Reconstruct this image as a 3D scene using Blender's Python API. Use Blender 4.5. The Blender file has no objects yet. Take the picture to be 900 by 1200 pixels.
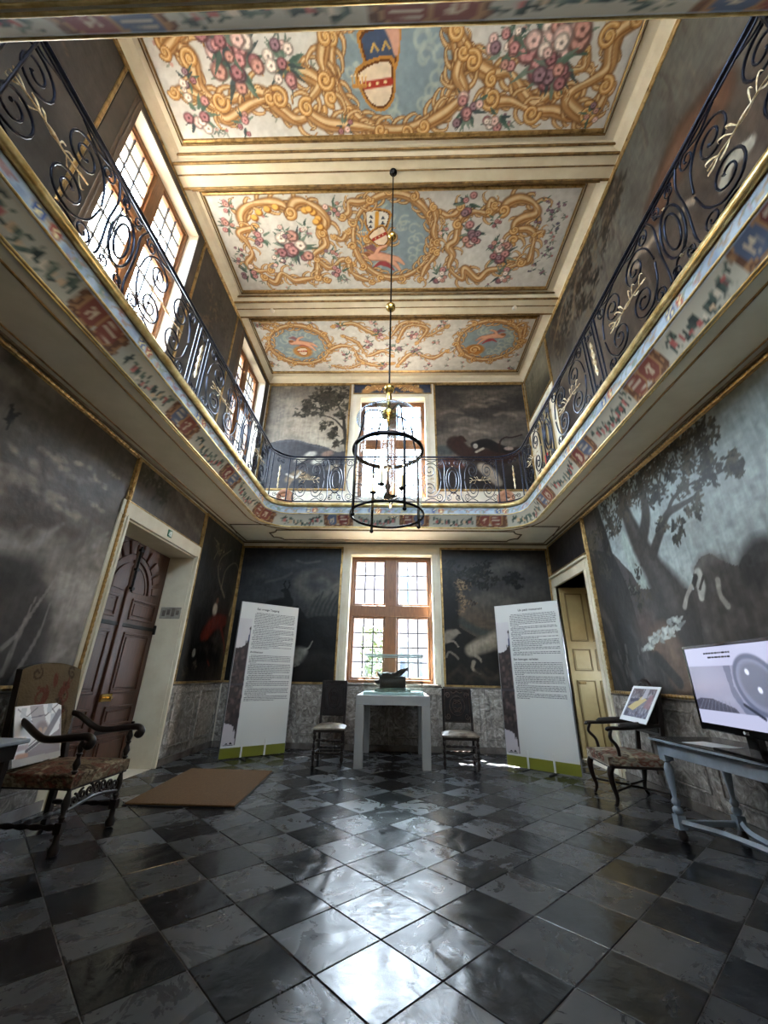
import bpy, bmesh, math, random
import numpy as np
from mathutils import Vector, Matrix

SC = bpy.context.scene
COL = SC.collection
random.seed(7)
RNG = np.random.default_rng(11)
PI = math.pi

# ------------------------------------------------------------------ camera, world, sun, exposure
EYE = 1.12                                   # camera height above the tiles
F_PX, PITCH, YAW, ROLL = 475.84, math.radians(23.013), math.radians(-2.153), math.radians(1.139)
PCX, PCY = 452.28, 588.69                    # principal point in the 900x1200 frame
_fw = np.array([math.sin(YAW) * math.cos(PITCH), math.cos(YAW) * math.cos(PITCH), math.sin(PITCH)])
_r = np.array([math.cos(YAW), -math.sin(YAW), 0.0])
_u = np.cross(_r, _fw)
_rt = math.cos(ROLL) * _r + math.sin(ROLL) * _u
_up = -math.sin(ROLL) * _r + math.cos(ROLL) * _u
cam_d = bpy.data.cameras.new('camera')
cam = bpy.data.objects.new('camera', cam_d)
COL.objects.link(cam)
cam.matrix_world = Matrix(((_rt[0], _up[0], -_fw[0], 0), (_rt[1], _up[1], -_fw[1], 0), (_rt[2], _up[2], -_fw[2], EYE), (0, 0, 0, 1)))
cam_d.sensor_fit = 'HORIZONTAL'
cam_d.sensor_width = 36.0
cam_d.lens = F_PX / 900 * 36.0
cam_d.shift_x = -(PCX - 450) / 900
cam_d.shift_y = (PCY - 600) / 900
cam_d.clip_start = 0.05
SC.camera = cam

world = bpy.data.worlds.new('sky')
SC.world = world
world.use_nodes = True
_bg = world.node_tree.nodes['Background']
_bg.inputs[0].default_value = (0.70, 0.85, 1.0, 1)
_bg.inputs[1].default_value = 11.0

sun_d = bpy.data.lights.new('sun', 'SUN')
sun_d.energy = 85.0
sun_d.angle = math.radians(0.6)
sun_d.color = (1.0, 0.97, 0.92)
sun = bpy.data.objects.new('sun', sun_d)
COL.objects.link(sun)
sun.rotation_euler = Vector((0.50, -0.42, -1.0)).to_track_quat('-Z', 'Y').to_euler()

SC.view_settings.view_transform = 'Standard'
SC.view_settings.look = 'None'
SC.view_settings.gamma = 1.0
SC.view_settings.use_curve_mapping = False
SC.view_settings.exposure = 2.22
SC.cycles.max_bounces = 10
SC.cycles.diffuse_bounces = 6
SC.cycles.transparent_max_bounces = 24
SC.cycles.caustics_reflective = False
SC.cycles.caustics_refractive = False
SC.cycles.sample_clamp_indirect = 12.0

# room: x to the right, y away from the camera, z up
XL, XR, YB, YN, ZC, ZS, ZG = -3.05, 2.80, 7.50, -0.55, 7.36, 3.45, 3.84


def portal(name, loc, size, normal):
    """sampling guide for the sky light that comes in through a window"""
    d = bpy.data.lights.new(name, 'AREA')
    d.shape = 'RECTANGLE'
    d.size, d.size_y = size
    d.cycles.is_portal = True
    o = bpy.data.objects.new(name, d)
    COL.objects.link(o)
    o.location = loc
    o.rotation_euler = Vector(normal).to_track_quat('-Z', 'Y').to_euler()


portal('portal_back_lower', (-0.17, 7.98, 2.1), (1.6, 2.4), (0, -1, 0))
portal('portal_back_upper', (-0.17, 7.98, 5.65), (1.6, 2.7), (0, -1, 0))
portal('portal_side_a', (-3.57, 3.2, 5.83), (1.7, 2.9), (1, 0, 0))
portal('portal_side_b', (-3.57, 6.57, 5.83), (1.7, 2.9), (1, 0, 0))
portal('portal_passage', (3.86, 6.58, 1.42), (.45, .75), (-1, 0, 0))  # sky light through the added opening at the passage end
portal('portal_near_upper', (-.17, -1.02, 5.7), (3.6, 2.6), (0, 1, 0))  # sky light through the added entrance wall windows

# ------------------------------------------------------------------ photograph pixel -> point on a plane


def ray(x, y):
    return _fw + (x - PCX) / F_PX * _rt - (y - PCY) / F_PX * _up


def on_x(x, y, X):
    d = ray(x, y)
    return d * (X / d[0]) + [0, 0, EYE]


def on_y(x, y, Y):
    d = ray(x, y)
    return d * (Y / d[1]) + [0, 0, EYE]


def on_z(x, y, Z):
    d = ray(x, y)
    return d * ((Z - EYE) / d[2]) + [0, 0, EYE]


# ------------------------------------------------------------------ materials
MATS = {}


def lin(c):
    return tuple(((v / 12.92) if v <= 0.04045 else ((v + 0.055) / 1.055) ** 2.4) for v in c)


def nodes_of(name):
    m = bpy.data.materials.new(name)
    m.use_nodes = True
    MATS[name] = m
    nt = m.node_tree
    return m, nt, nt.nodes['Principled BSDF']


def mat(name, c1, c2=None, rough=0.5, metal=0.0, scale=6.0, detail=4.0, bump=0.0, bscale=None, spec=0.5, stretch=(1, 1, 1),
        lo=0.35, hi=0.65, rvar=0.0, emit=0.0, coord='Generated', coat=0.0):
    """base colour c1 (sRGB) mixed with c2 by object-space noise; optional bump"""
    m, nt, b = nodes_of(name)
    N, L = nt.nodes, nt.links
    b.inputs['Roughness'].default_value = rough
    b.inputs['Metallic'].default_value = metal
    b.inputs['Specular IOR Level'].default_value = spec
    b.inputs['Coat Weight'].default_value = coat
    b.inputs['Base Color'].default_value = (*lin(c1), 1)
    geo = N.new('ShaderNodeNewGeometry')
    mp = N.new('ShaderNodeMapping')
    mp.inputs['Scale'].default_value = stretch
    L.new(geo.outputs['Position'], mp.inputs['Vector'])
    if c2 is not None or bump or rvar:
        n = N.new('ShaderNodeTexNoise')
        n.inputs['Scale'].default_value = scale
        n.inputs['Detail'].default_value = detail
        n.inputs['Roughness'].default_value = 0.62
        L.new(mp.outputs[0], n.inputs['Vector'])
    if c2 is not None:
        r = N.new('ShaderNodeValToRGB')
        r.color_ramp.elements[0].position = lo
        r.color_ramp.elements[1].position = hi
        r.color_ramp.elements[0].color = (*lin(c1), 1)
        r.color_ramp.elements[1].color = (*lin(c2), 1)
        L.new(n.outputs['Fac'], r.inputs[0])
        L.new(r.outputs[0], b.inputs['Base Color'])
    if rvar:
        mr = N.new('ShaderNodeMapRange')
        mr.inputs['To Min'].default_value = max(0.02, rough - rvar)
        mr.inputs['To Max'].default_value = min(1, rough + rvar)
        L.new(n.outputs['Fac'], mr.inputs['Value'])
        L.new(mr.outputs[0], b.inputs['Roughness'])
    if bump:
        n2 = n
        if bscale:
            n2 = N.new('ShaderNodeTexNoise')
            n2.inputs['Scale'].default_value = bscale
            n2.inputs['Detail'].default_value = 5
            L.new(mp.outputs[0], n2.inputs['Vector'])
        bp = N.new('ShaderNodeBump')
        bp.inputs['Strength'].default_value = bump
        bp.inputs['Distance'].default_value = 0.02
        L.new(n2.outputs['Fac'], bp.inputs['Height'])
        L.new(bp.outputs[0], b.inputs['Normal'])
    if emit:
        b.inputs['Emission Color'].default_value = (*lin(c1), 1)
        b.inputs['Emission Strength'].default_value = emit
    return m


mat('plaster', (0.88, 0.855, 0.785), (0.83, 0.80, 0.73), 0.75, scale=2.5, bump=0.05, bscale=30)
mat('cream', (0.86, 0.83, 0.745), (0.81, 0.77, 0.675), 0.5, scale=3)
mat('soffit_paint', (0.91, 0.88, 0.81), (0.86, 0.83, 0.75), 0.6, scale=2.2)
mat('gold', (0.68, 0.56, 0.36), (0.36, 0.27, 0.15), 0.36, 0.75, scale=14, lo=0.42, hi=0.75, bump=0.15, bscale=60)
mat('gold_dull', (0.56, 0.45, 0.28), (0.33, 0.25, 0.15), 0.45, 0.6, scale=10, lo=0.4, hi=0.7)
mat('gold_pale', (0.90, 0.82, 0.60), (0.70, 0.58, 0.34), 0.3, 0.7, scale=9)
mat('moulding_dark', (0.30, 0.25, 0.18), (0.42, 0.35, 0.24), 0.55, scale=8)
mat('iron', (0.15, 0.17, 0.23), (0.08, 0.09, 0.13), 0.28, 0.75, scale=18)
mat('gilt_leaf', (0.86, 0.81, 0.68), (0.60, 0.48, 0.30), 0.35, 0.5, scale=25)
mat('oak', (0.50, 0.32, 0.17), (0.37, 0.23, 0.11), 0.45, scale=5, stretch=(14, 14, 1.2), bump=0.05)
mat('oak_shaded', (0.36, 0.29, 0.23), (0.27, 0.21, 0.16), 0.5, scale=5, stretch=(10, 10, 1))  # window casing wood with its shade put into the colour
mat('lead', (0.20, 0.20, 0.21), rough=0.5, metal=0.5)
mat('door_wood', (0.34, 0.21, 0.155), (0.24, 0.14, 0.10), 0.38, scale=4, stretch=(12, 12, 1.0), bump=0.06)
mat('door_iron', (0.06, 0.055, 0.05), rough=0.45, metal=0.6)
mat('tan_door', (0.63, 0.55, 0.38), (0.57, 0.49, 0.33), 0.45, scale=3)
mat('tan_line', (0.45, 0.37, 0.22), rough=0.5)
mat('marble_plain', (0.52, 0.49, 0.46), (0.34, 0.31, 0.29), 0.25, scale=3)
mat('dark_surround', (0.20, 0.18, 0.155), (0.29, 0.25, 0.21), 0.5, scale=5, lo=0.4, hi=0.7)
mat('grout', (0.58, 0.58, 0.59), (0.46, 0.46, 0.47), 0.8, scale=20)
mat('dark_wood', (0.12, 0.065, 0.04), (0.07, 0.04, 0.03), 0.3, scale=9, stretch=(3, 3, 1))
mat('leather', (0.12, 0.07, 0.055), (0.065, 0.04, 0.035), 0.5, scale=14, bump=0.25, spec=0.2)
mat('leather_relief', (0.36, 0.27, 0.20), (0.22, 0.14, 0.10), 0.4, scale=14)
mat('seat_pale', (0.62, 0.58, 0.52), (0.34, 0.27, 0.22), 0.5, scale=7, bump=0.2)
mat('velvet', (.14, .135, .13), (.20, .17, .15), .8, scale=12, bump=.3)
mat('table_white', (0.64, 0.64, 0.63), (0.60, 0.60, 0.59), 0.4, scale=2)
mat('case_base', (0.66, 0.78, 0.77), rough=0.25)
mat('bronze', (0.115, 0.095, 0.095), (0.06, 0.05, 0.05), 0.35, 0.45, scale=30, bump=0.3)
mat('plinth_stone', (0.42, 0.50, 0.45), (0.28, 0.36, 0.33), 0.5, scale=20)
mat('coir', (0.43, 0.31, 0.17), (0.33, 0.23, 0.12), 0.95, scale=70, bump=0.6)
mat('rubber', (0.05, 0.045, 0.04), rough=0.7)
mat('banner_white', (0.79, 0.79, 0.775), rough=0.45)
mat('banner_edge', (0.45, 0.45, 0.46), rough=0.4, metal=0.4)
mat('banner_green', (0.43, 0.44, 0.12), rough=0.5)
mat('print_ink', (0.33, 0.33, 0.35), rough=0.6)
mat('title_ink', (0.10, 0.10, 0.11), rough=0.6)
mat('paper', (0.90, 0.91, 0.92), rough=0.5)
mat('tv_black', (0.03, 0.03, 0.035), rough=0.12, spec=0.6)
mat('logo_silver', (0.85, 0.85, 0.87), rough=0.3)
mat('console_grey', (0.66, 0.71, 0.76), (0.56, 0.60, 0.65), 0.42, scale=6)
mat('console_dark', (0.13, 0.12, 0.12), rough=0.25)
mat('brass', (0.80, 0.66, 0.36), rough=0.22, metal=1.0)
mat('lantern_metal', (0.13, 0.13, 0.14), (0.08, 0.08, 0.09), 0.25, 0.85, scale=20)
mat('candle', (0.92, 0.86, 0.70), rough=0.6)
mat('bulb', (1.0, 0.78, 0.42), rough=0.4, emit=60.0)
mat('sign_green', (0.05, 0.42, 0.30), rough=0.4)
mat('sign_white', (0.90, 0.93, 0.90), rough=0.4)
mat('sign_red', (0.80, 0.05, 0.06), rough=0.4)
mat('notice', (0.62, 0.60, 0.55), (0.50, 0.48, 0.44), 0.5, scale=10)
mat('volute', (0.76, 0.55, 0.42), (0.62, 0.42, 0.30), 0.55, scale=8)
mat('plastic_white', (0.82, 0.80, 0.76), rough=0.4)
mat('gallery_floor', (0.42, 0.30, 0.19), (0.32, 0.22, 0.13), 0.4, scale=4)
mat('gravel', (0.36, 0.34, 0.31), (0.30, 0.28, 0.25), 0.9, scale=8)
mat('leaf', (0.17, 0.25, 0.05), (0.10, 0.17, 0.03), 0.6, scale=5)
mat('bark', (0.28, 0.20, 0.14), rough=0.8)
mat('flower', (0.34, 0.05, 0.16), rough=0.6)
mat('slate_roof', (0.32, 0.33, 0.37), (0.25, 0.26, 0.30), 0.7, scale=5)
mat('outer_window', (0.14, 0.18, 0.24), rough=0.1)
mat('outer_frame', (0.36, 0.35, 0.34), rough=0.5)


def glass_mat(name, tint=(1, 1, 1), gloss=0.10, rough=0.02, body=0.0):
    m, nt, b = nodes_of(name)
    N, L = nt.nodes, nt.links
    N.remove(b)
    out = N['Material Output']
    t = N.new('ShaderNodeBsdfTransparent')
    t.inputs[0].default_value = (*tint, 1)
    g = N.new('ShaderNodeBsdfGlossy')
    g.inputs['Roughness'].default_value = rough
    lw = N.new('ShaderNodeLayerWeight')
    lw.inputs[0].default_value = 0.5
    fr = N.new('ShaderNodeMath')
    fr.operation = 'POWER'
    fr.inputs[1].default_value = 4.0
    L.new(lw.outputs['Facing'], fr.inputs[0])
    add = N.new('ShaderNodeMath')
    add.operation = 'MULTIPLY_ADD'
    add.inputs[1].default_value = 0.7
    add.inputs[2].default_value = 0.04 + body
    L.new(fr.outputs[0], add.inputs[0])
    mx = N.new('ShaderNodeMixShader')
    L.new(add.outputs[0], mx.inputs[0])
    L.new(t.outputs[0], mx.inputs[1])
    L.new(g.outputs[0], mx.inputs[2])
    L.new(mx.outputs[0], out.inputs[0])
    return m


glass_mat('pane_glass', (0.97, 0.98, 0.98), rough=0.03)
glass_mat('clear_glass', (0.96, 0.985, 0.98), rough=0.0)
glass_mat('lantern_glass', (0.90, 0.935, 0.965), rough=0.01, body=0.02)
glass_mat('dish_glass', (0.80, 0.88, 0.97), rough=0.05, body=0.16)


def paint_mat(name, rough, bump, bscale, spec=0.5, emit=0.0):
    m, nt, b = nodes_of(name)
    N, L = nt.nodes, nt.links
    a = N.new('ShaderNodeVertexColor')
    a.layer_name = 'Col'
    if emit:
        b.inputs['Base Color'].default_value = (0.01, 0.01, 0.01, 1)
        L.new(a.outputs[0], b.inputs['Emission Color'])
        b.inputs['Emission Strength'].default_value = emit
    else:
        L.new(a.outputs[0], b.inputs['Base Color'])
    b.inputs['Roughness'].default_value = rough
    b.inputs['Specular IOR Level'].default_value = spec
    if bump:
        g = N.new('ShaderNodeNewGeometry')
        n = N.new('ShaderNodeTexNoise')
        n.inputs['Scale'].default_value = bscale
        n.inputs['Detail'].default_value = 6
        L.new(g.outputs['Position'], n.inputs['Vector'])
        bp = N.new('ShaderNodeBump')
        bp.inputs['Strength'].default_value = bump
        bp.inputs['Distance'].default_value = 0.03
        L.new(n.outputs['Fac'], bp.inputs['Height'])
        L.new(bp.outputs[0], b.inputs['Normal'])


paint_mat('canvas_wall', 0.40, 0.30, 5.0, 0.22)
paint_mat('canvas_ceiling', 0.75, 0.08, 12.0, 0.25)
paint_mat('print_photo', 0.35, 0, 1)
paint_mat('tapestry', 0.85, 0.4, 60.0, 0.2)
paint_mat('screen', 0.15, 0, 1, 0.5, 0.26)


def marble_dado():
    m, nt, b = nodes_of('marble')
    N, L = nt.nodes, nt.links
    g = N.new('ShaderNodeNewGeometry')
    n = N.new('ShaderNodeTexNoise')
    n.inputs['Scale'].default_value = 7.0
    n.inputs['Detail'].default_value = 8
    n.inputs['Roughness'].default_value = 0.7
    n.inputs['Distortion'].default_value = 2.2
    L.new(g.outputs['Position'], n.inputs['Vector'])
    r = N.new('ShaderNodeValToRGB')
    e = r.color_ramp.elements
    e[0].position, e[0].color = 0.34, (*lin((0.32, 0.29, 0.27)), 1)
    e[1].position, e[1].color = 0.50, (*lin((0.55, 0.52, 0.49)), 1)
    q = e.new(0.60)
    q.color = (*lin((0.69, 0.66, 0.63)), 1)
    q = e.new(0.70)
    q.color = (*lin((0.92, 0.90, 0.88)), 1)
    L.new(n.outputs['Fac'], r.inputs[0])
    L.new(r.outputs[0], b.inputs['Base Color'])
    b.inputs['Roughness'].default_value = 0.3


marble_dado()


def tile_mat(name, c1, c2, vein, rough, rvar):
    m, nt, b = nodes_of(name)
    N, L = nt.nodes, nt.links
    g = N.new('ShaderNodeNewGeometry')
    oi = N.new('ShaderNodeObjectInfo')
    ad = N.new('ShaderNodeVectorMath')
    ad.operation = 'ADD'
    sc = N.new('ShaderNodeVectorMath')
    sc.operation = 'SCALE'
    sc.inputs[3].default_value = 40.0
    cb = N.new('ShaderNodeCombineXYZ')
    L.new(oi.outputs['Random'], cb.inputs[0])
    L.new(oi.outputs['Random'], cb.inputs[1])
    L.new(cb.outputs[0], sc.inputs[0])
    L.new(g.outputs['Position'], ad.inputs[0])
    L.new(sc.outputs[0], ad.inputs[1])
    n = N.new('ShaderNodeTexNoise')
    n.inputs['Scale'].default_value = 4.5
    n.inputs['Detail'].default_value = 9
    n.inputs['Roughness'].default_value = 0.68
    n.inputs['Distortion'].default_value = 1.2
    L.new(ad.outputs[0], n.inputs['Vector'])
    r = N.new('ShaderNodeValToRGB')
    e = r.color_ramp.elements
    e[0].position, e[0].color = 0.35, (*lin(c1), 1)
    e[1].position, e[1].color = 0.62, (*lin(c2), 1)
    q = e.new(0.72)
    q.color = (*lin(vein), 1)
    L.new(n.outputs['Fac'], r.inputs[0])
    # each tile a little lighter or darker than the next
    hs = N.new('ShaderNodeHueSaturation')
    mr = N.new('ShaderNodeMapRange')
    mr.inputs['To Min'].default_value = 0.65
    mr.inputs['To Max'].default_value = 1.45
    L.new(oi.outputs['Random'], mr.inputs['Value'])
    L.new(mr.outputs[0], hs.inputs['Value'])
    L.new(r.outputs[0], hs.inputs['Color'])
    L.new(hs.outputs[0], b.inputs['Base Color'])
    rr = N.new('ShaderNodeMapRange')
    rr.inputs['From Min'].default_value = 0.3
    rr.inputs['From Max'].default_value = 0.7
    rr.inputs['To Min'].default_value = rough
    rr.inputs['To Max'].default_value = rough + rvar
    L.new(n.outputs['Fac'], rr.inputs['Value'])
    L.new(rr.outputs[0], b.inputs['Roughness'])
    # cleft slate relief: ridged wave pattern, strong on some tiles only
    w = N.new('ShaderNodeTexWave')
    w.inputs['Scale'].default_value = 1.6
    w.inputs['Distortion'].default_value = 9.0
    w.inputs['Detail'].default_value = 4
    w.inputs['Detail Scale'].default_value = 1.6
    L.new(ad.outputs[0], w.inputs['Vector'])
    mx = N.new('ShaderNodeMath')
    mx.operation = 'MULTIPLY_ADD'
    L.new(n.outputs['Fac'], mx.inputs[0])
    mx.inputs[1].default_value = 1.3
    L.new(w.outputs['Fac'], mx.inputs[2])
    bp = N.new('ShaderNodeBump')
    st = N.new('ShaderNodeMapRange')
    st.inputs['From Min'].default_value = 0.0
    st.inputs['From Max'].default_value = 1.0
    st.inputs['To Min'].default_value = 0.03
    st.inputs['To Max'].default_value = 0.22
    fr = N.new('ShaderNodeMath')
    fr.operation = 'FRACT'
    m7 = N.new('ShaderNodeMath')
    m7.operation = 'MULTIPLY'
    m7.inputs[1].default_value = 7.31
    L.new(oi.outputs['Random'], m7.inputs[0])
    L.new(m7.outputs[0], fr.inputs[0])
    L.new(fr.outputs[0], st.inputs['Value'])
    L.new(st.outputs[0], bp.inputs['Strength'])
    bp.inputs['Distance'].default_value = 0.012
    L.new(mx.outputs[0], bp.inputs['Height'])
    L.new(bp.outputs[0], b.inputs['Normal'])
    b.inputs['Specular IOR Level'].default_value = 0.6


tile_mat('tile_black', (0.055, 0.058, 0.07), (0.085, 0.09, 0.105), (0.20, 0.21, 0.23), 0.10, 0.22)
tile_mat('tile_grey', (0.225, 0.23, 0.24), (0.295, 0.30, 0.31), (0.42, 0.42, 0.43), 0.17, 0.25)


def brick_mat():
    m, nt, b = nodes_of('brick_far')
    N, L = nt.nodes, nt.links
    tc = N.new('ShaderNodeTexCoord')
    mp = N.new('ShaderNodeMapping')
    mp.inputs['Rotation'].default_value = (PI / 2, 0, 0)
    L.new(tc.outputs['Object'], mp.inputs[0])
    br = N.new('ShaderNodeTexBrick')
    br.inputs['Color1'].default_value = (*lin((0.27, 0.235, 0.24)), 1)
    br.inputs['Color2'].default_value = (*lin((0.23, 0.195, 0.20)), 1)
    br.inputs['Mortar'].default_value = (*lin((0.32, 0.30, 0.31)), 1)
    br.inputs['Scale'].default_value = 3.4
    br.inputs['Mortar Size'].default_value = 0.03
    L.new(mp.outputs[0], br.inputs[0])
    L.new(br.outputs[0], b.inputs['Base Color'])
    b.inputs['Roughness'].default_value = 0.9


brick_mat()

# ------------------------------------------------------------------ mesh building


class Plane:
    """u right, v up, w out of the surface"""

    def __init__(s, o, eu, ev):
        s.o, s.eu, s.ev = Vector(o), Vector(eu), Vector(ev)
        s.ew = s.eu.cross(s.ev)

    def __call__(s, p):
        return s.o + s.eu * p[0] + s.ev * p[1] + s.ew * p[2]


P_LEFT = Plane((XL, 0, 0), (0, 1, 0), (0, 0, 1))        # u = y
P_LEFT.ew = Vector((1, 0, 0))
P_RIGHT = Plane((XR, 0, 0), (0, -1, 0), (0, 0, 1))      # u = -y
P_RIGHT.ew = Vector((-1, 0, 0))
P_BACK = Plane((0, YB, 0), (1, 0, 0), (0, 0, 1))        # u = x
P_BACK.ew = Vector((0, -1, 0))
P_NEAR = Plane((0, YN, 0), (-1, 0, 0), (0, 0, 1))
P_NEAR.ew = Vector((0, 1, 0))


class MB:
    def __init__(s, plane=None):
        s.v, s.f, s.pl = [], [], plane

    def add(s, vs, fs):
        k = len(s.v)
        s.v += [tuple(p) for p in vs]
        s.f += [tuple(i + k for i in f) for f in fs]

    def box(s, x0, x1, y0, y1, z0, z1):
        s.add([(x, y, z) for z in (z0, z1) for y in (y0, y1) for x in (x0, x1)],
              [(0, 2, 3, 1), (4, 5, 7, 6), (0, 1, 5, 4), (2, 6, 7, 3), (0, 4, 6, 2), (1, 3, 7, 5)])

    def prism(s, poly, z0, z1, axis=2):
        """poly of 2-D points extruded along axis (0: y,z plane; 1: x,z plane; 2: x,y plane)"""
        def m(p, t):
            return ((t, p[0], p[1]), (p[0], t, p[1]), (p[0], p[1], t))[axis]
        n = len(poly)
        s.add([m(p, z0) for p in poly] + [m(p, z1) for p in poly],
              [tuple(range(n - 1, -1, -1)), tuple(range(n, 2 * n))] + [(i, (i + 1) % n, n + (i + 1) % n, n + i) for i in range(n)])

    def tube(s, pts, r, n=8, closed=False, cap=True, flat=1.0):
        pts = [Vector(p) for p in pts]
        m = len(pts)
        rs = list(r) if hasattr(r, '__len__') else [r] * m
        prev = None
        vs = []
        for i in range(m):
            a = pts[(i - 1) % m] if (closed or i > 0) else pts[i]
            c = pts[(i + 1) % m] if (closed or i < m - 1) else pts[i]
            t = (c - a).normalized() if (c - a).length > 1e-9 else Vector((0, 0, 1))
            if prev is None:
                q = Vector((0, 0, 1)) if abs(t.z) < 0.9 else Vector((1, 0, 0))
                nrm = (q - t * q.dot(t)).normalized()
            else:
                nrm = prev - t * prev.dot(t)
                nrm = nrm.normalized() if nrm.length > 1e-6 else prev
            prev = nrm
            b = t.cross(nrm)
            for k in range(n):
                a_ = 2 * PI * k / n
                vs.append(pts[i] + nrm * (math.cos(a_) * rs[i]) + b * (math.sin(a_) * rs[i] * flat))
        fs = []
        for i in range(m if closed else m - 1):
            for k in range(n):
                j = (i + 1) % m
                fs.append((i * n + k, i * n + (k + 1) % n, j * n + (k + 1) % n, j * n + k))
        if cap and not closed:
            fs.append(tuple(range(n - 1, -1, -1)))
            fs.append(tuple((m - 1) * n + k for k in range(n)))
        s.add(vs, fs)

    def lathe(s, prof, c=(0, 0, 0), n=16, sx=1.0):
        """profile of (radius, z) about the z axis through c"""
        vs, fs = [], []
        for r, z in prof:
            for k in range(n):
                a = 2 * PI * k / n
                vs.append((c[0] + math.cos(a) * r * sx, c[1] + math.sin(a) * r, c[2] + z))
        for i in range(len(prof) - 1):
            for k in range(n):
                fs.append((i * n + k, i * n + (k + 1) % n, (i + 1) * n + (k + 1) % n, (i + 1) * n + k))
        if prof[0][0] > 1e-6:
            fs.append(tuple(range(n - 1, -1, -1)))
        if prof[-1][0] > 1e-6:
            fs.append(tuple((len(prof) - 1) * n + k for k in range(n)))
        s.add(vs, fs)

    def frame(s, u0, u1, v0, v1, b, w0, w1):
        """rectangular ring of bar width b, from depth w0 to w1, in (u,v,w)"""
        s.box(u0, u1, v0, v0 + b, w0, w1)
        s.box(u0, u1, v1 - b, v1, w0, w1)
        s.box(u0, u0 + b, v0 + b, v1 - b, w0, w1)
        s.box(u1 - b, u1, v0 + b, v1 - b, w0, w1)

    def pillow(s, x0, x1, y0, y1, z0, z1, puff=0.03, n=8):
        """cushion: a box with a domed top and rounded rim"""
        vs, fs = [], []
        for j in range(n + 1):
            for i in range(n + 1):
                a, b = i / n * 2 - 1, j / n * 2 - 1
                e = (1 - a ** 6) * (1 - b ** 6)
                d = (1 - a * a) * (1 - b * b)
                vs.append((x0 + (x1 - x0) * i / n, y0 + (y1 - y0) * j / n, z1 - 0.03 * (1 - e) + puff * d))
        k = n + 1
        for j in range(n):
            for i in range(n):
                fs.append((j * k + i, j * k + i + 1, (j + 1) * k + i + 1, (j + 1) * k + i))
        rim = [i for i in range(k)] + [j * k + n for j in range(1, k)] + [n * k + i for i in range(n - 1, -1, -1)] + [j * k for j in range(n - 1, 0, -1)]
        base = len(vs)
        for q in rim:
            vs.append((vs[q][0], vs[q][1], z0))
        m = len(rim)
        for i in range(m):
            fs.append((rim[i], base + i, base + (i + 1) % m, rim[(i + 1) % m]))
        fs.append(tuple(base + i for i in range(m)))
        s.add(vs, fs)

    def data(s, name, smooth=None, bevel=0.0, seg=1):
        me = bpy.data.meshes.new(name)
        vs = [s.pl(p) for p in s.v] if s.pl else s.v
        me.from_pydata([tuple(p) for p in vs], [], s.f)
        bm = bmesh.new()
        bm.from_mesh(me)
        bmesh.ops.recalc_face_normals(bm, faces=bm.faces)
        if bevel:
            es = [e for e in bm.edges if len(e.link_faces) == 2 and e.calc_face_angle(0) > 0.6]
            bmesh.ops.bevel(bm, geom=es, offset=bevel, segments=seg, affect='EDGES', clamp_overlap=True)
        bm.to_mesh(me)
        bm.free()
        if smooth:
            me.polygons.foreach_set('use_smooth', [True] * len(me.polygons))
            me.set_sharp_from_angle(angle=math.radians(smooth))
        return me

    def build(s, name, m, parent=None, smooth=None, bevel=0.0, seg=1):
        return link(name, s.data(name, smooth, bevel, seg), m, parent)


def link(name, me, m=None, parent=None):
    if m and not me.materials:
        me.materials.append(MATS[m])
    o = bpy.data.objects.new(name, me)
    COL.objects.link(o)
    if parent is not None:
        o.parent = parent
    return o


def world_parent(o, parent):
    """parent a mesh that was built in world coordinates"""
    o.parent = parent
    M = Matrix.Identity(4)
    q = parent
    while q is not None:
        M = Matrix.LocRotScale(q.location, q.rotation_euler, q.scale) @ M
        q = q.parent
    o.matrix_parent_inverse = M.inverted()
    return o


def tag(o, label, cat=None, group=None, kind=None):
    o['label'] = label
    if cat:
        o['category'] = cat
    if group:
        o['group'] = group
    if kind:
        o['kind'] = kind
    return o


def thing(name, label, cat, loc=(0, 0, 0), rz=0.0, group=None, kind=None):
    o = bpy.data.objects.new(name, None)
    o.empty_display_size = 0.1
    COL.objects.link(o)
    o.location = loc
    o.rotation_euler = (0, 0, rz)
    return tag(o, label, cat, group, kind)


def struct(o, label):
    o['kind'] = 'structure'
    o['label'] = label
    return o


def copy_tree(o, parent=None):
    c = o.copy()
    COL.objects.link(c)
    c.parent = parent
    for ch in o.children:
        copy_tree(ch, c)
    return c


def cr(pts, n=6, closed=False):
    """Catmull-Rom curve through points"""
    P = [np.array(p, float) for p in pts]
    m = len(P)
    out = []
    for i in range(m if closed else m - 1):
        a = P[(i - 1) % m] if (closed or i > 0) else 2 * P[0] - P[1]
        b, c = P[i], P[(i + 1) % m]
        d = P[(i + 2) % m] if (closed or i < m - 2) else 2 * P[-1] - P[-2]
        for k in range(n):
            t = k / n
            out.append(0.5 * ((2 * b) + (c - a) * t + (2 * a - 5 * b + 4 * c - d) * t * t + (3 * b - a - 3 * c + d) * t ** 3))
    if not closed:
        out.append(P[-1])
    return out


def spiral(cx, cy, r0, r1, a0, turns, n=26):
    """from radius r0 at angle a0 winding in to r1"""
    return [(cx + (r0 + (r1 - r0) * t) * math.cos(a0 + turns * 2 * PI * t), cy + (r0 + (r1 - r0) * t) * math.sin(a0 + turns * 2 * PI * t))
            for t in np.linspace(0, 1, n)]


# ------------------------------------------------------------------ painter: pictures as vertex-coloured canvas grids


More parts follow.
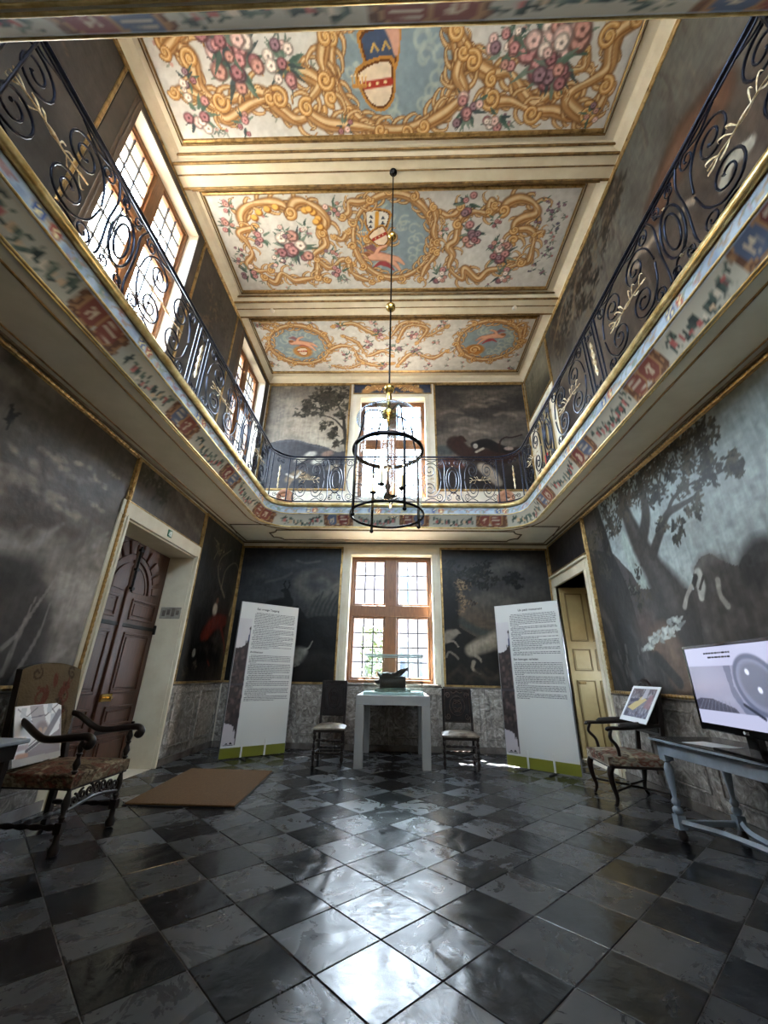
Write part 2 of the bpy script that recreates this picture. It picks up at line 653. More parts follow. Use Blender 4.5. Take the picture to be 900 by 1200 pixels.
class Paint:
    def __init__(s, w, h, res, pix=None):
        s.w, s.h = w, h
        s.nx, s.ny = max(2, int(round(w / res)) + 1), max(2, int(round(h / res)) + 1)
        s.X, s.Y = np.linspace(0, w, s.nx), np.linspace(0, h, s.ny)
        s.C = np.zeros((s.ny, s.nx, 3))
        s.pix = pix                                  # photograph pixel -> (u, v)
        s.gs = 0.78                                  # width factor of painted scrolls

    def p(s, *a):
        return [s.pix(x, y) for x, y in a]

    def noise(s, cx, cy=None, octv=4, seed=0):
        cy = cy or cx
        rg = np.random.default_rng(seed)
        out = np.zeros((s.ny, s.nx))
        amp, tot = 1.0, 0.0
        for o in range(octv):
            gx, gy = int(s.w / cx * 2 ** o) + 3, int(s.h / cy * 2 ** o) + 3
            g = rg.random((gy, gx))
            x, y = s.X / cx * 2 ** o, s.Y / cy * 2 ** o
            xi, yi = np.minimum(x.astype(int), gx - 2), np.minimum(y.astype(int), gy - 2)
            fx, fy = x - xi, y - yi
            fx, fy = fx * fx * (3 - 2 * fx), fy * fy * (3 - 2 * fy)
            a = g[np.ix_(yi, xi)] * (1 - fx) + g[np.ix_(yi, xi + 1)] * fx
            b = g[np.ix_(yi + 1, xi)] * (1 - fx) + g[np.ix_(yi + 1, xi + 1)] * fx
            out += amp * (a * (1 - fy[:, None]) + b * fy[:, None])
            tot += amp
            amp *= 0.55
        return out / tot

    def fill(s, c):
        s.C[:] = c

    def vgrad(s, stops):
        """colours by height, stops = [(v fraction, colour)] upwards"""
        t = np.linspace(0, 1, s.ny)
        for k in range(3):
            s.C[:, :, k] = np.interp(t, [a for a, _ in stops], [c[k] for _, c in stops])[:, None]

    def mix(s, m, c):
        m = np.clip(m, 0, 1)[..., None]
        s.C = s.C * (1 - m) + np.array(c) * m

    def _sl(s, x0, x1, y0, y1):
        i0, i1 = np.searchsorted(s.X, x0), np.searchsorted(s.X, x1)
        j0, j1 = np.searchsorted(s.Y, y0), np.searchsorted(s.Y, y1)
        return slice(j0, j1), slice(i0, i1)

    def _ap(s, sl, m, c):
        m = np.clip(m, 0, 1)[..., None]
        s.C[sl] = s.C[sl] * (1 - m) + np.array(c) * m

    def blob(s, cx, cy, rx, ry, c, a=1.0, rot=0.0, soft=0.3):
        R = max(rx, ry) * (1 + soft)
        sl = s._sl(cx - R, cx + R, cy - R, cy + R)
        x, y = s.X[sl[1]][None, :] - cx, s.Y[sl[0]][:, None] - cy
        if x.size == 0 or y.size == 0:
            return
        ca, sa = math.cos(rot), math.sin(rot)
        d = np.hypot((x * ca + y * sa) / rx, (-x * sa + y * ca) / ry)
        s._ap(sl, a * (1 - np.clip((d - 1 + soft / 2) / soft, 0, 1)), c)

    def stroke(s, pts, w, c, a=1.0, soft=0.4, off=(0, 0)):
        pts = [(p[0] + off[0], p[1] + off[1]) for p in pts]
        n = len(pts)
        ws = np.interp(np.linspace(0, 1, n), np.linspace(0, 1, len(w)), w) if hasattr(w, '__len__') else [w] * n
        mw = max(ws) * 1.5
        xs, ys = [p[0] for p in pts], [p[1] for p in pts]
        sl = s._sl(min(xs) - mw, max(xs) + mw, min(ys) - mw, max(ys) + mw)
        X, Y = s.X[sl[1]], s.Y[sl[0]]
        if not len(X) or not len(Y):
            return
        M = np.zeros((len(Y), len(X)))
        for i in range(n - 1):
            (x0, y0), (x1, y1) = pts[i], pts[i + 1]
            w0, w1 = ws[i] / 2, ws[i + 1] / 2
            g = max(w0, w1) * 1.4 + 1e-4
            i0, i1 = np.searchsorted(X, min(x0, x1) - g), np.searchsorted(X, max(x0, x1) + g)
            j0, j1 = np.searchsorted(Y, min(y0, y1) - g), np.searchsorted(Y, max(y0, y1) + g)
            if i1 <= i0 or j1 <= j0:
                continue
            x, y = X[i0:i1][None, :], Y[j0:j1][:, None]
            dx, dy = x1 - x0, y1 - y0
            t = np.clip(((x - x0) * dx + (y - y0) * dy) / (dx * dx + dy * dy + 1e-12), 0, 1)
            d = np.hypot(x - x0 - t * dx, y - y0 - t * dy) / (w0 + (w1 - w0) * t + 1e-6)
            np.maximum(M[j0:j1, i0:i1], 1 - np.clip((d - 1 + soft / 2) / soft, 0, 1), out=M[j0:j1, i0:i1])
        s._ap(sl, M * a, c)

    def poly(s, pts, c, a=1.0):
        xs, ys = [p[0] for p in pts], [p[1] for p in pts]
        sl = s._sl(min(xs), max(xs), min(ys), max(ys))
        x, y = s.X[sl[1]][None, :], s.Y[sl[0]][:, None]
        if x.size == 0 or y.size == 0:
            return
        ins = np.zeros((y.size, x.size), bool)
        n = len(pts)
        for i in range(n):
            (x0, y0), (x1, y1) = pts[i], pts[(i + 1) % n]
            if y0 == y1:
                continue
            ins ^= ((y0 > y) != (y1 > y)) & (x < (x1 - x0) * (y - y0) / (y1 - y0) + x0)
        s._ap(sl, ins * a, c)

    # --- painted motifs
    def leaves(s, cx, cy, r, n, cols, size=0.05, seed=0, sq=1.0):
        """clumped foliage: tufts of small leaves scattered inside a radius, sky left between them"""
        rg = random.Random(seed)
        tufts = []
        for _ in range(max(3, n // 12)):
            a, q = rg.random() * 2 * PI, math.sqrt(rg.random()) * r
            tufts.append((cx + q * math.cos(a), cy + q * math.sin(a) * sq, rg.choice(cols)))
        sp = max(size * .55, r * .17)
        for _ in range(n):
            tx, ty, c = rg.choice(tufts)
            if rg.random() < .3:
                c = rg.choice(cols)
            s.blob(tx + rg.gauss(0, sp), ty + rg.gauss(0, sp) * sq, size * rg.uniform(0.5, 1.1), size * rg.uniform(0.22, 0.42), c, 0.9, rg.random() * PI, 0.4)

    def gold(s, pts, w, lobes=True):
        """painted acanthus scroll: outlined stem, leaf lobes to both sides, highlight and shade"""
        pts = cr(pts, 9)
        w = w * s.gs
        n = len(pts)
        prof = [(.55 + .75 * abs(math.sin(PI * (2.0 * i / n + .15)))) * w for i in range(n)]
        dk, md, hl = (0.42, 0.29, 0.18), (0.69, 0.53, 0.35), (0.87, 0.79, 0.63)
        acc, side, k = 0.0, 1, 0
        for i in range(1, n - 1):
            d = np.array(pts[i + 1]) - np.array(pts[i - 1])
            L_ = np.hypot(*d) / 2 + 1e-9
            acc += L_
            if lobes and acc > w * 0.75:
                acc = 0
                side = -side
                k += 1
                big = 1.9 if k % 6 < 3 else 1.05
                nrm, tg = np.array([-d[1], d[0]]) / (2 * L_), d / (2 * L_)
                p0 = np.array(pts[i])
                q = cr([p0, p0 + nrm * side * w * .6 * big + tg * w * .25 * big, p0 + nrm * side * w * .85 * big + tg * w * .9 * big, p0 + nrm * side * w * .55 * big + tg * w * 1.2 * big], 3)
                s.stroke(q, [w * .70, w * .62, w * .40, w * .12], dk, .9)
                s.stroke(q, [w * .52, w * .44, w * .26, w * .06], md)
                s.stroke(q, [w * .18, w * .16, w * .10, w * .02], hl, .8, .9)
        s.stroke(pts, [q * 1.3 for q in prof], dk, .9)
        s.stroke(pts, prof, md)
        k = w * 0.18
        s.stroke(pts, [q * .36 for q in prof], hl, .85, .9, (-k * 0.4, k))
        s.stroke(pts, [q * .16 for q in prof], (0.52, 0.34, 0.18), .75, .9, (k, -k * 1.5))
        if lobes:
            for e, f, t in ((0, 3, 1.3), (n - 1, n - 4, -1.3)):
                d = np.array(pts[e]) - np.array(pts[f])
                s.curl(pts[e][0], pts[e][1], w * .85 / max(s.gs, .3) * .8, math.atan2(d[1], d[0]), t, w * .5 / s.gs)

    def curl(s, x, y, r, a0, turns, w):
        w, r = w * s.gs, r * (.5 + .5 * s.gs)
        p = spiral(x, y, r, r * 0.22, a0, turns, 22)
        s.stroke(p, [w * 1.4, w * 0.9], (0.44, 0.29, 0.16), 0.9)
        s.stroke(p, [w, w * 0.6], (0.73, 0.55, 0.33))
        s.stroke(p, [w * 0.4, w * 0.2], (0.89, 0.78, 0.58), 0.85, 0.9, (-w * 0.1, w * 0.12))
        s.blob(x, y, r * 0.25, r * 0.25, (0.82, 0.67, 0.44))

    def sprigs(s, n, seed):
        """scattered small leaves and buds"""
        rg = random.Random(seed)
        for _ in range(n):
            x, y, a = rg.uniform(.05, s.w - .05), rg.uniform(.05, s.h - .05), rg.random() * 6.28
            for q in (-.7, 0, .7):
                s.stroke([(x, y), (x + .045 * math.cos(a + q), y + .045 * math.sin(a + q)), (x + .085 * math.cos(a + q * 1.2), y + .085 * math.sin(a + q * 1.2))], [.008, .024, .004],
                         rg.choice([(.32, .38, .36), (.42, .47, .45), (.50, .54, .51)]), .8)
            s.blob(x, y, .022, .020, rg.choice([(.64, .42, .43), (.74, .58, .56), (.52, .40, .46)]), .9)

    def rose(s, x, y, r, c):
        d = tuple(v * 0.62 for v in c)
        s.blob(x, y, r * 1.1, r, d, 1, 0, 0.3)
        s.blob(x - r * .1, y + r * .1, r * 0.85, r * 0.8, c, 1, 0, 0.3)
        for k in range(5):
            a = k * 1.257 + x * 7
            s.blob(x + r * .5 * math.cos(a), y + r * .5 * math.sin(a), r * .34, r * .22, tuple(min(1, v * 1.15 + .06) for v in c), 0.85, a + 1, 0.5)
        s.blob(x, y, r * 0.25, r * 0.2, d, 0.9, 0, 0.5)

    def bunch(s, x, y, r, n, seed, pal=None):
        rg = random.Random(seed)
        pal = pal or [(0.66, 0.47, 0.48), (0.55, 0.37, 0.40), (0.77, 0.66, 0.65), (0.66, 0.49, 0.46), (0.80, 0.76, 0.74), (0.48, 0.38, 0.43)]
        for k in range(n * 2):
            a = rg.random() * 2 * PI
            q = r * rg.uniform(0.5, 1.15)
            x1, y1 = x + q * math.cos(a), y + q * math.sin(a)
            c = rg.choice([(0.26, 0.36, 0.33), (0.32, 0.42, 0.38), (0.42, 0.50, 0.46), (0.22, 0.28, 0.30)])
            s.stroke([(x + .3 * (x1 - x), y + .3 * (y1 - y)), ((x + x1) / 2 + rg.uniform(-.02, .02), (y + y1) / 2), (x1, y1)], [r * .10, r * .20, r * .03], c, 0.9)
        for k in range(n):
            a = rg.random() * 2 * PI
            q = r * 0.72 * math.sqrt(rg.random())
            s.rose(x + q * math.cos(a), y + q * math.sin(a), r * rg.uniform(0.16, 0.28), rg.choice(pal))

    def figure(s, x, y, k, flip=1, wing=True):
        """a small putto: flesh limbs, head, a red drape"""
        f = lambda a, b: (x + a * k * flip, y + b * k)
        sk, sd = (0.84, 0.64, 0.54), (0.62, 0.40, 0.33)
        if wing:
            s.stroke([f(-.05, .12), f(-.28, .30), f(-.50, .28)], [.10 * k, .16 * k, .03 * k], (0.50, 0.34, 0.38), 0.9)
        s.stroke(cr([f(-.25, -.28), f(-.05, -.16), f(.15, -.22), f(.32, -.38)], 4), [.04 * k, .17 * k, .04 * k], (0.62, 0.22, 0.24), 0.9)
        for c, g in ((sd, 1.25), (sk, 1.0)):
            s.stroke(cr([f(-.28, .02), f(-.05, .03), f(.20, -.02)], 4), [.17 * k * g, .21 * k * g, .17 * k * g], c)
            s.stroke(cr([f(.18, 0), f(.42, -.05), f(.60, -.20)], 4), [.15 * k * g, .12 * k * g, .05 * k * g], c)
            s.stroke(cr([f(.18, -.06), f(.36, -.20), f(.50, -.40)], 4), [.14 * k * g, .11 * k * g, .05 * k * g], c)
            s.stroke(cr([f(-.20, .06), f(-.08, .26), f(.12, .34)], 4), [.10 * k * g, .08 * k * g, .05 * k * g], c)
            s.blob(*f(-.40, .05), .105 * k * g, .115 * k * g, c)
        s.blob(*f(-.43, .10), .11 * k, .06 * k, (0.50, 0.32, 0.20), 0.9)

    def beast(s, pts_body, w, col, legs=(), tail=None, head=None, hi=None):
        dk = tuple(v * 0.55 for v in col)
        s.stroke(cr(pts_body, 6), [q * 1.15 for q in w], dk, 0.8)
        for lg in legs:
            s.stroke(cr(lg, 5), [w[0] * .36, w[0] * .22, w[0] * .13], col, 0.95)
        s.stroke(cr(pts_body, 6), w, col, 0.95, 0.6)
        if hi:
            s.stroke(cr(pts_body, 6), [q * .4 for q in w], hi, 0.55, 1.0, (0, w[0] * .16))
        if tail:
            s.stroke(cr(tail, 6), [w[0] * .18, w[0] * .08], col, 0.95)
        if head:
            s.stroke(cr(head, 5), [w[-1] * .85, w[-1] * .65, w[-1] * .3], col, 0.95)

    def build(s, name, m, P, parent=None):
        """P(u, v) arrays -> (n, 3) positions"""
        U, V = np.meshgrid(s.X, s.Y)
        return grid_mesh(name, P(U.ravel(), V.ravel()), s.C.reshape(-1, 3), s.nx, s.ny, m, parent)


def grid_mesh(name, co, cols, nx, ny, m, parent=None, smooth=False):
    me = bpy.data.meshes.new(name)
    n = nx * ny
    me.vertices.add(n)
    me.vertices.foreach_set('co', np.asarray(co, np.float32).ravel())
    i = np.arange(n).reshape(ny, nx)
    q = np.stack([i[:-1, :-1], i[:-1, 1:], i[1:, 1:], i[1:, :-1]], -1).reshape(-1, 4)
    me.loops.add(q.size)
    me.loops.foreach_set('vertex_index', q.ravel().astype(np.int32))
    me.polygons.add(len(q))
    me.polygons.foreach_set('loop_start', (np.arange(len(q)) * 4).astype(np.int32))
    if smooth:
        me.polygons.foreach_set('use_smooth', np.ones(len(q), bool))
    me.update(calc_edges=True)
    a = me.color_attributes.new('Col', 'FLOAT_COLOR', 'POINT')
    c = np.clip(np.asarray(cols), 0, 1)
    c = np.where(c <= 0.04045, c / 12.92, ((c + 0.055) / 1.055) ** 2.4)
    a.data.foreach_set('color', np.concatenate([c, np.ones((n, 1))], 1).astype(np.float32).ravel())
    return link(name, me, m, parent)


def flat_map(o, eu, ev):
    o, eu, ev = np.array(o, float), np.array(eu, float), np.array(ev, float)
    return lambda U, V: o + U[:, None] * eu + V[:, None] * ev

# ================================================================== THE ROOM


def wall(name, plane, u0, u1, v0, v1, T, holes, m, label):
    us = sorted({u0, u1, *[h[0] for h in holes], *[h[1] for h in holes]})
    vs = sorted({v0, v1, *[h[2] for h in holes], *[h[3] for h in holes]})
    b = MB(plane)
    for i in range(len(us) - 1):
        for j in range(len(vs) - 1):
            cu, cv = (us[i] + us[i + 1]) / 2, (vs[j] + vs[j + 1]) / 2
            if not any(h[0] < cu < h[1] and h[2] < cv < h[3] for h in holes):
                b.box(us[i], us[i + 1], vs[j], vs[j + 1], -T, 0)
    return struct(b.build(name, m), label)


W1 = (-0.92, 0.60, 0.985, 3.22)      # lower back window (x0, x1, z0, z1)
W2 = (-0.89, 0.54, 4.42, 6.86)       # upper back window
W3 = (2.46, 3.97, 4.50, 7.14)        # upper left windows (y0, y1, z0, z1)
W4 = (5.87, 7.29, 4.50, 7.14)
D1 = (4.15, 5.80, 0.0, 2.68)         # left double door
D2 = (6.10, 7.38, 0.0, 2.62)         # right doorway
D3 = (6.28, 7.36, ZG, 6.02)          # gallery door, right

w_left = wall('wall_left', P_LEFT, YN - 0.45, YB + 0.45, -0.05, 7.6, 0.5, [W3, W4, D1], 'plaster', 'cream plaster wall with the wooden double door and two upper windows')
w_right = wall('wall_right', P_RIGHT, -(YB + 0.45), -(YN - 0.45), -0.05, 7.6, 0.45,
               [(-D2[1], -D2[0], D2[2], D2[3]), (-D3[1], -D3[0], D3[2], D3[3])], 'plaster', 'cream plaster wall with the panelled doorway and the large pale landscape')
w_back = wall('wall_back', P_BACK, XL, XR, -0.05, 7.6, 0.36, [W1, W2], 'plaster', 'end wall with one window above the other')
NW = [(0.30, 1.90, 4.50, 6.90), (-1.55, 0.05, 4.50, 6.90)]  # openings added out of view to brighten the ceiling
w_near = wall('wall_near', P_NEAR, -XR, -XL, -0.05, 7.6, 0.45, NW, 'plaster', 'entrance wall opposite the window wall')

# ---- floor of diagonal tiles
fb = MB()
fb.box(XL, XR, YN, YB, -0.05, -0.006)
floor = struct(fb.build('floor', 'grout'), 'diagonal chequered floor of black and grey stone tiles')
TS, TO = 0.3666, (-0.0773, 2.502)
A_ = math.radians(45.0)
TA = (TS * math.cos(A_), TS * math.sin(A_))
TB = (-TS * math.sin(A_), TS * math.cos(A_))


def clip(poly, ax, val, keep_less):
    out = []
    for i in range(len(poly)):
        a, b = poly[i], poly[(i + 1) % len(poly)]
        ia, ib = (a[ax] <= val) == keep_less, (b[ax] <= val) == keep_less
        if ia:
            out.append(a)
        if ia != ib:
            t = (val - a[ax]) / (b[ax] - a[ax])
            out.append((a[0] + (b[0] - a[0]) * t, a[1] + (b[1] - a[1]) * t))
    return out


def tile_geo(b, poly, c):
    n = len(poly)

    def sh(k, z):
        res = []
        for p in poly:
            d = math.hypot(p[0] - c[0], p[1] - c[1]) or 1
            f = max(0.2, 1 - k / d)
            res.append((c[0] + (p[0] - c[0]) * f, c[1] + (p[1] - c[1]) * f, z))
        return res
    b.add(sh(0.0045, -0.012) + sh(0.0045, -0.002) + sh(0.0075, 0.0),
          [(i, (i + 1) % n, n + (i + 1) % n, n + i) for i in range(n)] + [(n + i, n + (i + 1) % n, 2 * n + (i + 1) % n, 2 * n + i) for i in range(n)] +
          [tuple(2 * n + i for i in range(n))])


full = {}
for m_ in ('tile_black', 'tile_grey'):
    b = MB()
    tile_geo(b, [(0, 0), TA, (TA[0] + TB[0], TA[1] + TB[1]), TB], ((TA[0] + TB[0]) / 2, (TA[1] + TB[1]) / 2))
    b.v = [(x - (TA[0] + TB[0]) / 2, y - (TA[1] + TB[1]) / 2, z) for x, y, z in b.v]
    full[m_] = b.data('tile')
    full[m_].materials.append(MATS[m_])
rest = {'tile_black': MB(), 'tile_grey': MB()}
for i in range(-22, 23):
    for j in range(-22, 23):
        o = (TO[0] + i * TA[0] + j * TB[0], TO[1] + i * TA[1] + j * TB[1])
        P = [o, (o[0] + TA[0], o[1] + TA[1]), (o[0] + TA[0] + TB[0], o[1] + TA[1] + TB[1]), (o[0] + TB[0], o[1] + TB[1])]
        cen = ((P[0][0] + P[2][0]) / 2, (P[0][1] + P[2][1]) / 2)
        Q = P
        for ax, val, kl in ((0, XL + .002, False), (0, XR - .002, True), (1, YN + .002, False), (1, YB - .002, True)):
            Q = clip(Q, ax, val, kl)
            if not Q:
                break
        if len(Q) < 3:
            continue
        area = abs(sum(Q[k][0] * Q[(k + 1) % len(Q)][1] - Q[(k + 1) % len(Q)][0] * Q[k][1] for k in range(len(Q)))) / 2
        if area < 0.002:
            continue
        m_ = 'tile_black' if (i + j) % 2 == 0 else 'tile_grey'
        if max(q[1] for q in Q) < 1.75:
            c = (sum(q[0] for q in Q) / len(Q), sum(q[1] for q in Q) / len(Q))
            tile_geo(rest[m_], Q, c)
        elif area > 0.9999 * TS * TS:
            t = link('tile', full[m_], None, floor)
            t.location = (cen[0], cen[1], random.uniform(-0.0008, 0.0004))
            t.rotation_euler = (random.uniform(-1, 1) * 0.0016, random.uniform(-1, 1) * 0.0016, 0)
        else:
            c = (sum(q[0] for q in Q) / len(Q), sum(q[1] for q in Q) / len(Q))
            b = MB()
            tile_geo(b, Q, c)
            b.build('tile', m_, floor)
for m_, b in rest.items():
    o = b.build('tile_field', m_, floor)
    o['kind'] = 'stuff'

# ---- marble dado with panels, baseboards
def dado(parent, plane, u0, u1, z1=0.955, step=0.78):
    n = max(1, int(round((u1 - u0) / step)))
    for k in range(n):
        a, c = u0 + (u1 - u0) * k / n, u0 + (u1 - u0) * (k + 1) / n
        b = MB(plane)
        b.box(a + .002, c - .002, 0.09, z1 - .02, 0.002, 0.028)
        if c - a > 0.35:
            b.box(a + .10, c - .10, 0.22, z1 - .13, 0.028, 0.040)
            b.frame(a + .075, c - .075, 0.195, z1 - .105, 0.016, 0.028, 0.046)
        b.build('dado_panel', 'marble', parent, bevel=0.004)
    b = MB(plane)
    b.box(u0, u1, 0.0, 0.09, 0.002, 0.040)
    b.build('baseboard', 'marble_plain', parent, bevel=0.005)
    b = MB(plane)
    b.box(u0, u1, z1 - .02, z1, 0.002, 0.046)
    b.build('dado_rail', 'marble_plain', parent, bevel=0.006)


dado(w_left, P_LEFT, YN, 4.08)
dado(w_left, P_LEFT, 5.87, YB - .04)
dado(w_right, P_RIGHT, -5.93, -YN)
dado(w_back, P_BACK, XL + .04, W1[0] - .13)
dado(w_back, P_BACK, W1[0] - .12, W1[1] + .12)
dado(w_back, P_BACK, W1[1] + .13, XR - .04)


# ---- windows
def window(name, label, plane, u0, u1, v0, v1, w, tr, rows=(3, 4), cols=3, mull=0.17, trh=0.17):
    root = thing(name, label, None, plane(((u0 + u1) / 2, v0, w)), kind='structure')

    def part(nm, b, m, par=root, **k):
        o = b.build(nm, m, **k)
        return world_parent(o, par) if par is root else o
    b = MB(plane)
    b.frame(u0, u1, v0, v1, 0.055, w - .05, w + .05)
    part('frame', b, 'oak', bevel=.006)
    cu = (u0 + u1) / 2
    b = MB(plane)
    b.box(cu - mull / 2, cu + mull / 2, v0 + .055, v1 - .055, w - .045, w + .055)
    part('mullion', b, 'oak', bevel=.008)
    b = MB(plane)
    b.box(u0 + .055, u1 - .055, tr - trh / 2, tr + trh / 2, w - .05, w + .062)
    part('transom', b, 'oak', bevel=.008)
    for (a0, a1) in ((u0 + .055, cu - mull / 2), (cu + mull / 2, u1 - .055)):
        for (c0, c1, nr) in ((v0 + .055, tr - trh / 2, rows[1]), (tr + trh / 2, v1 - .055, rows[0])):
            b = MB(plane)
            b.frame(a0 + .002, a1 - .002, c0 + .002, c1 - .002, 0.032, w - .02, w + .03)
            sash = part('sash', b, 'oak', bevel=.004)
            i0, i1, j0, j1 = a0 + .034, a1 - .034, c0 + .034, c1 - .034
            b = MB(plane)
            for k in range(1, cols):
                q = i0 + (i1 - i0) * k / cols
                b.box(q - .010, q + .010, j0, j1, w - .008, w + .014)
            for k in range(1, nr):
                q = j0 + (j1 - j0) * k / nr
                b.box(i0, i1, q - .009, q + .009, w - .007, w + .015)
            o = b.build('lead_lattice', 'lead')
            o.parent = sash
            pw, ph = (i1 - i0) / cols, (j1 - j0) / nr
            pm = MB(Plane((0, 0, 0), plane.eu, plane.ev))
            pm.pl.ew = plane.ew
            pm.add([(-pw / 2 + .005, -ph / 2 + .005, 0), (pw / 2 - .005, -ph / 2 + .005, 0), (pw / 2 - .005, ph / 2 - .005, 0), (-pw / 2 + .005, ph / 2 - .005, 0)], [(0, 1, 2, 3)])
            me = pm.data('pane')
            for x in range(cols):
                for y in range(nr):
                    o = link('pane', me, 'pane_glass', sash)
                    o.location = plane((i0 + pw * (x + .5), j0 + ph * (y + .5), w))
                    t = (random.uniform(-1, 1) * .006, random.uniform(-1, 1) * .006)
                    o.rotation_euler = (t[0], 0, t[1]) if abs(plane.ew.y) > .5 else (0, t[0], t[1])
    return root


def architrave(root, plane, u0, u1, v0, v1, bw=0.11, sides=True, bottom=False, m='cream'):
    b = MB(plane)
    for k, (g, d) in enumerate(((bw, .022), (bw * .62, .036))):
        b.box(u0 - g, u1 + g, v1, v1 + g, 0.001 + k * .02, d)
        b.box(u0 - g, u0, v0, v1, 0.001 + k * .02, d)
        b.box(u1, u1 + g, v0, v1, 0.001 + k * .02, d)
    return world_parent(b.build('architrave', m, bevel=.004), root)


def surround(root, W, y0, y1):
    """dark painted boards round a side window; shade painted into near strip and casing"""
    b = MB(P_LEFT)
    b.box(y0, W[0] - .02, 4.5, 7.24, .001, .014)  # near strip: its shade is put into the dark colour
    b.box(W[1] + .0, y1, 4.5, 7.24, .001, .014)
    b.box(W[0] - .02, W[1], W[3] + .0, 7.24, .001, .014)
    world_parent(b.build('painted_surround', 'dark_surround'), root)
    b = MB(P_LEFT)
    b.box(W[0] - .06, W[0] - .0, 4.5, W[3] + .04, .014, .040)
    b.box(W[0] - .10, W[0] - .06, 4.5, W[3] + .04, .014, .026)
    world_parent(b.build('casing_moulding', 'oak_shaded', bevel=.006), root)


win1 = window('window_1', 'lower end window of oak cross bars and leaded panes above the white display table', P_BACK, *W1, -0.22, 2.20, mull=.21, trh=.20)
architrave(win1, P_BACK, *W1, bw=.12)
b = MB(P_BACK)
b.box(W1[0] - .10, W1[1] + .10, W1[2] - .035, W1[2], -.16, 0.07)
world_parent(b.build('sill', 'marble_plain', bevel=.006), win1)
win2 = window('window_2', 'upper end window of leaded panes behind the hanging lantern', P_BACK, *W2, -0.22, 5.78)
architrave(win2, P_BACK, *W2, bw=.10)
win3 = window('window_3', 'large upper side window of brown wood beside the first ceiling beam', P_LEFT, *W3, -0.20, 6.18)
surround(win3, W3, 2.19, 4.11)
win4 = window('window_4', 'upper side window of brown wood in the corner by the end wall', P_LEFT, *W4, -0.20, 6.18)
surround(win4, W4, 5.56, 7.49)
fill_win6 = window('fill_window_6', 'second added window of the unseen entrance wall, brightening the ceiling', P_NEAR, *NW[1], -0.22, 5.9)
fill_win5 = window('fill_window_5', 'added window of the unseen entrance wall, brightening the ceiling', P_NEAR, *NW[0], -0.22, 5.9)

# ---- ceiling: cream field, beams with gilt mouldings, cornice
b = MB()
b.box(XL - .5, XR + .45, YN - .45, YB + .45, ZC + .012, ZC + .25)
ceiling = struct(b.build('ceiling', 'plaster'), 'cream coffered ceiling with gilt mouldings')
BEAMS = [(3.10, 3.40), (5.27, 5.60), (0.72, 1.02)]
for y0, y1 in BEAMS:
    b = MB()
    b.prism([(y0 - .10, ZC + .012), (y1 + .10, ZC + .012), (y1 + .04, ZC - .02), (y1, ZC - .08), (y0, ZC - .08), (y0 - .04, ZC - .02)], XL, XR, 0)
    beam = b.build('beam', 'cream', ceiling)
    for y, z, r in ((y0, ZC - .075, .020), (y0 - .07, ZC - .012, .016), (y1, ZC - .075, .020), (y1 + .06, ZC - .012, .014), ((y0 * .55 + y1 * .45), ZC - .08, .010)):
        g = MB()
        g.tube([(XL, y, z), (XR, y, z)], r, 8)
        g.build('gilt_moulding', 'gold_dull', beam, smooth=50)
for pl, L0, L1 in ((P_LEFT, YN, YB), (P_RIGHT, -YB, -YN), (P_BACK, XL, XR), (P_NEAR, -XR, -XL)):
    b = MB(pl)
    b.prism([(7.25, 0.0), (7.25, 0.02), (7.29, .035), (7.33, .10), (ZC + .012, .14), (ZC + .012, 0.0)], L0, L1, 0)
    b.build('cornice', 'cream', ceiling)
    g = MB(pl)
    g.tube([(L0, 7.255, .022), (L1, 7.255, .022)], .016, 8)
    g.build('gilt_moulding', 'gold', ceiling, smooth=50)
for px, py, lb in ((320, 366, 'small round white smoke detector on the ceiling beam, on the side of the tall windows'), (602, 363, 'small round white smoke detector on the ceiling beam, over the gallery door side')):
    q = on_z(px, py, ZC - .08)
    b = MB()
    b.lathe([(.045, 0), (.045, -.015), (.03, -.035), (0, -.04)], (0, 0, 0), 16)
    o = b.build('smoke_detector', 'plastic_white', smooth=40)
    o.location = (q[0], 5.45, ZC - .08)
    tag(o, lb, 'smoke detector', 'detectors on the beam')

# ---- gallery (balcony) running round the room
GX0, GX1, GY0, GY1, GR = -2.23, 2.06, 0.79, 6.45, 0.38


def ring_base(ds=0.10, na=10):
    """points and outward normals of the rounded inner edge: left side away, end side right, right side back, near side"""
    out = []

    def side(a, c, n):
        k = max(2, int(math.dist(a, c) / ds))
        for i in range(k):
            t = i / k
            out.append(((a[0] + (c[0] - a[0]) * t, a[1] + (c[1] - a[1]) * t), n, None))

    def arc(c, a0, a1, cor):
        for i in range(na):
            t = i / na
            a = a0 + (a1 - a0) * t
            out.append(((c[0] + GR * math.cos(a), c[1] + GR * math.sin(a)), (math.cos(a), math.sin(a)), (cor, t)))
    side((GX0, GY0 + GR), (GX0, GY1 - GR), (-1, 0))
    arc((GX0 + GR, GY1 - GR), PI, PI / 2, 0)
    side((GX0 + GR, GY1), (GX1 - GR, GY1), (0, 1))
    arc((GX1 - GR, GY1 - GR), PI / 2, 0, 1)
    side((GX1, GY1 - GR), (GX1, GY0 + GR), (1, 0))
    arc((GX1 - GR, GY0 + GR), 0, -PI / 2, 2)
    side((GX1 - GR, GY0), (GX0 + GR, GY0), (0, -1))
    arc((GX0 + GR, GY0 + GR), -PI / 2, -PI, 3)
    return out


def ring(d, z, base):
    return [(p[0] + n[0] * d, p[1] + n[1] * d, z) for p, n, _ in base]


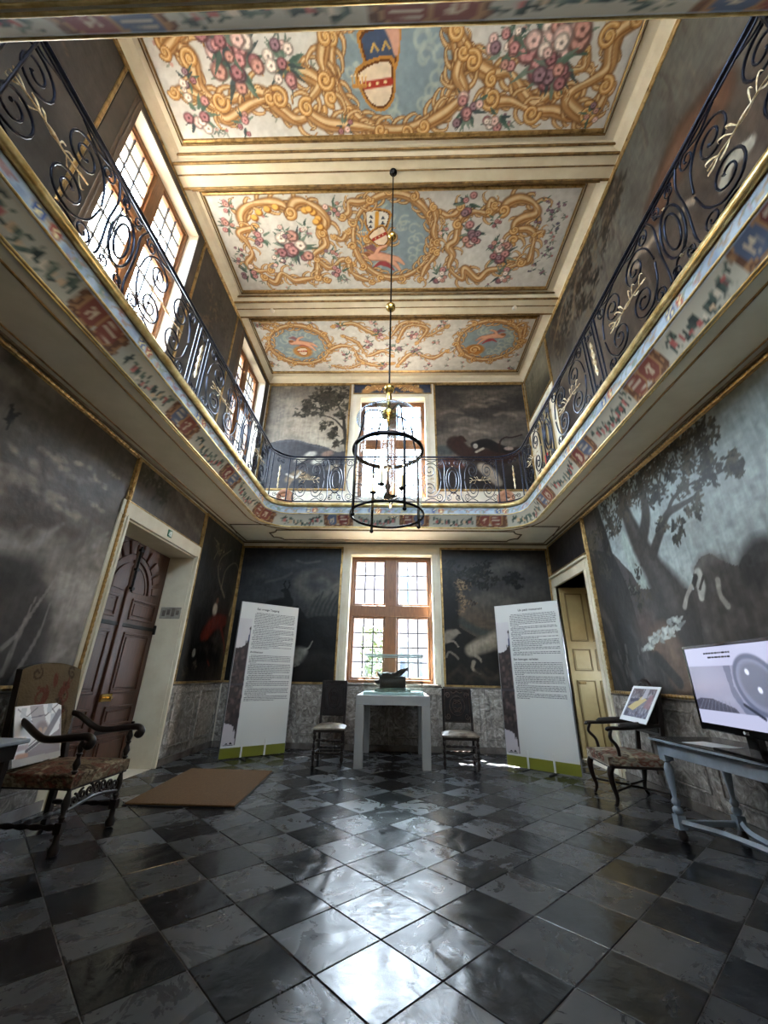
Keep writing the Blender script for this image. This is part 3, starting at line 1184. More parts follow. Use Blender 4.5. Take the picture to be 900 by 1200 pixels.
def to_wall(z, base):
    cor = [((XL, GY1 - GR), (XL, YB), (GX0 + GR, YB)), ((GX1 - GR, YB), (XR, YB), (XR, GY1 - GR)),
           ((XR, GY0 + GR), (XR, YN), (GX1 - GR, YN)), ((GX0 + GR, YN), (XL, YN), (XL, GY0 + GR))]
    out = []
    for p, n, c in base:
        if c is None:
            out.append((XL if n[0] < 0 else XR if n[0] > 0 else p[0], YB if n[1] > 0 else YN if n[1] < 0 else p[1], z))
        else:
            a, k, e = cor[c[0]]
            t = c[1] * 2
            s0, s1 = (a, k) if t <= 1 else (k, e)
            t = t if t <= 1 else t - 1
            out.append((s0[0] + (s1[0] - s0[0]) * t, s0[1] + (s1[1] - s0[1]) * t, z))
    return out


def annulus(A, B):
    n = len(A)
    b = MB()
    b.add(A + B, [(i, (i + 1) % n, n + (i + 1) % n, n + i) for i in range(n)])
    return b


RB = ring_base()
gallery = thing('gallery', 'balcony gallery running round the hall with painted coved edge', None, (0, 0, ZS), kind='structure')


def gpart(name, b, m, **k):
    return world_parent(b.build(name, m, **k), gallery)


gpart('soffit', annulus(ring(.118, ZS, RB), to_wall(ZS, RB)), 'soffit_paint')
gpart('walkway', annulus(ring(-.02, ZG, RB), to_wall(ZG, RB)), 'gallery_floor')
for nm, d, z, r, m_ in (('edge_bead', .148, ZS - .002, .008, 'gold_pale'), ('edge_bead', .123, ZS + .002, .009, 'gold_pale'), ('soffit_fillet', .26, ZS - .002, .010, 'gold_dull'),
                        ('frieze_fillet', .002, 3.645, .010, 'gold_pale'), ('nosing', -.022, 3.803, .038, 'gold_pale')):
    b = MB()
    b.tube(ring(d, z, RB), r, 8, closed=True)
    gpart(nm, b, m_, smooth=60)
b = MB()
b.add(ring(0, 3.765, RB) + ring(0, ZG, RB) + ring(-.02, ZG, RB), [])
n_ = len(RB)
b.f = [(i, (i + 1) % n_, n_ + (i + 1) % n_, n_ + i) for i in range(n_)]
gpart('edge_board', b, 'gold_dull')
# gilt fillets next to the walls and the outlined panels of the soffit
for d, r, m_ in ((.10, .011, 'gold_dull'), (.025, .022, 'moulding_dark')):
    b = MB()
    b.tube([(XL + d, YN + d, ZS), (XL + d, YB - d, ZS), (XR - d, YB - d, ZS), (XR - d, YN + d, ZS)], r, 8, closed=True)
    gpart('wall_fillet', b, m_)
def concave_panel(x0, x1, y0, y1, c):
    pts = []
    for cx, cy, a0, a1 in ((x0, y0, PI / 2, 0), (x1, y0, PI, PI / 2), (x1, y1, 1.5 * PI, PI), (x0, y1, 2 * PI, 1.5 * PI)):
        for t in np.linspace(0, 1, 7):
            a = a0 + (a1 - a0) * t
            pts.append((cx + c * math.cos(a), cy + c * math.sin(a), ZS - .002))
    return pts
b = MB()
b.tube(concave_panel(-2.35, 2.15, 6.74, 7.30, .16), .014, 6, closed=True)
gpart('soffit_panel_moulding', b, 'moulding_dark', smooth=60)
for x in (XL + .30, XR - .30):
    s_ = 1 if x < 0 else -1
    b = MB()
    b.tube([(XL + .84 if x < 0 else XR - .76, GY1 + .02, ZS - .002), (x - s_ * .16, GY1 + .02, ZS - .002), (x - s_ * .22, GY1 + .5, ZS - .002)], .011, 6)
    gpart('soffit_panel_moulding', b, 'moulding_dark', smooth=60)

# painted cove and frieze as one long scroll of garlands and coats of arms
RD = ring_base(0.022, 28)
PRO = []
for t in np.linspace(0, 1, 11):
    a = t * PI
    PRO.append((.124 + .012 * math.sin(a) - .122 * t, ZS + .004 + .187 * t))
for t in np.linspace(0.05, 1, 8):
    PRO.append((0.0, 3.645 + .125 * t))
arc_s = np.concatenate([[0], np.cumsum([math.dist(RD[i][0], RD[(i + 1) % len(RD)][0]) for i in range(len(RD))])])
cove = Paint(float(arc_s[-1]), 0.34, 0.021)
cove.fill((0.66, 0.64, 0.58))
cove.mix(cove.noise(.6, .2, 4, 3) * .35, (0.50, 0.48, 0.44))
rg = random.Random(5)
u = 0.15
k_ = 0
while u < cove.w - .5:
    if k_ % 2 == 0:       # garland of fruit and leaves hanging in the cove
        for i in range(16):
            t = i / 15
            x, y = u + .62 * t, .115 - .055 * math.sin(PI * t)
            cove.leaves(x, y, .035, 5, [(.20, .26, .24), (.28, .34, .30), (.15, .19, .18)], .028, int(x * 99))
        for i in range(8):
            t = (i + .5) / 8
            cove.blob(u + .62 * t, .105 - .05 * math.sin(PI * t) + rg.uniform(-.01, .01), .020, .020, rg.choice([(.66, .38, .36), (.74, .62, .50), (.60, .30, .28), (.78, .72, .64)]), .9)
        u += .72
    else:                 # coat of arms: scrolled cartouche with two shields
        c1 = rg.choice([(.42, .20, .18), (.44, .24, .20), (.38, .18, .17)])
        br, hb = (.34, .22, .15), (.56, .42, .29)
        for e, sg in ((.02, 1), (.42, -1)):
            for y, r in ((.135, .05), (.055, .045)):
                cove.stroke(spiral(u + e, y, r, .012, PI / 2, sg * 1.3, 16), .034, br, .95)
                cove.stroke(spiral(u + e, y, r, .012, PI / 2, sg * 1.3, 16), .012, hb, .9)
        cove.stroke(cr([(u, .165), (u + .12, .18), (u + .22, .17), (u + .32, .18), (u + .44, .165)], 5), .03, br, .95)
        cove.stroke(cr([(u + .03, .03), (u + .22, .012), (u + .41, .03)], 5), .03, br, .95)
        for sx, f in ((.12, 0), (.31, 1)):
            x = u + sx
            sh_ = lambda k: cr([(x - .078 * k, .10 + .066 * k), (x, .10 + .072 * k), (x + .078 * k, .10 + .066 * k), (x + .075 * k, .10 - .03 * k), (x, .10 - .076 * k), (x - .075 * k, .10 - .03 * k)], 4, True)
            cove.poly(sh_(1.18), hb)
            cove.poly(sh_(1.0), c1 if (f + k_) % 3 else (.30, .34, .42))
            if (f + k_ // 2) % 2:
                for q in range(3):
                    cove.stroke([(x - .055, .145 - q * .036), (x + .055, .14 - q * .036)], .014, (.70, .65, .58), .9)
            else:
                cove.stroke(spiral(x, .10, .042, .01, k_, 1.3, 14), .014, (.70, .63, .54), .9)
                cove.blob(x + .01, .12, .015, .02, (.74, .68, .58), .9)
        u += .58
    k_ += 1
fz = np.zeros((cove.ny, cove.nx))
fz[int(cove.ny * .585):] = 1
cove.mix(fz, (0.66, 0.71, 0.75))
cove.mix(fz * np.clip(cove.noise(.12, .06, 4, 9) * 2.4 - .9, 0, 1) * .75, (0.42, 0.47, 0.55))
u = .1
k_ = 0
while u < cove.w - .4:
    y = .275
    if k_ % 4 == 1:
        for sx, c in ((0, (.22, .33, .55)), (.12, (.62, .30, .26))):
            cove.blob(u + sx, y, .055, .050, (.66, .56, .38), .9)
            cove.blob(u + sx, y, .045, .042, c)
            cove.stroke([(u + sx - .02, y - .025), (u + sx + .02, y + .025)], .014, (.86, .80, .60))
            cove.stroke([(u + sx + .02, y - .025), (u + sx - .02, y + .025)], .014, (.86, .80, .60))
    else:
        cove.stroke(cr([(u - .12, y - .02), (u - .05, y + .025), (u + .03, y - .02), (u + .11, y + .02)], 5), .022, rg.choice([(.60, .50, .40), (.50, .54, .46), (.58, .42, .40)]), .8)
        cove.leaves(u, y, .05, 5, [(.45, .52, .46), (.62, .48, .46), (.68, .62, .52)], .03, k_)
    u += .27
    k_ += 1
ns, npf = len(RD), len(PRO)
co = np.zeros((npf, ns + 1, 3))
cc = np.zeros((npf, ns + 1, 3))
vz = np.linspace(0, .34, npf)
jj = np.clip((np.linspace(0, 1, npf) * (cove.ny - 1)).round().astype(int), 0, cove.ny - 1)
for i in range(ns + 1):
    p, n, _ = RD[i % ns]
    ii = min(cove.nx - 1, int(round(arc_s[i] / cove.w * (cove.nx - 1))))
    for j, (d, z) in enumerate(PRO):
        co[j, i] = (p[0] + n[0] * d, p[1] + n[1] * d, z)
    cc[:, i] = cove.C[jj, ii]
world_parent(grid_mesh('painted_cove', co.reshape(-1, 3), cc.reshape(-1, 3), ns + 1, npf, 'canvas_ceiling', None, True), gallery)

# ================================================================== DOORS
# left double door, recessed
door1 = thing('door_1', 'dark reddish wooden double door with a carved fan arch and iron straps', None, (XL - .38, 5.0, 0), kind='structure')
PD = Plane((XL - .36, 0, 0), (0, 1, 0), (0, 0, 1))
PD.ew = Vector((1, 0, 0))


def dpart(nm, b, m, par, **k):
    o = b.build(nm, m, **k)
    if par is None:
        return o
    return world_parent(o, par) if par.type == 'EMPTY' else link_child(o, par)


def link_child(o, par):
    o.parent = par
    return o


b = MB(P_LEFT)
b.box(D1[0] - .16, D1[0] - .035, 0.0, D1[3] + .17, -.0, .03)
b.box(D1[0] - .035, D1[0], 0.0, D1[3] + .02, -.36, .045)
b.box(D1[1], D1[1] + .03, 0.0, D1[3] + .02, -.36, .045)
b.box(D1[1] + .03, D1[1] + .07, 0.0, D1[3] + .17, 0, .03)
b.box(D1[0] - .16, D1[1] + .07, D1[3], D1[3] + .17, -.02, .034)
dpart('casing', b, 'cream', door1, bevel=.004)
b = MB(P_LEFT)
b.box(D1[0], D1[1], D1[3] - .02, D1[3], -.36, 0)
b.box(D1[0] - .02, D1[0] + .012, 0, D1[3], -.36, 0)
b.box(D1[1] - .012, D1[1] + .02, 0, D1[3], -.36, 0)
dpart('jamb_lining', b, 'cream', door1)
b = MB(P_LEFT)
b.box(D1[0], D1[1], -.03, -.002, -.5, .0)
dpart('threshold', b, 'marble_plain', door1)
b = MB(P_LEFT)
b.box(D1[0] - .02, D1[1] + .02, 0, D1[3], -.5, -.46)
dpart('outer_boarding', b, 'door_wood', door1)
YC = 5.02
ARC = (YC, 2.02)


def arch_poly(r0, r1, a0, a1, n=6):
    return [(ARC[0] + r0 * math.cos(a0 + (a1 - a0) * t), ARC[1] + r0 * math.sin(a0 + (a1 - a0) * t)) for t in np.linspace(0, 1, n)] + \
           [(ARC[0] + r1 * math.cos(a0 + (a1 - a0) * t), ARC[1] + r1 * math.sin(a0 + (a1 - a0) * t)) for t in np.linspace(1, 0, n)]


for s_ in (-1, 1):
    y0, y1 = (D1[0] + .012, YC - .004) if s_ < 0 else (YC + .004, D1[1] - .012)
    b = MB(PD)
    b.box(y0, y1, .005, D1[3] - .02, -.05, 0.0)
    leaf = dpart('door_leaf', b, 'door_wood', door1, bevel=.004)
    yo, yi = (y0 + .10, y1 - .13) if s_ < 0 else (y0 + .13, y1 - .10)
    for v0, v1 in ((.10, .40), (.50, .72), (.86, 1.55), (1.70, 1.96)):
        p = MB(PD)
        p.frame(yo, yi, v0, v1, .030, 0, .020)
        p.box(yo + .055, yi - .055, v0 + .055, v1 - .055, 0, .016)
        p.build('door_panel', 'door_wood', leaf, bevel=.006)
    a0, a1 = (PI / 2 + .10, PI - .04) if s_ < 0 else (.04, PI / 2 - .10)
    p = MB(PD)
    p.prism(arch_poly(.40, .46, a0, a1, 10), 0, .028, 2)
    p.build('arch_moulding', 'door_wood', leaf)
    p = MB(PD)
    p.prism(arch_poly(.08, .33, a0, a1, 10), 0, .012, 2)
    p.prism(arch_poly(.33, .36, a0, a1, 10), 0, .022, 2)
    p.build('fan_panel', 'door_wood', leaf)
    for k in range(5):
        c0 = a0 + (a1 - a0) * (k + .12) / 5
        c1 = a0 + (a1 - a0) * (k + .80) / 5
        p = MB(PD)
        p.prism(arch_poly(.47, .64, c0, c1, 3), 0, .034, 2)
        p.build('voussoir', 'door_wood', leaf, bevel=.006)
    for v in (.455, 1.63):
        p = MB(PD)
        p.box(y0 + .0, y1 - .0, v - .022, v + .022, .001, .014)
        p.build('iron_strap', 'door_iron', leaf, bevel=.003)
        h = MB(PD)
        e = y0 if s_ < 0 else y1
        h.box(e - .03, e + .03, v - .06, v + .06, .002, .03)
        h.build('hinge', 'door_iron', leaf, bevel=.004)
p = MB(PD)
p.box(YC - .035, YC + .035, .02, D1[3] - .06, 0.0, .030)
dpart('meeting_stile', p, 'door_wood', door1, bevel=.006)
p = MB(PD)
p.tube([(YC, 2.02, .05), (YC, 2.60, .05)], .014, 8)
for v in (2.06, 2.30, 2.55):
    p.box(YC - .03, YC + .03, v - .015, v + .015, .028, .07)
dpart('bolt', p, 'door_iron', door1)
p = MB(PD)
p.box(YC - .04, YC + .14, .78, .86, .03, .055)
p.tube([(YC + .06, .82, .055), (YC + .06, .82, .11), (YC + .02, .82, .115)], .012, 8)
dpart('latch', p, 'brass', door1)

es = thing('exit_sign', 'small green emergency exit sign on the cream lintel over the double door', 'sign', tuple(P_LEFT((4.97, 2.73, .035))))
b = MB(P_LEFT)
b.box(4.925, 5.015, 2.725, 2.815, .0345, .045)
world_parent(b.build('plate', 'sign_green'), es)
b = MB(P_LEFT)
b.box(4.975, 5.005, 2.735, 2.805, .0455, .047)
b.tube([(4.955, 2.795, .0465), (4.955, 2.790, .0465)], .007, 6)
b.tube([(4.962, 2.782, .0465), (4.950, 2.762, .0465), (4.962, 2.748, .0465), (4.955, 2.735, .0465)], .005, 6)
b.tube([(4.950, 2.762, .0465), (4.938, 2.745, .0465)], .005, 6)
b.tube([(4.940, 2.778, .0465), (4.958, 2.778, .0465), (4.970, 2.768, .0465)], .004, 6)
world_parent(b.build('running_figure', 'sign_white'), es)
b = MB()
b.box(XL - .32, XL - .03, D1[1] - .024, D1[1] - .013, 1.79, 1.945)
nt_ = b.build('notice_board', 'notice', bevel=.003)
tag(nt_, 'grey plan notice fixed on the door jamb beside the double door', 'notice')
for k in range(4):
    b = MB()
    x = XL - .29 + k * .065
    b.box(x, x + .045, D1[1] - .0255, D1[1] - .0245, 1.82 + .02 * (k % 2), 1.90 + .015 * (k % 3))
    b.build('drawing', 'marble_plain', nt_)

# right doorway with an opened tan panelled leaf
door2 = thing('door_2', 'tan panelled door folded open inside the moulded cream doorway', None, (XR + .2, 6.75, 0), kind='structure')
b = MB(P_RIGHT)
u0, u1 = -D2[1], -D2[0]
for g, d0, d1 in ((.13, .001, .03), (.09, .03, .045)):
    b.box(u0 - min(g, .10), u1 + g, D2[3], D2[3] + g + .03, d0, d1)
    b.box(u0 - min(g, .10), u0, 0, D2[3], d0, d1)
    b.box(u1, u1 + g, 0, D2[3], d0, d1)
b.box(u0 - .10, u1 + .15, D2[3] + .16, D2[3] + .20, .001, .07)
dpart('architrave', b, 'cream', door2, bevel=.005)
b = MB()
b.box(XR, XR + 1.0, D2[0] - .03, D2[0], 0, D2[3])
b.box(XR, XR + 1.0, D2[1], D2[1] + .03, 0, D2[3])
b.box(XR, XR + 1.0, D2[0], D2[1], D2[3] - .0, D2[3] + .03)
b.box(XR + 1.0, XR + 1.04, D2[0] - .03, D2[1] + .03, 0, 1.1)  # end wall pieces round an unseen opening, added to light the passage
b.box(XR + 1.0, XR + 1.04, D2[0] - .03, D2[1] + .03, 1.75, D2[3] + .03)
b.box(XR + 1.0, XR + 1.04, D2[0] - .03, D2[0] + .30, 1.1, 1.75)
b.box(XR + 1.0, XR + 1.04, D2[1] - .62, D2[1] + .03, 1.1, 1.75)
b.box(XR, XR + 1.0, D2[0], D2[1], -.03, -.002)
dpart('passage_lining', b, 'tan_door', door2)
b = MB()
b.box(XR + .025, XR + .86, D2[1] - .055, D2[1] - .012, .01, D2[3] - .02)
leaf = dpart('door_leaf', b, 'tan_door', door2, bevel=.004)
for v0, v1 in ((.10, 1.10), (1.24, 1.58), (1.70, 2.50)):
    for a0, a1 in ((.10, .40), (.47, .77)):
        p = MB()
        x0, x1 = XR + a0, XR + a1
        y = D2[1] - .055
        for (q0, q1, r0, r1) in ((x0, x1, v0, v0 + .022), (x0, x1, v1 - .022, v1), (x0, x0 + .022, v0 + .022, v1 - .022), (x1 - .022, x1, v0 + .022, v1 - .022)):
            p.box(q0, q1, y - .014, y, r0, r1)
        p.build('panel_moulding', 'tan_line', leaf, bevel=.003)
        p = MB()
        p.box(x0 + .03, x1 - .03, y - .008, y, v0 + .03, v1 - .03)
        p.build('door_panel', 'tan_door', leaf, bevel=.003)
p = MB()
p.box(XR + .12, XR + .24, D2[1] - .080, D2[1] - .062, 1.04, 1.08)
p.build('door_lock', 'gold_dull', leaf, bevel=.004)

# gallery door
door3 = thing('door_3', 'tan gallery door with a red plate behind the iron railing', None, (XR + .1, 6.8, ZG), kind='structure')
b = MB(P_RIGHT)
u0, u1 = -D3[1], -D3[0]
b.box(u0 - .10, u1 + .10, D3[3], D3[3] + .12, .001, .04)
b.box(u0 - .10, u0, ZG, D3[3], .001, .04)
b.box(u1, u1 + .10, ZG, D3[3], .001, .04)
dpart('architrave', b, 'cream', door3, bevel=.005)
b = MB(P_RIGHT)
b.box(u0, u1, ZG, D3[3], -.12, -.07)
leaf = dpart('door_leaf', b, 'tan_door', door3)
for v0, v1 in ((4.0, 4.7), (4.85, 5.85)):
    for a, c in ((u0 + .10, (u0 + u1) / 2 - .05), ((u0 + u1) / 2 + .05, u1 - .10)):
        p = MB(P_RIGHT)
        p.frame(a, c, v0, v1, .025, -.07, -.055)
        p.build('panel_moulding', 'tan_line', leaf)
b = MB(P_RIGHT)
b.box(-7.13, -6.98, 4.98, 5.16, -.069, -.055)
rs = b.build('red_plate', 'sign_red', bevel=.003)
tag(rs, 'small red safety plate on the tan gallery door', 'sign')

# ================================================================== WALL AND CEILING PAINTINGS


def rope(pts, r, pitch=.055, n=6):
    """beaded gilt rope along a polyline"""
    out, rad = [], []
    for i in range(len(pts) - 1):
        a, c = Vector(pts[i]), Vector(pts[i + 1])
        k = max(2, int((c - a).length / pitch * 3))
        for j in range(k):
            t = j / k
            out.append(a.lerp(c, t))
            rad.append(r * (1.0, 1.0, .72)[j % 3])
    out.append(Vector(pts[-1]))
    rad.append(r)
    return out, rad


def painting(label, plane, u0, u1, v0, v1, res, fn, fw=.045, roped=False, m='canvas_wall', fm='gold', w=.014, name='wall_painting', cat='painting'):
    root = thing(name, label, cat, plane(((u0 + u1) / 2, v0, 0)))

    def pix(x, y):
        if plane is P_LEFT:
            q = on_x(x, y, XL)
            return q[1] - u0, q[2] - v0
        if plane is P_RIGHT:
            q = on_x(x, y, XR)
            return -q[1] - u0, q[2] - v0
        q = on_y(x, y, YB)
        return q[0] - u0, q[2] - v0
    P = Paint(u1 - u0, v1 - v0, res, pix)
    fn(P)
    k = 1 + .30 * (P.noise(.07, .05, 3, int(abs(u0) * 50)) - .5) + .22 * (P.noise(.03, .14, 2, int(abs(u1) * 40)) - .5)
    P.C *= k[..., None]
    o = np.array(plane((u0, v0, w)))
    c = P.build('canvas', m, flat_map(o, np.array(plane.eu), np.array(plane.ev)))
    world_parent(c, root)
    b = MB(plane)
    b.frame(u0 - fw, u1 + fw, v0 - fw, v1 + fw, fw, .002, .032)
    world_parent(b.build('frame', fm, bevel=.006), root)
    if roped:
        b = MB(plane)
        g = fw * .45
        pts, rad = rope([(u0 - g, v0 - g, .036), (u0 - g, v1 + g, .036), (u1 + g, v1 + g, .036), (u1 + g, v0 - g, .036), (u0 - g, v0 - g, .036)], .019)
        b.tube(pts, rad, 6)
        world_parent(b.build('rope_moulding', 'gold'), root)
    return root


def p_left_big(P):
    P.vgrad([(0, (.34, .33, .32)), (.10, (.52, .51, .50)), (.36, (.62, .60, .58)), (.52, (.48, .45, .42)), (.70, (.33, .30, .27)), (1, (.27, .255, .235))])
    n = P.noise(.8, .4, 5, 21)
    P.mix(np.clip((n - .52) * 6, 0, 1) * .45, (.62, .59, .56))
    P.mix(np.clip((.45 - n) * 6, 0, 1) * .55, (.25, .22, .20))
    rg = random.Random(9)
    for x, y, r in ((30, 555, .22), (60, 545, .17), (78, 566, .20), (20, 600, .22), (97, 556, .13), (112, 572, .12), (50, 590, .2), (130, 562, .10), (0, 570, .25), (-40, 560, .3), (70, 610, .18), (110, 600, .12)):
        u, v = P.pix(x, y)
        for _ in range(9):
            P.blob(u + rg.uniform(-1, 1) * r * 1.3, v + rg.uniform(-.7, .4) * r, r * rg.uniform(.3, .7), r * rg.uniform(.2, .4), (.27, .225, .20), .45, rg.uniform(-.4, .4), .9)
        for _ in range(7):
            P.blob(u + rg.uniform(-1, 1) * r, v + r * rg.uniform(.35, .7), r * rg.uniform(.15, .4), r * rg.uniform(.10, .2), (.60, .55, .49), .5, rg.uniform(-.4, .4), .8)
    for k in range(40):
        x, y = rg.uniform(-30, 120), rg.uniform(630, 790)
        P.stroke(cr(P.p((x, y), (x + 14, y - 9), (x + 34, y - 22)), 5), [.05, .11, .03], rgchoice(k, [(.70, .69, .68), (.58, .57, .56), (.46, .44, .43)]), .35, 1.4)
    # dark hill with bare branches at the near side
    for k in range(34):
        x, y = rg.uniform(-60, 34), rg.uniform(668, 800)
        P.blob(*P.pix(x, y), rg.uniform(.12, .26), rg.uniform(.10, .22), rgchoice(k, [(.22, .215, .215), (.27, .265, .265), (.18, .175, .175)]), .6, .4, .9)
    P.stroke(cr(P.p((-40, 655), (0, 662), (30, 676), (48, 692)), 6), .10, (.24, .235, .235), .7, .9)
    for q in (((0, 790), (25, 735), (55, 690), (68, 670)), ((0, 760), (20, 740), (40, 700)), ((10, 800), (45, 740), (58, 700))):
        P.stroke(cr(P.p(*q), 6), [.045, .012], (.56, .55, .54), .7)
    b = P.pix(11, 489)                          # a bird
    P.stroke([(b[0] - .03, b[1] + .09), b, (b[0] + .01, b[1] - .1)], [.03, .05, .015], (.10, .09, .08))
    P.stroke([(b[0] + .05, b[1] + .07), b, (b[0] - .04, b[1] - .05)], [.02, .04, .01], (.10, .09, .08))


def p_overdoor(P):
    P.vgrad([(0, (.30, .27, .25)), (1, (.24, .22, .20))])
    n = P.noise(.4, .2, 4, 5)
    P.mix(np.clip((n - .5) * 4, 0, 1) * .5, (.42, .39, .36))
    P.leaves(.35, P.h, .4, 120, [(.16, .15, .12), (.20, .18, .14)], .06, 3)
    P.stroke(cr([(P.w * .5, P.h), (P.w * .75, P.h * .55), (P.w, P.h * .3)], 6), .10, (.46, .43, .40), .5, 1.2)


def p_overdoor_dark(P):
    P.vgrad([(0, (.13, .12, .13)), (1, (.10, .10, .11))])
    P.mix(np.clip((P.noise(.4, .2, 4, 6) - .5) * 4, 0, 1) * .4, (.24, .20, .19))


def p_left_strip(P):
    P.vgrad([(0, (.10, .09, .08)), (.5, (.13, .12, .11)), (1, (.15, .15, .14))])
    n = P.noise(.35, .35, 5, 8)
    P.mix(np.clip((n - .52) * 4, 0, 1) * .6, (.24, .22, .19))
    pale = (.46, .43, .36)
    for q, w_ in ((((262, 700), (255, 675), (258, 655), (270, 645)), .05), (((258, 690), (264, 668), (275, 660), (280, 672)), .04), (((268, 720), (278, 690), (283, 665)), .07), (((250, 655), (256, 640), (250, 630)), .03)):
        P.stroke(cr(P.p(*q), 6), [w_, w_ * .5], pale, .75, .8)
    P.leaves(*P.pix(258, 650), .22, 60, [(.40, .38, .30), (.30, .28, .22), (.50, .47, .38)], .035, 4)
    P.beast(P.p((238, 745), (250, 730), (262, 728)), [.22, .26, .18], (.36, .13, .09), [P.p((242, 745), (240, 765), (244, 780)), P.p((258, 735), (262, 760), (258, 775))])
    P.blob(*P.pix(251, 714), .09, .10, (.72, .69, .62), .9, 0, .5)
    P.blob(*P.pix(254, 704), .05, .05, (.40, .26, .20), .9)
    P.beast(P.p((225, 768), (240, 762), (258, 768)), [.22, .26, .14], (.055, .05, .05), [P.p((228, 770), (222, 782), (226, 795)), P.p((252, 770), (258, 782), (254, 795))], hi=(.16, .14, .13))
    P.blob(*P.pix(226, 765), .05, .06, (.62, .60, .54), .8)
    P.leaves(*P.pix(222, 790), .2, 40, [(.22, .20, .16), (.30, .27, .22)], .04, 9)


def p_back_left(P):
    P.vgrad([(0, (.07, .065, .065)), (.35, (.09, .09, .09)), (.6, (.20, .205, .21)), (.8, (.16, .165, .175)), (1, (.12, .125, .14))])
    n = P.noise(.8, .45, 5, 31)
    P.mix(np.clip((n - .52) * 4, 0, 1) * .5 * (np.linspace(0, 1, P.ny)[:, None] > .45), (.30, .29, .27))
    for q, w_ in ((((350, 680), (362, 674), (378, 676), (395, 684)), .20), (((352, 688), (366, 700), (384, 696), (398, 690)), .22)):
        P.stroke(cr(P.p(*q), 6), w_, (.36, .34, .31), .6, 1.4)
    P.stroke(cr(P.p((366, 676), (380, 672), (392, 680)), 6), .12, (.16, .15, .15), .7, 1.2)
    P.stroke(cr(P.p((312, 682), (330, 678), (342, 672)), 6), .05, (.32, .31, .30), .5, 1.2)
    P.stroke(cr(P.p((348, 657), (358, 660), (375, 658)), 6), .04, (.34, .33, .31), .5, 1.2)
    # dark stag on the ridge, reed-like shrubs, pale running hound
    P.poly(P.p((275, 715), (305, 714), (350, 710), (360, 725), (400, 715), (405, 810), (270, 810)), (.065, .06, .058), .95)
    P.beast(P.p((318, 714), (330, 710), (338, 706)), [.26, .24, .16], (.045, .045, .05), head=P.p((338, 706), (336, 694), (331, 692)))
    for q in (((336, 692), (333, 685), (335, 681)), ((337, 692), (340, 686), (339, 681))):
        P.stroke(P.p(*q), .025, (.05, .05, .055))
    for k in range(14):
        x = 364 + k * 2.6
        P.stroke(cr(P.p((x - 3, 720), (x + 1, 708), (x + 7 + k % 3, 700 - k % 4 * 2)), 5), [.07, .03], (.13, .14, .14) if k % 2 else (.24, .24, .22), .7, .8)
    P.beast(P.p((338, 776), (348, 768), (356, 764)), [.20, .26, .14], (.50, .49, .45), [P.p((344, 774), (350, 778), (344, 781))], P.p((355, 763), (362, 759), (366, 752)))
    P.stroke(cr(P.p((360, 772), (378, 768), (395, 772)), 6), .15, (.20, .19, .18), .5, 1.4)
    P.stroke(cr(P.p((350, 790), (370, 780), (395, 790)), 6), .2, (.14, .12, .11), .6, 1.4)


def p_back_right(P):
    P.vgrad([(0, (.13, .115, .10)), (.3, (.18, .17, .15)), (.5, (.26, .24, .21)), (.7, (.19, .185, .18)), (1, (.14, .14, .145))])
    n = P.noise(.8, .4, 5, 41)
    P.mix(np.clip((n - .52) * 4, 0, 1) * .45, (.32, .30, .28))
    P.mix(np.clip((.45 - n) * 5, 0, 1) * .6, (.10, .095, .095))
    for q, w_ in ((((580, 668), (590, 660), (606, 664)), .22), (((560, 702), (580, 700), (598, 708)), .22)):
        P.stroke(cr(P.p(*q), 6), w_, (.36, .34, .31), .5, 1.4)
    P.stroke(cr(P.p((538, 718), (555, 728), (580, 735)), 6), .42, (.36, .29, .23), .5, 1.5)
    P.poly(P.p((515, 660), (530, 676), (536, 700), (538, 735), (560, 748), (610, 760), (645, 760), (645, 810), (512, 810)), (.10, .09, .08), .9)
    P.stroke(cr(P.p((540, 728), (556, 738), (578, 745)), 6), .12, (.20, .23, .22), .8, 1.0)
    P.leaves(*P.pix(536, 668), .5, 260, [(.10, .09, .08), (.07, .065, .06), (.16, .14, .12)], .05, 12, .5)
    P.leaves(*P.pix(552, 678), .45, 200, [(.10, .09, .08), (.13, .12, .10)], .045, 13, .4)
    P.leaves(*P.pix(594, 681), .28, 90, [(.08, .075, .07), (.06, .055, .05)], .04, 15, .5)
    P.leaves(*P.pix(535, 696), .26, 130, [(.44, .36, .26), (.36, .29, .21), (.54, .45, .33), (.20, .15, .11)], .035, 14, .8)
    P.leaves(*P.pix(545, 707), .24, 80, [(.40, .33, .24), (.14, .11, .09), (.48, .40, .30)], .03, 16, .7)
    P.stroke(cr(P.p((522, 750), (526, 720), (524, 690)), 5), .34, (.075, .07, .065), .9, .7)
    P.beast(P.p((516, 752), (526, 745), (534, 741)), [.14, .18, .10], (.50, .46, .41), [P.p((522, 752), (532, 752), (537, 758))], head=P.p((530, 744), (534, 740), (539, 742)))
    P.stroke(cr(P.p((523, 770), (526, 764), (532, 767), (537, 772)), 5), .035, (.44, .41, .37), .9)
    P.beast(P.p((552, 762), (562, 757), (576, 752), (590, 744)), [.20, .24, .26, .28], (.50, .46, .40), [P.p((553, 765), (562, 772), (564, 776)), P.p((555, 776), (554, 784), (563, 790))], hi=(.58, .54, .48))
    for k in range(20):
        P.stroke(cr(P.p((515 + k * 6, 800 - k % 5 * 4), (524 + k * 6, 795 - k % 4 * 5), (535 + k * 6, 801 - k % 3 * 4)), 4), .06, rgchoice(k, [(.20, .17, .14), (.15, .12, .10), (.24, .21, .17)]), .5, 1.2)


def rgchoice(k, a):
    return a[(k * 7 + 3) % len(a)]


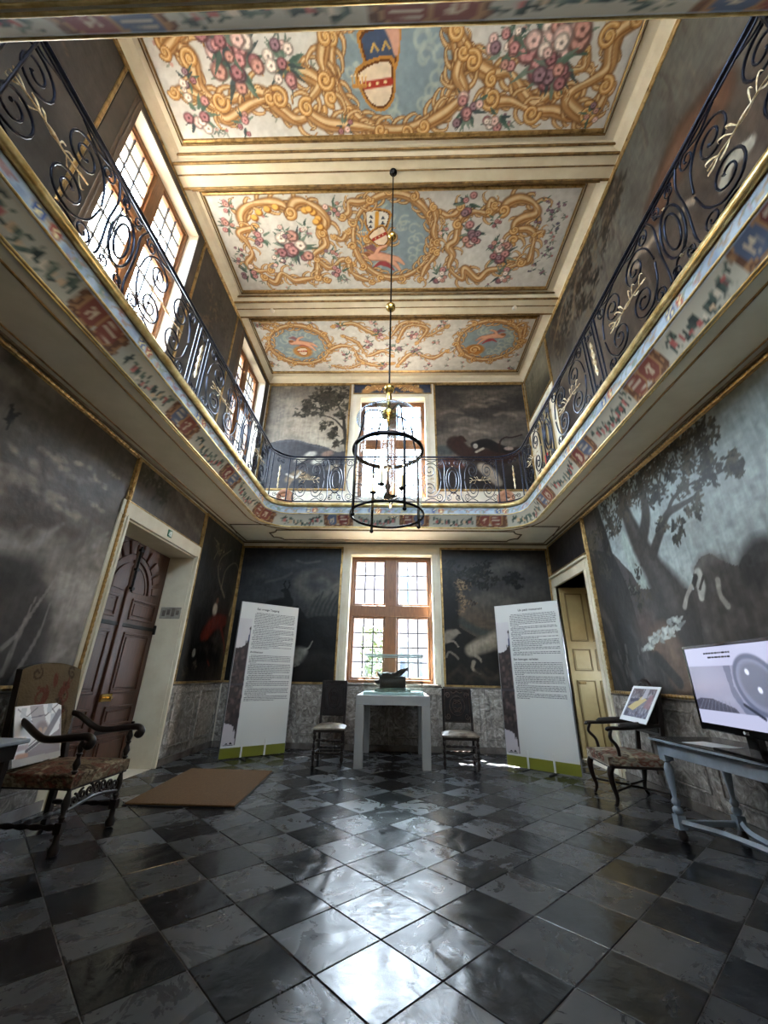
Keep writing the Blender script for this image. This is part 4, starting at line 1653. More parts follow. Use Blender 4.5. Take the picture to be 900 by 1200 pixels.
def p_right_big(P):
    P.vgrad([(0, (.42, .42, .41)), (.25, (.56, .58, .57)), (.6, (.60, .64, .64)), (.85, (.52, .56, .56)), (1, (.46, .49, .49))])
    n = P.noise(.9, .5, 5, 51)
    P.mix(np.clip((n - .5) * 4, 0, 1) * .5, (.70, .75, .75))
    P.mix(np.clip((.46 - n) * 4, 0, 1) * .35, (.42, .42, .40))
    fol = [(.17, .16, .14), (.22, .21, .18), (.13, .125, .115), (.27, .25, .21)]
    # dark thicket and the ground
    P.poly(P.p((683, 600), (700, 595), (712, 640), (735, 665), (760, 690), (800, 690), (812, 690), (830, 700), (1000, 640), (1000, 900), (690, 900)), (.25, .235, .225), .95)
    P.poly(P.p((683, 640), (720, 650), (738, 690), (752, 740), (760, 830), (690, 830)), (.145, .135, .13), .9)
    for k in range(60):
        x, y = RNG.uniform(690, 900), RNG.uniform(700, 810)
        P.stroke(cr(P.p((x, y), (x + 8, y + 14), (x + 14, y + 32)), 4), [.10, .05], rgchoice(k, [(.30, .285, .275), (.21, .20, .19), (.35, .33, .31), (.17, .16, .155)]), .55, 1.3)
    # gap of sky between the trunks
    P.poly(P.p((731, 620), (742, 645), (755, 672), (764, 690), (752, 690), (742, 672), (734, 652), (729, 635)), (.58, .63, .61), .85)
    P.leaves(*P.pix(756, 690), .25, 90, fol + [(.40, .42, .38)], .04, 61)
    # trunk and boughs
    bark, bl = (.215, .20, .19), (.33, .315, .30)
    P.stroke(cr(P.p((730, 585), (738, 610), (752, 640), (770, 672), (792, 712), (800, 750)), 8), [.16, .22, .30, .36, .60, .8], bark, 1, .4)
    P.stroke(cr(P.p((736, 602), (752, 636), (772, 668), (790, 704)), 8), [.05, .09, .14, .2], bl, .55, 1.3)
    P.stroke(cr(P.p((752, 640), (758, 610), (756, 585), (748, 560)), 6), [.20, .15, .08], bark)
    P.stroke(cr(P.p((766, 650), (776, 622), (784, 602), (800, 592), (820, 580)), 6), [.14, .09, .03], bark)
    P.stroke(cr(P.p((784, 602), (790, 585), (806, 570), (835, 558), (862, 545)), 6), [.06, .03, .015], bark)
    P.stroke(cr(P.p((700, 600), (712, 640), (722, 690), (740, 760)), 6), [.14, .22, .3], (.14, .13, .125))
    for k, (x, y, r) in enumerate(((704, 600, .34), (700, 630, .28), (712, 660, .22), (716, 580, .38), (735, 566, .40), (752, 552, .36), (770, 545, .34), (786, 538, .30), (802, 530, .28), (818, 519, .22), (830, 511, .16), (765, 572, .26),
                                   (800, 552, .22), (815, 545, .20), (834, 540, .16), (838, 546, .15), (812, 560, .15), (862, 538, .10), (868, 545, .09), (852, 552, .09), (812, 596, .12), (816, 590, .10), (798, 612, .12), (780, 622, .12), (792, 630, .10), (722, 612, .22), (742, 595, .20))):
        P.leaves(*P.pix(x, y), r, int(420 * r * r + 26 * r * 10), fol if y < 620 or x < 730 else fol + [(.36, .37, .32)], .042, 100 + k)
    # the big animal, its pale head lowered, pale forelegs and curled tail
    body = P.p((814, 685), (815, 668), (822, 654), (834, 649), (846, 656), (862, 662), (880, 664), (900, 658), (960, 650), (960, 800), (840, 780), (822, 720))
    P.poly(cr(body, 5, True), (.30, .285, .27), .95)
    P.stroke(cr(P.p((817, 668), (826, 655), (838, 653), (850, 662)), 6), .10, (.42, .405, .39), .6, 1.3)
    P.stroke(cr(P.p((850, 664), (856, 690), (868, 720), (878, 745)), 6), .16, (.22, .205, .20), .6, 1.3)
    for k in range(26):
        x, y = RNG.uniform(825, 905), RNG.uniform(668, 745)
        P.stroke(P.p((x, y), (x + 3, y + 16)), .07, rgchoice(k, [(.37, .355, .335), (.24, .225, .215)]), .5, 1.3)
    pale = (.70, .70, .67)
    P.stroke(cr(P.p((820, 672), (823, 686), (824, 700)), 5), [.10, .12, .07], pale, .95)
    P.stroke(P.p((817, 676), (815, 684)), .06, (.20, .19, .18))
    P.stroke(P.p((826, 676), (822, 690)), .03, (.25, .23, .22))
    P.stroke(cr(P.p((812, 687), (807, 698), (804, 711)), 5), [.05, .045, .06], (.60, .59, .56), .95)
    P.stroke(cr(P.p((843, 680), (846, 697), (855, 710)), 5), [.06, .05, .06], (.58, .57, .54), .95)
    P.stroke(cr(P.p((872, 664), (875, 655), (879, 653), (880, 658)), 5), [.07, .04, .05], (.24, .23, .22))
    P.stroke(cr(P.p((885, 668), (890, 655), (905, 650), (950, 655)), 5), .30, (.20, .19, .185), .9, .8)
    # pale shaggy hound and a tan head
    P.beast(P.p((772, 752), (782, 748), (790, 765), (800, 790)), [.30, .34, .40], (.40, .33, .28), hi=(.46, .38, .32))
    P.blob(*P.pix(757, 733), .2, .16, (.36, .29, .26), .6, 0, 1.0)
    for k in range(46):
        t = k / 46
        x, y = 757 + 40 * t + RNG.uniform(-4, 4), 758 - 30 * t + RNG.uniform(-6, 6)
        P.stroke(P.p((x, y), (x + RNG.uniform(2, 7), y + RNG.uniform(-7, 4))), [.05, .02], rgchoice(k, [(.66, .68, .66), (.52, .54, .53), (.76, .78, .76)]), .85)
    P.stroke(cr(P.p((772, 770), (785, 785), (798, 800)), 5), .12, (.16, .15, .145), .8)
    for k in range(14):
        x, y = RNG.uniform(725, 760), RNG.uniform(755, 790)
        P.stroke(P.p((x, y), (x + 2, y + 9)), .03, (.34, .33, .32), .7)


def p_up_back_left(P):
    P.vgrad([(0, (.22, .21, .20)), (.25, (.30, .29, .28)), (.42, (.58, .54, .48)), (.75, (.50, .46, .41)), (1, (.38, .36, .33))])
    n = P.noise(.7, .3, 5, 71)
    P.mix(np.clip((n - .5) * 4, 0, 1) * .45, (.70, .66, .58))
    P.mix(np.clip((.46 - n) * 4, 0, 1) * .45, (.34, .32, .30))
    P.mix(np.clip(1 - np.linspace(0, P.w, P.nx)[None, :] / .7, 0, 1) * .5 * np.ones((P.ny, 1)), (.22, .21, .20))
    P.poly(cr(P.p((305, 530), (322, 518), (345, 516), (362, 520), (378, 523), (395, 530), (412, 532), (412, 580), (305, 580)), 4, True), (.22, .22, .235), .95)
    P.stroke(cr(P.p((325, 518), (348, 517), (365, 522), (385, 526)), 6), .05, (.33, .33, .35), .6, 1.2)
    P.stroke(cr(P.p((407, 530), (404, 505), (402, 488), (394, 470)), 6), [.10, .07, .03], (.17, .15, .13))
    P.stroke(cr(P.p((404, 505), (392, 492), (376, 486)), 6), [.05, .02], (.17, .15, .13))
    fol = [(.17, .16, .13), (.22, .20, .17), (.13, .12, .10), (.27, .25, .21)]
    for k, (x, y, r) in enumerate(((395, 458, .42), (380, 462, .36), (402, 472, .36), (368, 467, .20), (388, 472, .34), (372, 476, .30), (362, 479, .24), (356, 486, .18), (385, 484, .22), (404, 490, .22), (386, 500, .20), (396, 508, .18), (392, 512, .16), (402, 520, .14), (398, 519, .12))):
        P.leaves(*P.pix(x, y), r, int(300 * r), fol, .055, 200 + k, .7)
    for x, y, c in ((364, 533, (.70, .68, .63)), (352, 539, (.62, .60, .55)), (384, 532, (.46, .38, .33)), (372, 541, (.72, .70, .64)), (390, 548, (.50, .46, .40))):
        P.blob(*P.pix(x, y), .13, .07, c, .9, .3, .6)
    P.beast(P.p((338, 562), (350, 556), (362, 560)), [.14, .18, .1], (.44, .38, .30), [P.p((342, 562), (338, 572), (342, 578))])
    P.stroke(cr(P.p((336, 556), (346, 560), (352, 554)), 5), .05, (.66, .64, .60), .9)


def p_up_back_right(P):
    P.vgrad([(0, (.12, .10, .095)), (.2, (.15, .12, .11)), (.30, (.36, .33, .29)), (.5, (.34, .31, .28)), (.75, (.24, .22, .205)), (1, (.20, .19, .18))])
    n = P.noise(.9, .3, 5, 81)
    P.mix(np.clip((n - .52) * 5, 0, 1) * .55 * (np.linspace(0, 1, P.ny)[:, None] > .28), (.46, .42, .37))
    P.mix(np.clip((.46 - n) * 5, 0, 1) * .5, (.15, .14, .135))
    for x, y in ((528, 482), (545, 490), (556, 474), (578, 468), (542, 502), (560, 506), (590, 484)):
        P.stroke(cr(P.p((x - 10, y + 3), (x, y), (x + 14, y + 3)), 5), .07, (.50, .45, .40), .45, 1.3)
    P.blob(*P.pix(520, 528), .3, .12, (.20, .22, .22), .8, 0, .6)
    br = (.17, .105, .085)
    P.beast(P.p((533, 520), (545, 530), (562, 534), (590, 535), (606, 530)), [.30, .26, .30, .30, .2], br, head=P.p((538, 522), (540, 514), (545, 517)))
    P.beast(P.p((556, 522), (570, 520), (585, 526), (600, 528)), [.14, .20, .18, .1], (.10, .08, .075))
    P.blob(*P.pix(557, 523), .05, .06, (.62, .58, .53), .9)
    P.stroke(P.p((558, 530), (566, 526)), .05, (.60, .56, .50), .9)
    P.blob(*P.pix(596, 526), .1, .045, (.58, .50, .45), .9)
    P.stroke(cr(P.p((585, 530), (586, 518), (592, 513), (600, 513), (611, 510)), 6), .035, (.14, .09, .075))
    P.beast(P.p((565, 548), (575, 556), (584, 566)), [.2, .26, .16], (.52, .47, .41))
    P.beast(P.p((515, 545), (528, 542), (540, 546)), [.16, .2, .14], (.30, .18, .15))


def p_up_right(P):
    P.vgrad([(0, (.19, .15, .125)), (.3, (.24, .195, .16)), (.6, (.32, .30, .265)), (1, (.31, .315, .30))])
    n = P.noise(.8, .8, 5, 91)
    P.mix(np.clip((n - .5) * 4, 0, 1) * .45, (.40, .36, .31))
    P.mix(np.clip((.47 - n) * 5, 0, 1) * .6, (.15, .125, .105))
    for k in range(70):
        u, v = RNG.uniform(0, P.w), RNG.uniform(0, P.h)
        P.stroke(cr([(u, v), (u + .04, v + .3), (u - .02, v + .6)], 4), [.05, .02], rgchoice(k, [(.37, .33, .285), (.19, .16, .135), (.30, .26, .22)]), .5, 1.2)
    for k, (x, y, r) in enumerate(((655, 355, .5), (668, 330, .5), (680, 300, .45), (700, 270, .4), (720, 240, .3), (690, 340, .4), (660, 390, .4), (712, 215, .22))):
        P.leaves(*P.pix(x, y), r, 170, [(.14, .115, .095), (.19, .155, .125), (.11, .09, .075), (.36, .31, .25)], .075, 300 + k)
    for q in (((672, 372), (676, 330), (690, 300)), ((650, 400), (660, 360), (668, 340))):
        P.stroke(cr(P.p(*q), 6), [.10, .04], (.44, .37, .29), .6, .8)
    P.beast(P.p((840, 120), (800, 175), (770, 240)), [.4, .5, .4], (.30, .205, .15), hi=(.38, .27, .20))
    P.stroke(cr(P.p((850, 215), (858, 190), (880, 170)), 5), .12, (.60, .57, .50), .8)
    for x, y in ((745, 305), (735, 325), (760, 290), (800, 250)):
        P.stroke(cr(P.p((x, y), (x + 6, y - 10), (x + 14, y - 14)), 4), .07, (.58, .50, .42), .7)


def p_dark(seed):
    def f(P):
        P.vgrad([(0, (.17, .165, .16)), (.5, (.20, .19, .18)), (1, (.22, .205, .19))])
        n = P.noise(.6, .6, 5, seed)
        P.mix(np.clip((n - .5) * 4, 0, 1) * .5, (.30, .275, .25))
        P.mix(np.clip((.46 - n) * 5, 0, 1) * .5, (.12, .115, .11))
        P.leaves(P.w * .6, P.h * .7, .5, 160, [(.13, .12, .10), (.17, .15, .13), (.34, .28, .22)], .06, seed)
    return f


def p_green(P):
    P.vgrad([(0, (.13, .12, .10)), (.4, (.33, .31, .25)), (1, (.42, .41, .35))])
    P.mix(np.clip((P.noise(.5, .5, 5, 95) - .5) * 4, 0, 1) * .5, (.50, .48, .41))
    P.leaves(P.w * .3, P.h * .55, .4, 120, [(.24, .23, .18), (.30, .28, .22)], .06, 5)


def p_frieze(P):
    P.fill((.20, .23, .30))
    P.stroke(cr([(.25, .05), (.6, .22), (P.w / 2, .25), (P.w - .6, .22), (P.w - .25, .05)], 6), .16, (.66, .50, .33), 1, .6)
    for k in range(9):
        P.curl(.3 + k * (P.w - .6) / 8, .14 + .07 * math.sin(k * 1.7), .07, k, 1.3, .03)
    P.leaves(P.w / 2, .12, .3, 40, [(.60, .46, .30), (.40, .28, .18)], .05, 3)


painting('large clouded landscape with a flying bird in a gilt rope frame behind the tapestry armchair', P_LEFT, -.40, 4.03, .99, 3.37, .016, p_left_big, roped=True)
painting('narrow stormy landscape canvas over the wooden double door', P_LEFT, 4.115, 5.82, 2.87, 3.38, .02, p_overdoor, .03)
painting('tall dark hunting scene with a red coated rider beside the double door', P_LEFT, 5.91, 7.46, .985, 3.39, .016, p_left_strip, .035)
painting('night sky canvas with a dark stag and a pale hound behind the banner', P_BACK, XL + .06, -1.11, .985, 3.33, .016, p_back_left, .035)
painting('dusky forest canvas with two pale running hounds right of the window', P_BACK, .79, XR - .07, .985, 3.33, .016, p_back_right, .035)
painting('large pale landscape of a leafy tree and a lowered bull-like animal in rope frame', P_RIGHT, -5.87, -.90, .99, 3.37, .0115, p_right_big, roped=True)
painting('dark canvas over the cream doorway', P_RIGHT, -7.45, -5.97, 2.87, 3.38, .03, p_overdoor_dark, .03)
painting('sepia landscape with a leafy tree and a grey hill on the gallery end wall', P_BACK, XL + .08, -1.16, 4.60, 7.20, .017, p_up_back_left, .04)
painting('brown clouded canvas with a lying lion-like beast on the gallery end wall', P_BACK, .78, XR - .07, 4.60, 7.20, .017, p_up_back_right, .04)
painting('small painted frieze of gold scrolls over the upper end window', P_BACK, -1.05, .68, 6.985, 7.22, .018, p_frieze, .02, name='painted_frieze')
painting('long brown wooded landscape on the upper right wall', P_RIGHT, -6.04, .35, 4.62, 7.20, .024, p_up_right, .03)
painting('square olive landscape over the gallery door', P_RIGHT, -7.42, -6.12, 6.22, 7.20, .024, p_green, .035)
painting('dark canvas between the two upper side windows', P_LEFT, 4.16, 5.50, 4.62, 7.20, .03, p_dark(61), .04)
painting('dark canvas before the large upper side window', P_LEFT, -.45, 2.13, 4.62, 7.20, .03, p_dark(62), .04)

# ---- painted ceiling panels; photograph pixels give the places of the motifs


def ceil_pix(x0, y1):
    def f(x, y):
        q = on_z(x, y, ZC)
        return q[0] - x0, y1 - q[1]
    return f


def ceiling_painting(label, x0, x1, y0, y1, res, fn):
    root = thing('ceiling_painting', label, 'painting', ((x0 + x1) / 2, (y0 + y1) / 2, ZC))
    P = Paint(x1 - x0, y1 - y0, res, ceil_pix(x0, y1))
    P.fill((.80, .805, .80))
    P.mix(P.noise(.5, .5, 5, int(y0 * 10)) * .5, (.73, .735, .735))
    P.sprigs(int((x1 - x0) * 14), int(y0 * 7))
    fn(P)
    P.C *= (1 + .16 * (P.noise(.06, .06, 3, 5) - .5))[..., None]
    world_parent(P.build('canvas', 'canvas_ceiling', lambda U, V: np.stack([x0 + U, y1 - V, np.full_like(U, ZC)], 1)), root)
    for g, r, m_ in ((.018, .026, 'gold'), (.055, .014, 'gold_dull')):
        b = MB()
        b.tube([(x0 - g, y0 - g, ZC), (x1 + g, y0 - g, ZC), (x1 + g, y1 + g, ZC), (x0 - g, y1 + g, ZC)], r, 8, closed=True)
        world_parent(b.build('frame', m_), root)
    return root


def medallion(P, c, rx, ry, fig):
    P.blob(c[0], c[1], rx, ry, (.50, .58, .63), 1, 0, .05)
    rg = random.Random(int(c[0] * 50))
    for _ in range(26):
        a, q = rg.random() * 2 * PI, rg.uniform(.35, .85)
        P.stroke(spiral(c[0] + q * rx * math.cos(a), c[1] + q * ry * math.sin(a), rx * .16, rx * .05, a, .8, 9), rx * .05, (.66, .71, .70), .6, 1.0)
    fig(P, c, rx)
    k = 46
    pts = [(c[0] + rx * math.cos(2 * PI * i / k), c[1] + ry * math.sin(2 * PI * i / k)) for i in range(k + 1)]
    P.gold(pts, rx * .16)
    for i in range(0, k, 4):
        a = 2 * PI * i / k
        P.curl(c[0] + rx * 1.05 * math.cos(a), c[1] + ry * 1.05 * math.sin(a), rx * .12, a, 1.2 if i % 8 else -1.2, rx * .07)


def shield(P, x, y, k, kind, rot=0.0):
    ca, sa = math.cos(rot), math.sin(rot)
    f = lambda a, b: (x + (a * ca - b * sa) * k, y + (a * sa + b * ca) * k)
    out = lambda s: [f(-.5 * s, .5 * s), f(.5 * s, .5 * s), f(.52 * s, 0), f(.35 * s, -.42 * s), f(0, -.6 * s), f(-.35 * s, -.42 * s), f(-.52 * s, 0)]
    P.poly(cr(out(1.28), 4, True), (.70, .50, .24))
    P.poly(cr(out(1.12), 4, True), (.40, .24, .10))
    if kind == 0:            # blue field with a gold device
        P.poly(cr(out(1), 4, True), (.25, .31, .42))
        for a, b in ((-.2, .15), (.2, .15), (0, -.2)):
            P.stroke([f(a - .12, b - .08), f(a, b + .1), f(a + .12, b - .08)], .07 * k, (.72, .60, .34))
    elif kind == 1:          # silver with a red fess
        P.poly(cr(out(1), 4, True), (.86, .80, .72))
        P.stroke([f(-.46, .12), f(.46, -.02)], .22 * k, (.62, .20, .16))
        for a in (-.28, 0, .28):
            P.blob(*f(a, .06 - a * .15), .05 * k, .05 * k, (.88, .80, .60))
    else:                    # vair columns with gold
        P.poly(cr(out(1), 4, True), (.84, .84, .82))
        for a in (-.32, .32):
            for b in (-.25, .0, .25):
                P.poly([f(a - .13, b - .08), f(a + .13, b - .08), f(a, b + .1)], (.22, .25, .32))
        P.stroke([f(0, .46), f(0, -.5)], .2 * k, (.80, .58, .22))


def crown(P, x, y, k):
    P.stroke([(x - .3 * k, y - .14 * k), (x + .3 * k, y - .14 * k)], .14 * k, (.74, .52, .26))
    for a in (-.28, -.14, 0, .14, .28):
        P.stroke([(x + a * k, y - .12 * k), (x + a * 1.2 * k, y + .2 * k)], .05 * k, (.80, .60, .32))
        P.blob(x + a * 1.2 * k, y + .22 * k, .05 * k, .05 * k, (.90, .84, .70))


def c_near(P):
    k1 = lambda *q: P.p(*[(150 + a / 1.385, b_ / 1.385) for a, b_ in q])
    c = P.pix(462, 78)

    def fig(P, c, r):
        s1, s2 = P.pix(446, 62), P.pix(443, 100)
        shield(P, s1[0], s1[1], r * .46, 0, .1)
        shield(P, s2[0], s2[1], r * .46, 1, .25)
        q = P.pix(421, 96)
        crown(P, q[0], q[1], r * .35)
        P.stroke(cr([P.pix(455, 20), P.pix(462, 42), P.pix(464, 62)], 5), [.16, .12, .05], (.80, .62, .55))
    medallion(P, c, .69, .58, fig)
    for q, w_ in ((((60, 70), (100, 90), (115, 140), (150, 165), (210, 150), (245, 175), (275, 195), (310, 180)), .13), (((75, 150), (100, 150), (140, 175), (160, 195), (200, 170), (230, 160)), .10),
                  (((250, 110), (290, 120), (310, 140), (290, 175), (320, 200), (370, 205), (410, 212)), .12), (((320, 60), (315, 100), (325, 130), (330, 160)), .12),
                  (((60, 85), (80, 60), (90, 40)), .10),
                  (((535, 50), (560, 100), (590, 120), (620, 120), (640, 150), (660, 170), (690, 150), (720, 150)), .13), (((590, 130), (585, 165), (620, 165), (655, 180), (690, 180), (715, 190), (745, 195)), .11),
                  (((480, 205), (520, 180), (545, 150), (535, 120), (545, 85)), .12), (((830, 30), (790, 60), (780, 110), (755, 130), (720, 150), (715, 170), (745, 190), (770, 165), (775, 140)), .13), (((745, 80), (740, 110), (710, 120), (700, 150)), .08)):
        P.gold(k1(*q), w_)
    for (a, b_), r, t in (((150, 165), .11, 0), ((245, 160), .11, 2), ((290, 175), .10, 1), ((590, 160), .12, 3), ((655, 185), .11, 0), ((745, 185), .12, 2), ((100, 95), .10, 4), ((780, 60), .11, 1), ((560, 100), .10, 2), ((320, 130), .10, 0)):
        x, y = k1((a, b_))[0]
        P.curl(x, y, r, t, 1.4 if t % 2 else -1.4, .06)
    for a, b_, r, n in ((175, 105, .34, 16), (255, 105, .26, 10), (115, 185, .24, 8), (95, 130, .16, 5), (190, 200, .16, 4), (690, 80, .42, 20), (610, 85, .24, 8), (550, 180, .24, 8), (600, 190, .20, 6), (350, 205, .14, 3), (750, 185, .16, 4), (690, 110, .28, 10), (150, 60, .3, 8), (630, 50, .2, 6)):
        x, y = k1((a, b_))[0]
        P.bunch(x, y, r, n, int(a))


def c_mid(P):
    L_ = lambda *q: P.p(*[(240 + a / 4.09, 220 + b_ / 4.09) for a, b_ in q])
    R_ = lambda *q: P.p(*[(460 + a / 3.913, 220 + b_ / 3.913) for a, b_ in q])

    def fig(P, c, r):
        q = P.pix(440, 262)
        shield(P, q[0] + .02, q[1] + .02, r * .46, 2, -.1)
        q = P.pix(445, 278)
        P.gold(L_((780, 250), (800, 300), (850, 280), (900, 240)), .10)
        shield(P, q[0], q[1], r * .36, 1, .6)
        q = P.pix(424, 275)
        crown(P, q[0], q[1], r * .32)
        q = P.pix(448, 302)
        P.figure(q[0], q[1], r * .95, 1)
    medallion(P, P.pix(461, 281), .62, .66, fig)
    for q, w_ in ((((190, 190), (175, 130), (215, 85), (300, 72), (370, 85), (410, 120)), .13), (((410, 120), (430, 75), (480, 70), (540, 105), (580, 160), (565, 220)), .14), (((565, 220), (580, 275), (525, 320), (545, 360), (540, 430), (585, 440)), .10),
                  (((240, 190), (165, 215), (200, 260), (230, 320), (205, 365), (250, 400), (315, 395)), .09), (((290, 430), (340, 455), (370, 410), (430, 445), (480, 440), (540, 430)), .10), (((540, 345), (600, 385), (660, 345), (710, 365)), .08),
                  (((660, 140), (690, 120), (690, 70), (740, 70), (790, 60)), .09), (((620, 235), (660, 250), (685, 210)), .08), (((690, 350), (700, 400), (740, 430), (800, 450)), .09)):
        P.gold(L_(*q), w_)
    for a, b_ in ((260, 120), (300, 105), (340, 95), (240, 145), (480, 110), (520, 120), (545, 150), (555, 190), (535, 165), (500, 105)):
        x, y = L_((a, b_))[0]
        P.blob(x, y, .06, .05, (.56, .36, .15), 1, 0, .3)
        P.blob(x - .01, y + .01, .045, .038, (.88, .70, .38), 1, 0, .4)
    for q, w_ in ((((300, 180), (320, 130), (380, 110), (440, 120), (470, 100), (510, 110)), .10), (((510, 105), (530, 70), (590, 50), (650, 75), (660, 120), (600, 140), (560, 170), (555, 240)), .13), (((560, 195), (620, 190), (650, 220), (640, 280), (620, 340), (560, 330), (520, 350)), .10),
                  (((300, 170), (290, 240), (255, 270), (275, 310), (260, 370), (320, 420), (330, 370), (390, 420), (440, 380), (520, 370), (590, 345)), .11), (((210, 110), (250, 130), (290, 120), (310, 90)), .09), (((190, 90), (200, 140), (190, 200), (205, 250)), .09), (((205, 300), (180, 330), (150, 370), (130, 420)), .09), (((650, 215), (690, 200), (680, 220)), .06), (((440, 110), (450, 60), (470, 80)), .09)):
        P.gold(R_(*q), w_)
    for a, b_, r, n in ((110, 90, .15, 5), (110, 180, .18, 5), (430, 290, .34, 14), (270, 240, .20, 7), (380, 210, .14, 5), (480, 190, .14, 4), (610, 100, .17, 6), (610, 320, .15, 4), (650, 410, .18, 6), (210, 410, .20, 6), (170, 310, .13, 4), (350, 345, .16, 5), (160, 360, .12, 3)):
        x, y = L_((a, b_))[0]
        P.bunch(x, y, r, n, int(a))
    for a, b_, r, n in ((360, 210, .24, 10), (500, 310, .26, 10), (345, 70, .22, 5), (210, 400, .20, 7), (470, 260, .16, 6), (240, 200, .13, 3), (500, 400, .2, 7), (470, 150, .14, 4)):
        x, y = R_((a, b_))[0]
        P.bunch(x, y, r, n, int(b_))
    for a, b_ in ((700, 60), (710, 110), (745, 125), (770, 75), (655, 165), (750, 185), (715, 240), (690, 300), (660, 340), (690, 385), (640, 380), (720, 270)):
        x, y = R_((a, b_))[0]
        P.bunch(x, y, .10, 2, int(a + b_), [(.46, .36, .44), (.34, .34, .42), (.52, .44, .48)])


def c_far(P):
    Q = lambda *q: P.p(*[(200 + a / 1.731, 180 + b_ / 1.731) for a, b_ in q])

    def figA(P, c, r):
        P.figure(c[0] + r * .1, c[1] + r * .1, r * .8, 1)
        q = P.pix(355, 412)
        P.blob(q[0], q[1], .20, .16, (.70, .50, .28), 1, 0, .3)
        shield(P, q[0], q[1], .17, 1, .2)

    def figB(P, c, r):
        P.figure(c[0] + r * .05, c[1] + r * .2, r * .8, -1)
        q = P.pix(556, 410)
        P.blob(q[0], q[1], .20, .15, (.68, .46, .22), 1, 0, .3)
        P.curl(q[0], q[1], .12, 0, 1.4, .06)
    for c, f in ((P.pix(351, 405), figA), (P.pix(573, 400), figB)):
        medallion(P, c, .62, .52, f)
    for q, w_ in ((((320, 400), (345, 390), (370, 395), (385, 420), (420, 430), (450, 425)), .08), (((330, 350), (370, 345), (400, 360), (440, 375), (470, 345), (510, 345), (520, 370), (560, 350)), .08), (((350, 370), (380, 385), (400, 410), (430, 400), (450, 410)), .07), (((460, 430), (490, 405), (530, 415), (560, 400)), .08), (((460, 380), (480, 350), (520, 355), (500, 385)), .07), (((205, 360), (180, 345), (215, 345)), .06), (((700, 350), (720, 345), (715, 380)), .06), (((205, 430), (190, 410), (200, 390)), .06), (((330, 430), (360, 435), (390, 425)), .06)):
        P.gold(Q(*q), w_)
    for a, b_, r, n in ((345, 350, .13, 4), (400, 385, .16, 5), (425, 365, .17, 5), (455, 395, .18, 7), (490, 370, .17, 6), (500, 400, .16, 5), (360, 410, .15, 5), (430, 430, .14, 4), (520, 430, .14, 4), (550, 345, .13, 4), (180, 350, .10, 3), (715, 420, .14, 4), (690, 435, .12, 3), (410, 345, .12, 3), (540, 380, .13, 4), (475, 430, .12, 3)):
        x, y = Q((a, b_))[0]
        P.bunch(x, y, r, n, int(a))


ceiling_painting('painted ceiling panel nearest the entrance with a shield medallion and flower bunches', -2.78, 2.47, 1.32, 2.88, .0125, c_near)
ceiling_painting('middle painted ceiling panel with a putto medallion behind the lantern rod', -2.80, 2.49, 3.53, 5.09, .0125, c_mid)
ceiling_painting('far painted ceiling panel with two blue oval medallions by the end wall', -2.86, 2.54, 5.77, 7.18, .015, c_far)

# ================================================================== IRON RAILING
rail = thing('balcony_railing', 'wrought iron balcony railing of scrolls and ovals with gilt leaf sprays', 'railing', (0, 0, ZG))
RH = 0.93                                        # height of the railing
RBD = ring_base(0.25, 8)


def rpart(nm, pts, r, m, n=6, closed=False):
    b = MB()
    b.tube(pts, r, n, closed=closed)
    return b.build(nm, m, rail, smooth=60)


rpart('top_rail', [(x, y, z - ZG) for x, y, z in ring(.03, ZG + RH, RBD)], .017, 'iron', 8, True)
rpart('upper_rail', [(x, y, z - ZG) for x, y, z in ring(.03, ZG + RH - .05, RBD)], .008, 'iron', 6, True)
rpart('bottom_rail', [(x, y, z - ZG) for x, y, z in ring(.03, ZG + .045, RBD)], .012, 'iron', 8, True)


def wire(pts, r, flat=.8):
    b = MB()
    b.tube([(x, 0, z) for x, z in pts], r, 6)
    return b


def mesh_of(nm, lst, m):
    """lst of (points, radius)"""
    b = MB()
    for pts, r in lst:
        b.tube([(x, 0, z) for x, z in pts], r, 6)
    me = b.data(nm, smooth=60)
    me.materials.append(MATS[m])
    return me


H2 = .47
big, small, edge = [], [], []
for sx in (-1, 1):
    for sz in (-1, 1):
        c = (sx * .205, H2 + sz * .185)
        sp = spiral(0, 0, .145, .030, 0, 1.65, 34)                      # opens at angle 0, winds in
        pts = [(c[0] + sx * -p[1] * 1.0, c[1] + sz * p[0]) for p in sp]
        tail = cr([(sx * .44, H2 + sz * .02), (sx * .40, H2 + sz * .20), (sx * .30, H2 + sz * .315), pts[0]], 6)[:-1]
        big.append(mesh_of('scroll', [([tuple(t) for t in tail] + pts, [.009] * len(tail) + list(np.linspace(.0095, .008, len(pts) - 1)) + [.014])], 'iron'))
        c2 = (sx * .39, H2 + sz * .335)
        sp = spiral(0, 0, .075, .018, 0, 1.4, 22)
        pts = [(c2[0] + sx * p[1], c2[1] + sz * p[0]) for p in sp]
        tail = cr([(sx * .10, H2 + sz * .405), (sx * .25, H2 + sz * .36), pts[0]], 6)[:-1]
        small.append(mesh_of('small_scroll', [([tuple(t) for t in tail] + pts, .0075)], 'iron'))


def leafy(pts, w):
    b = MB()
    b.tube(pts, w, 6)
    return b


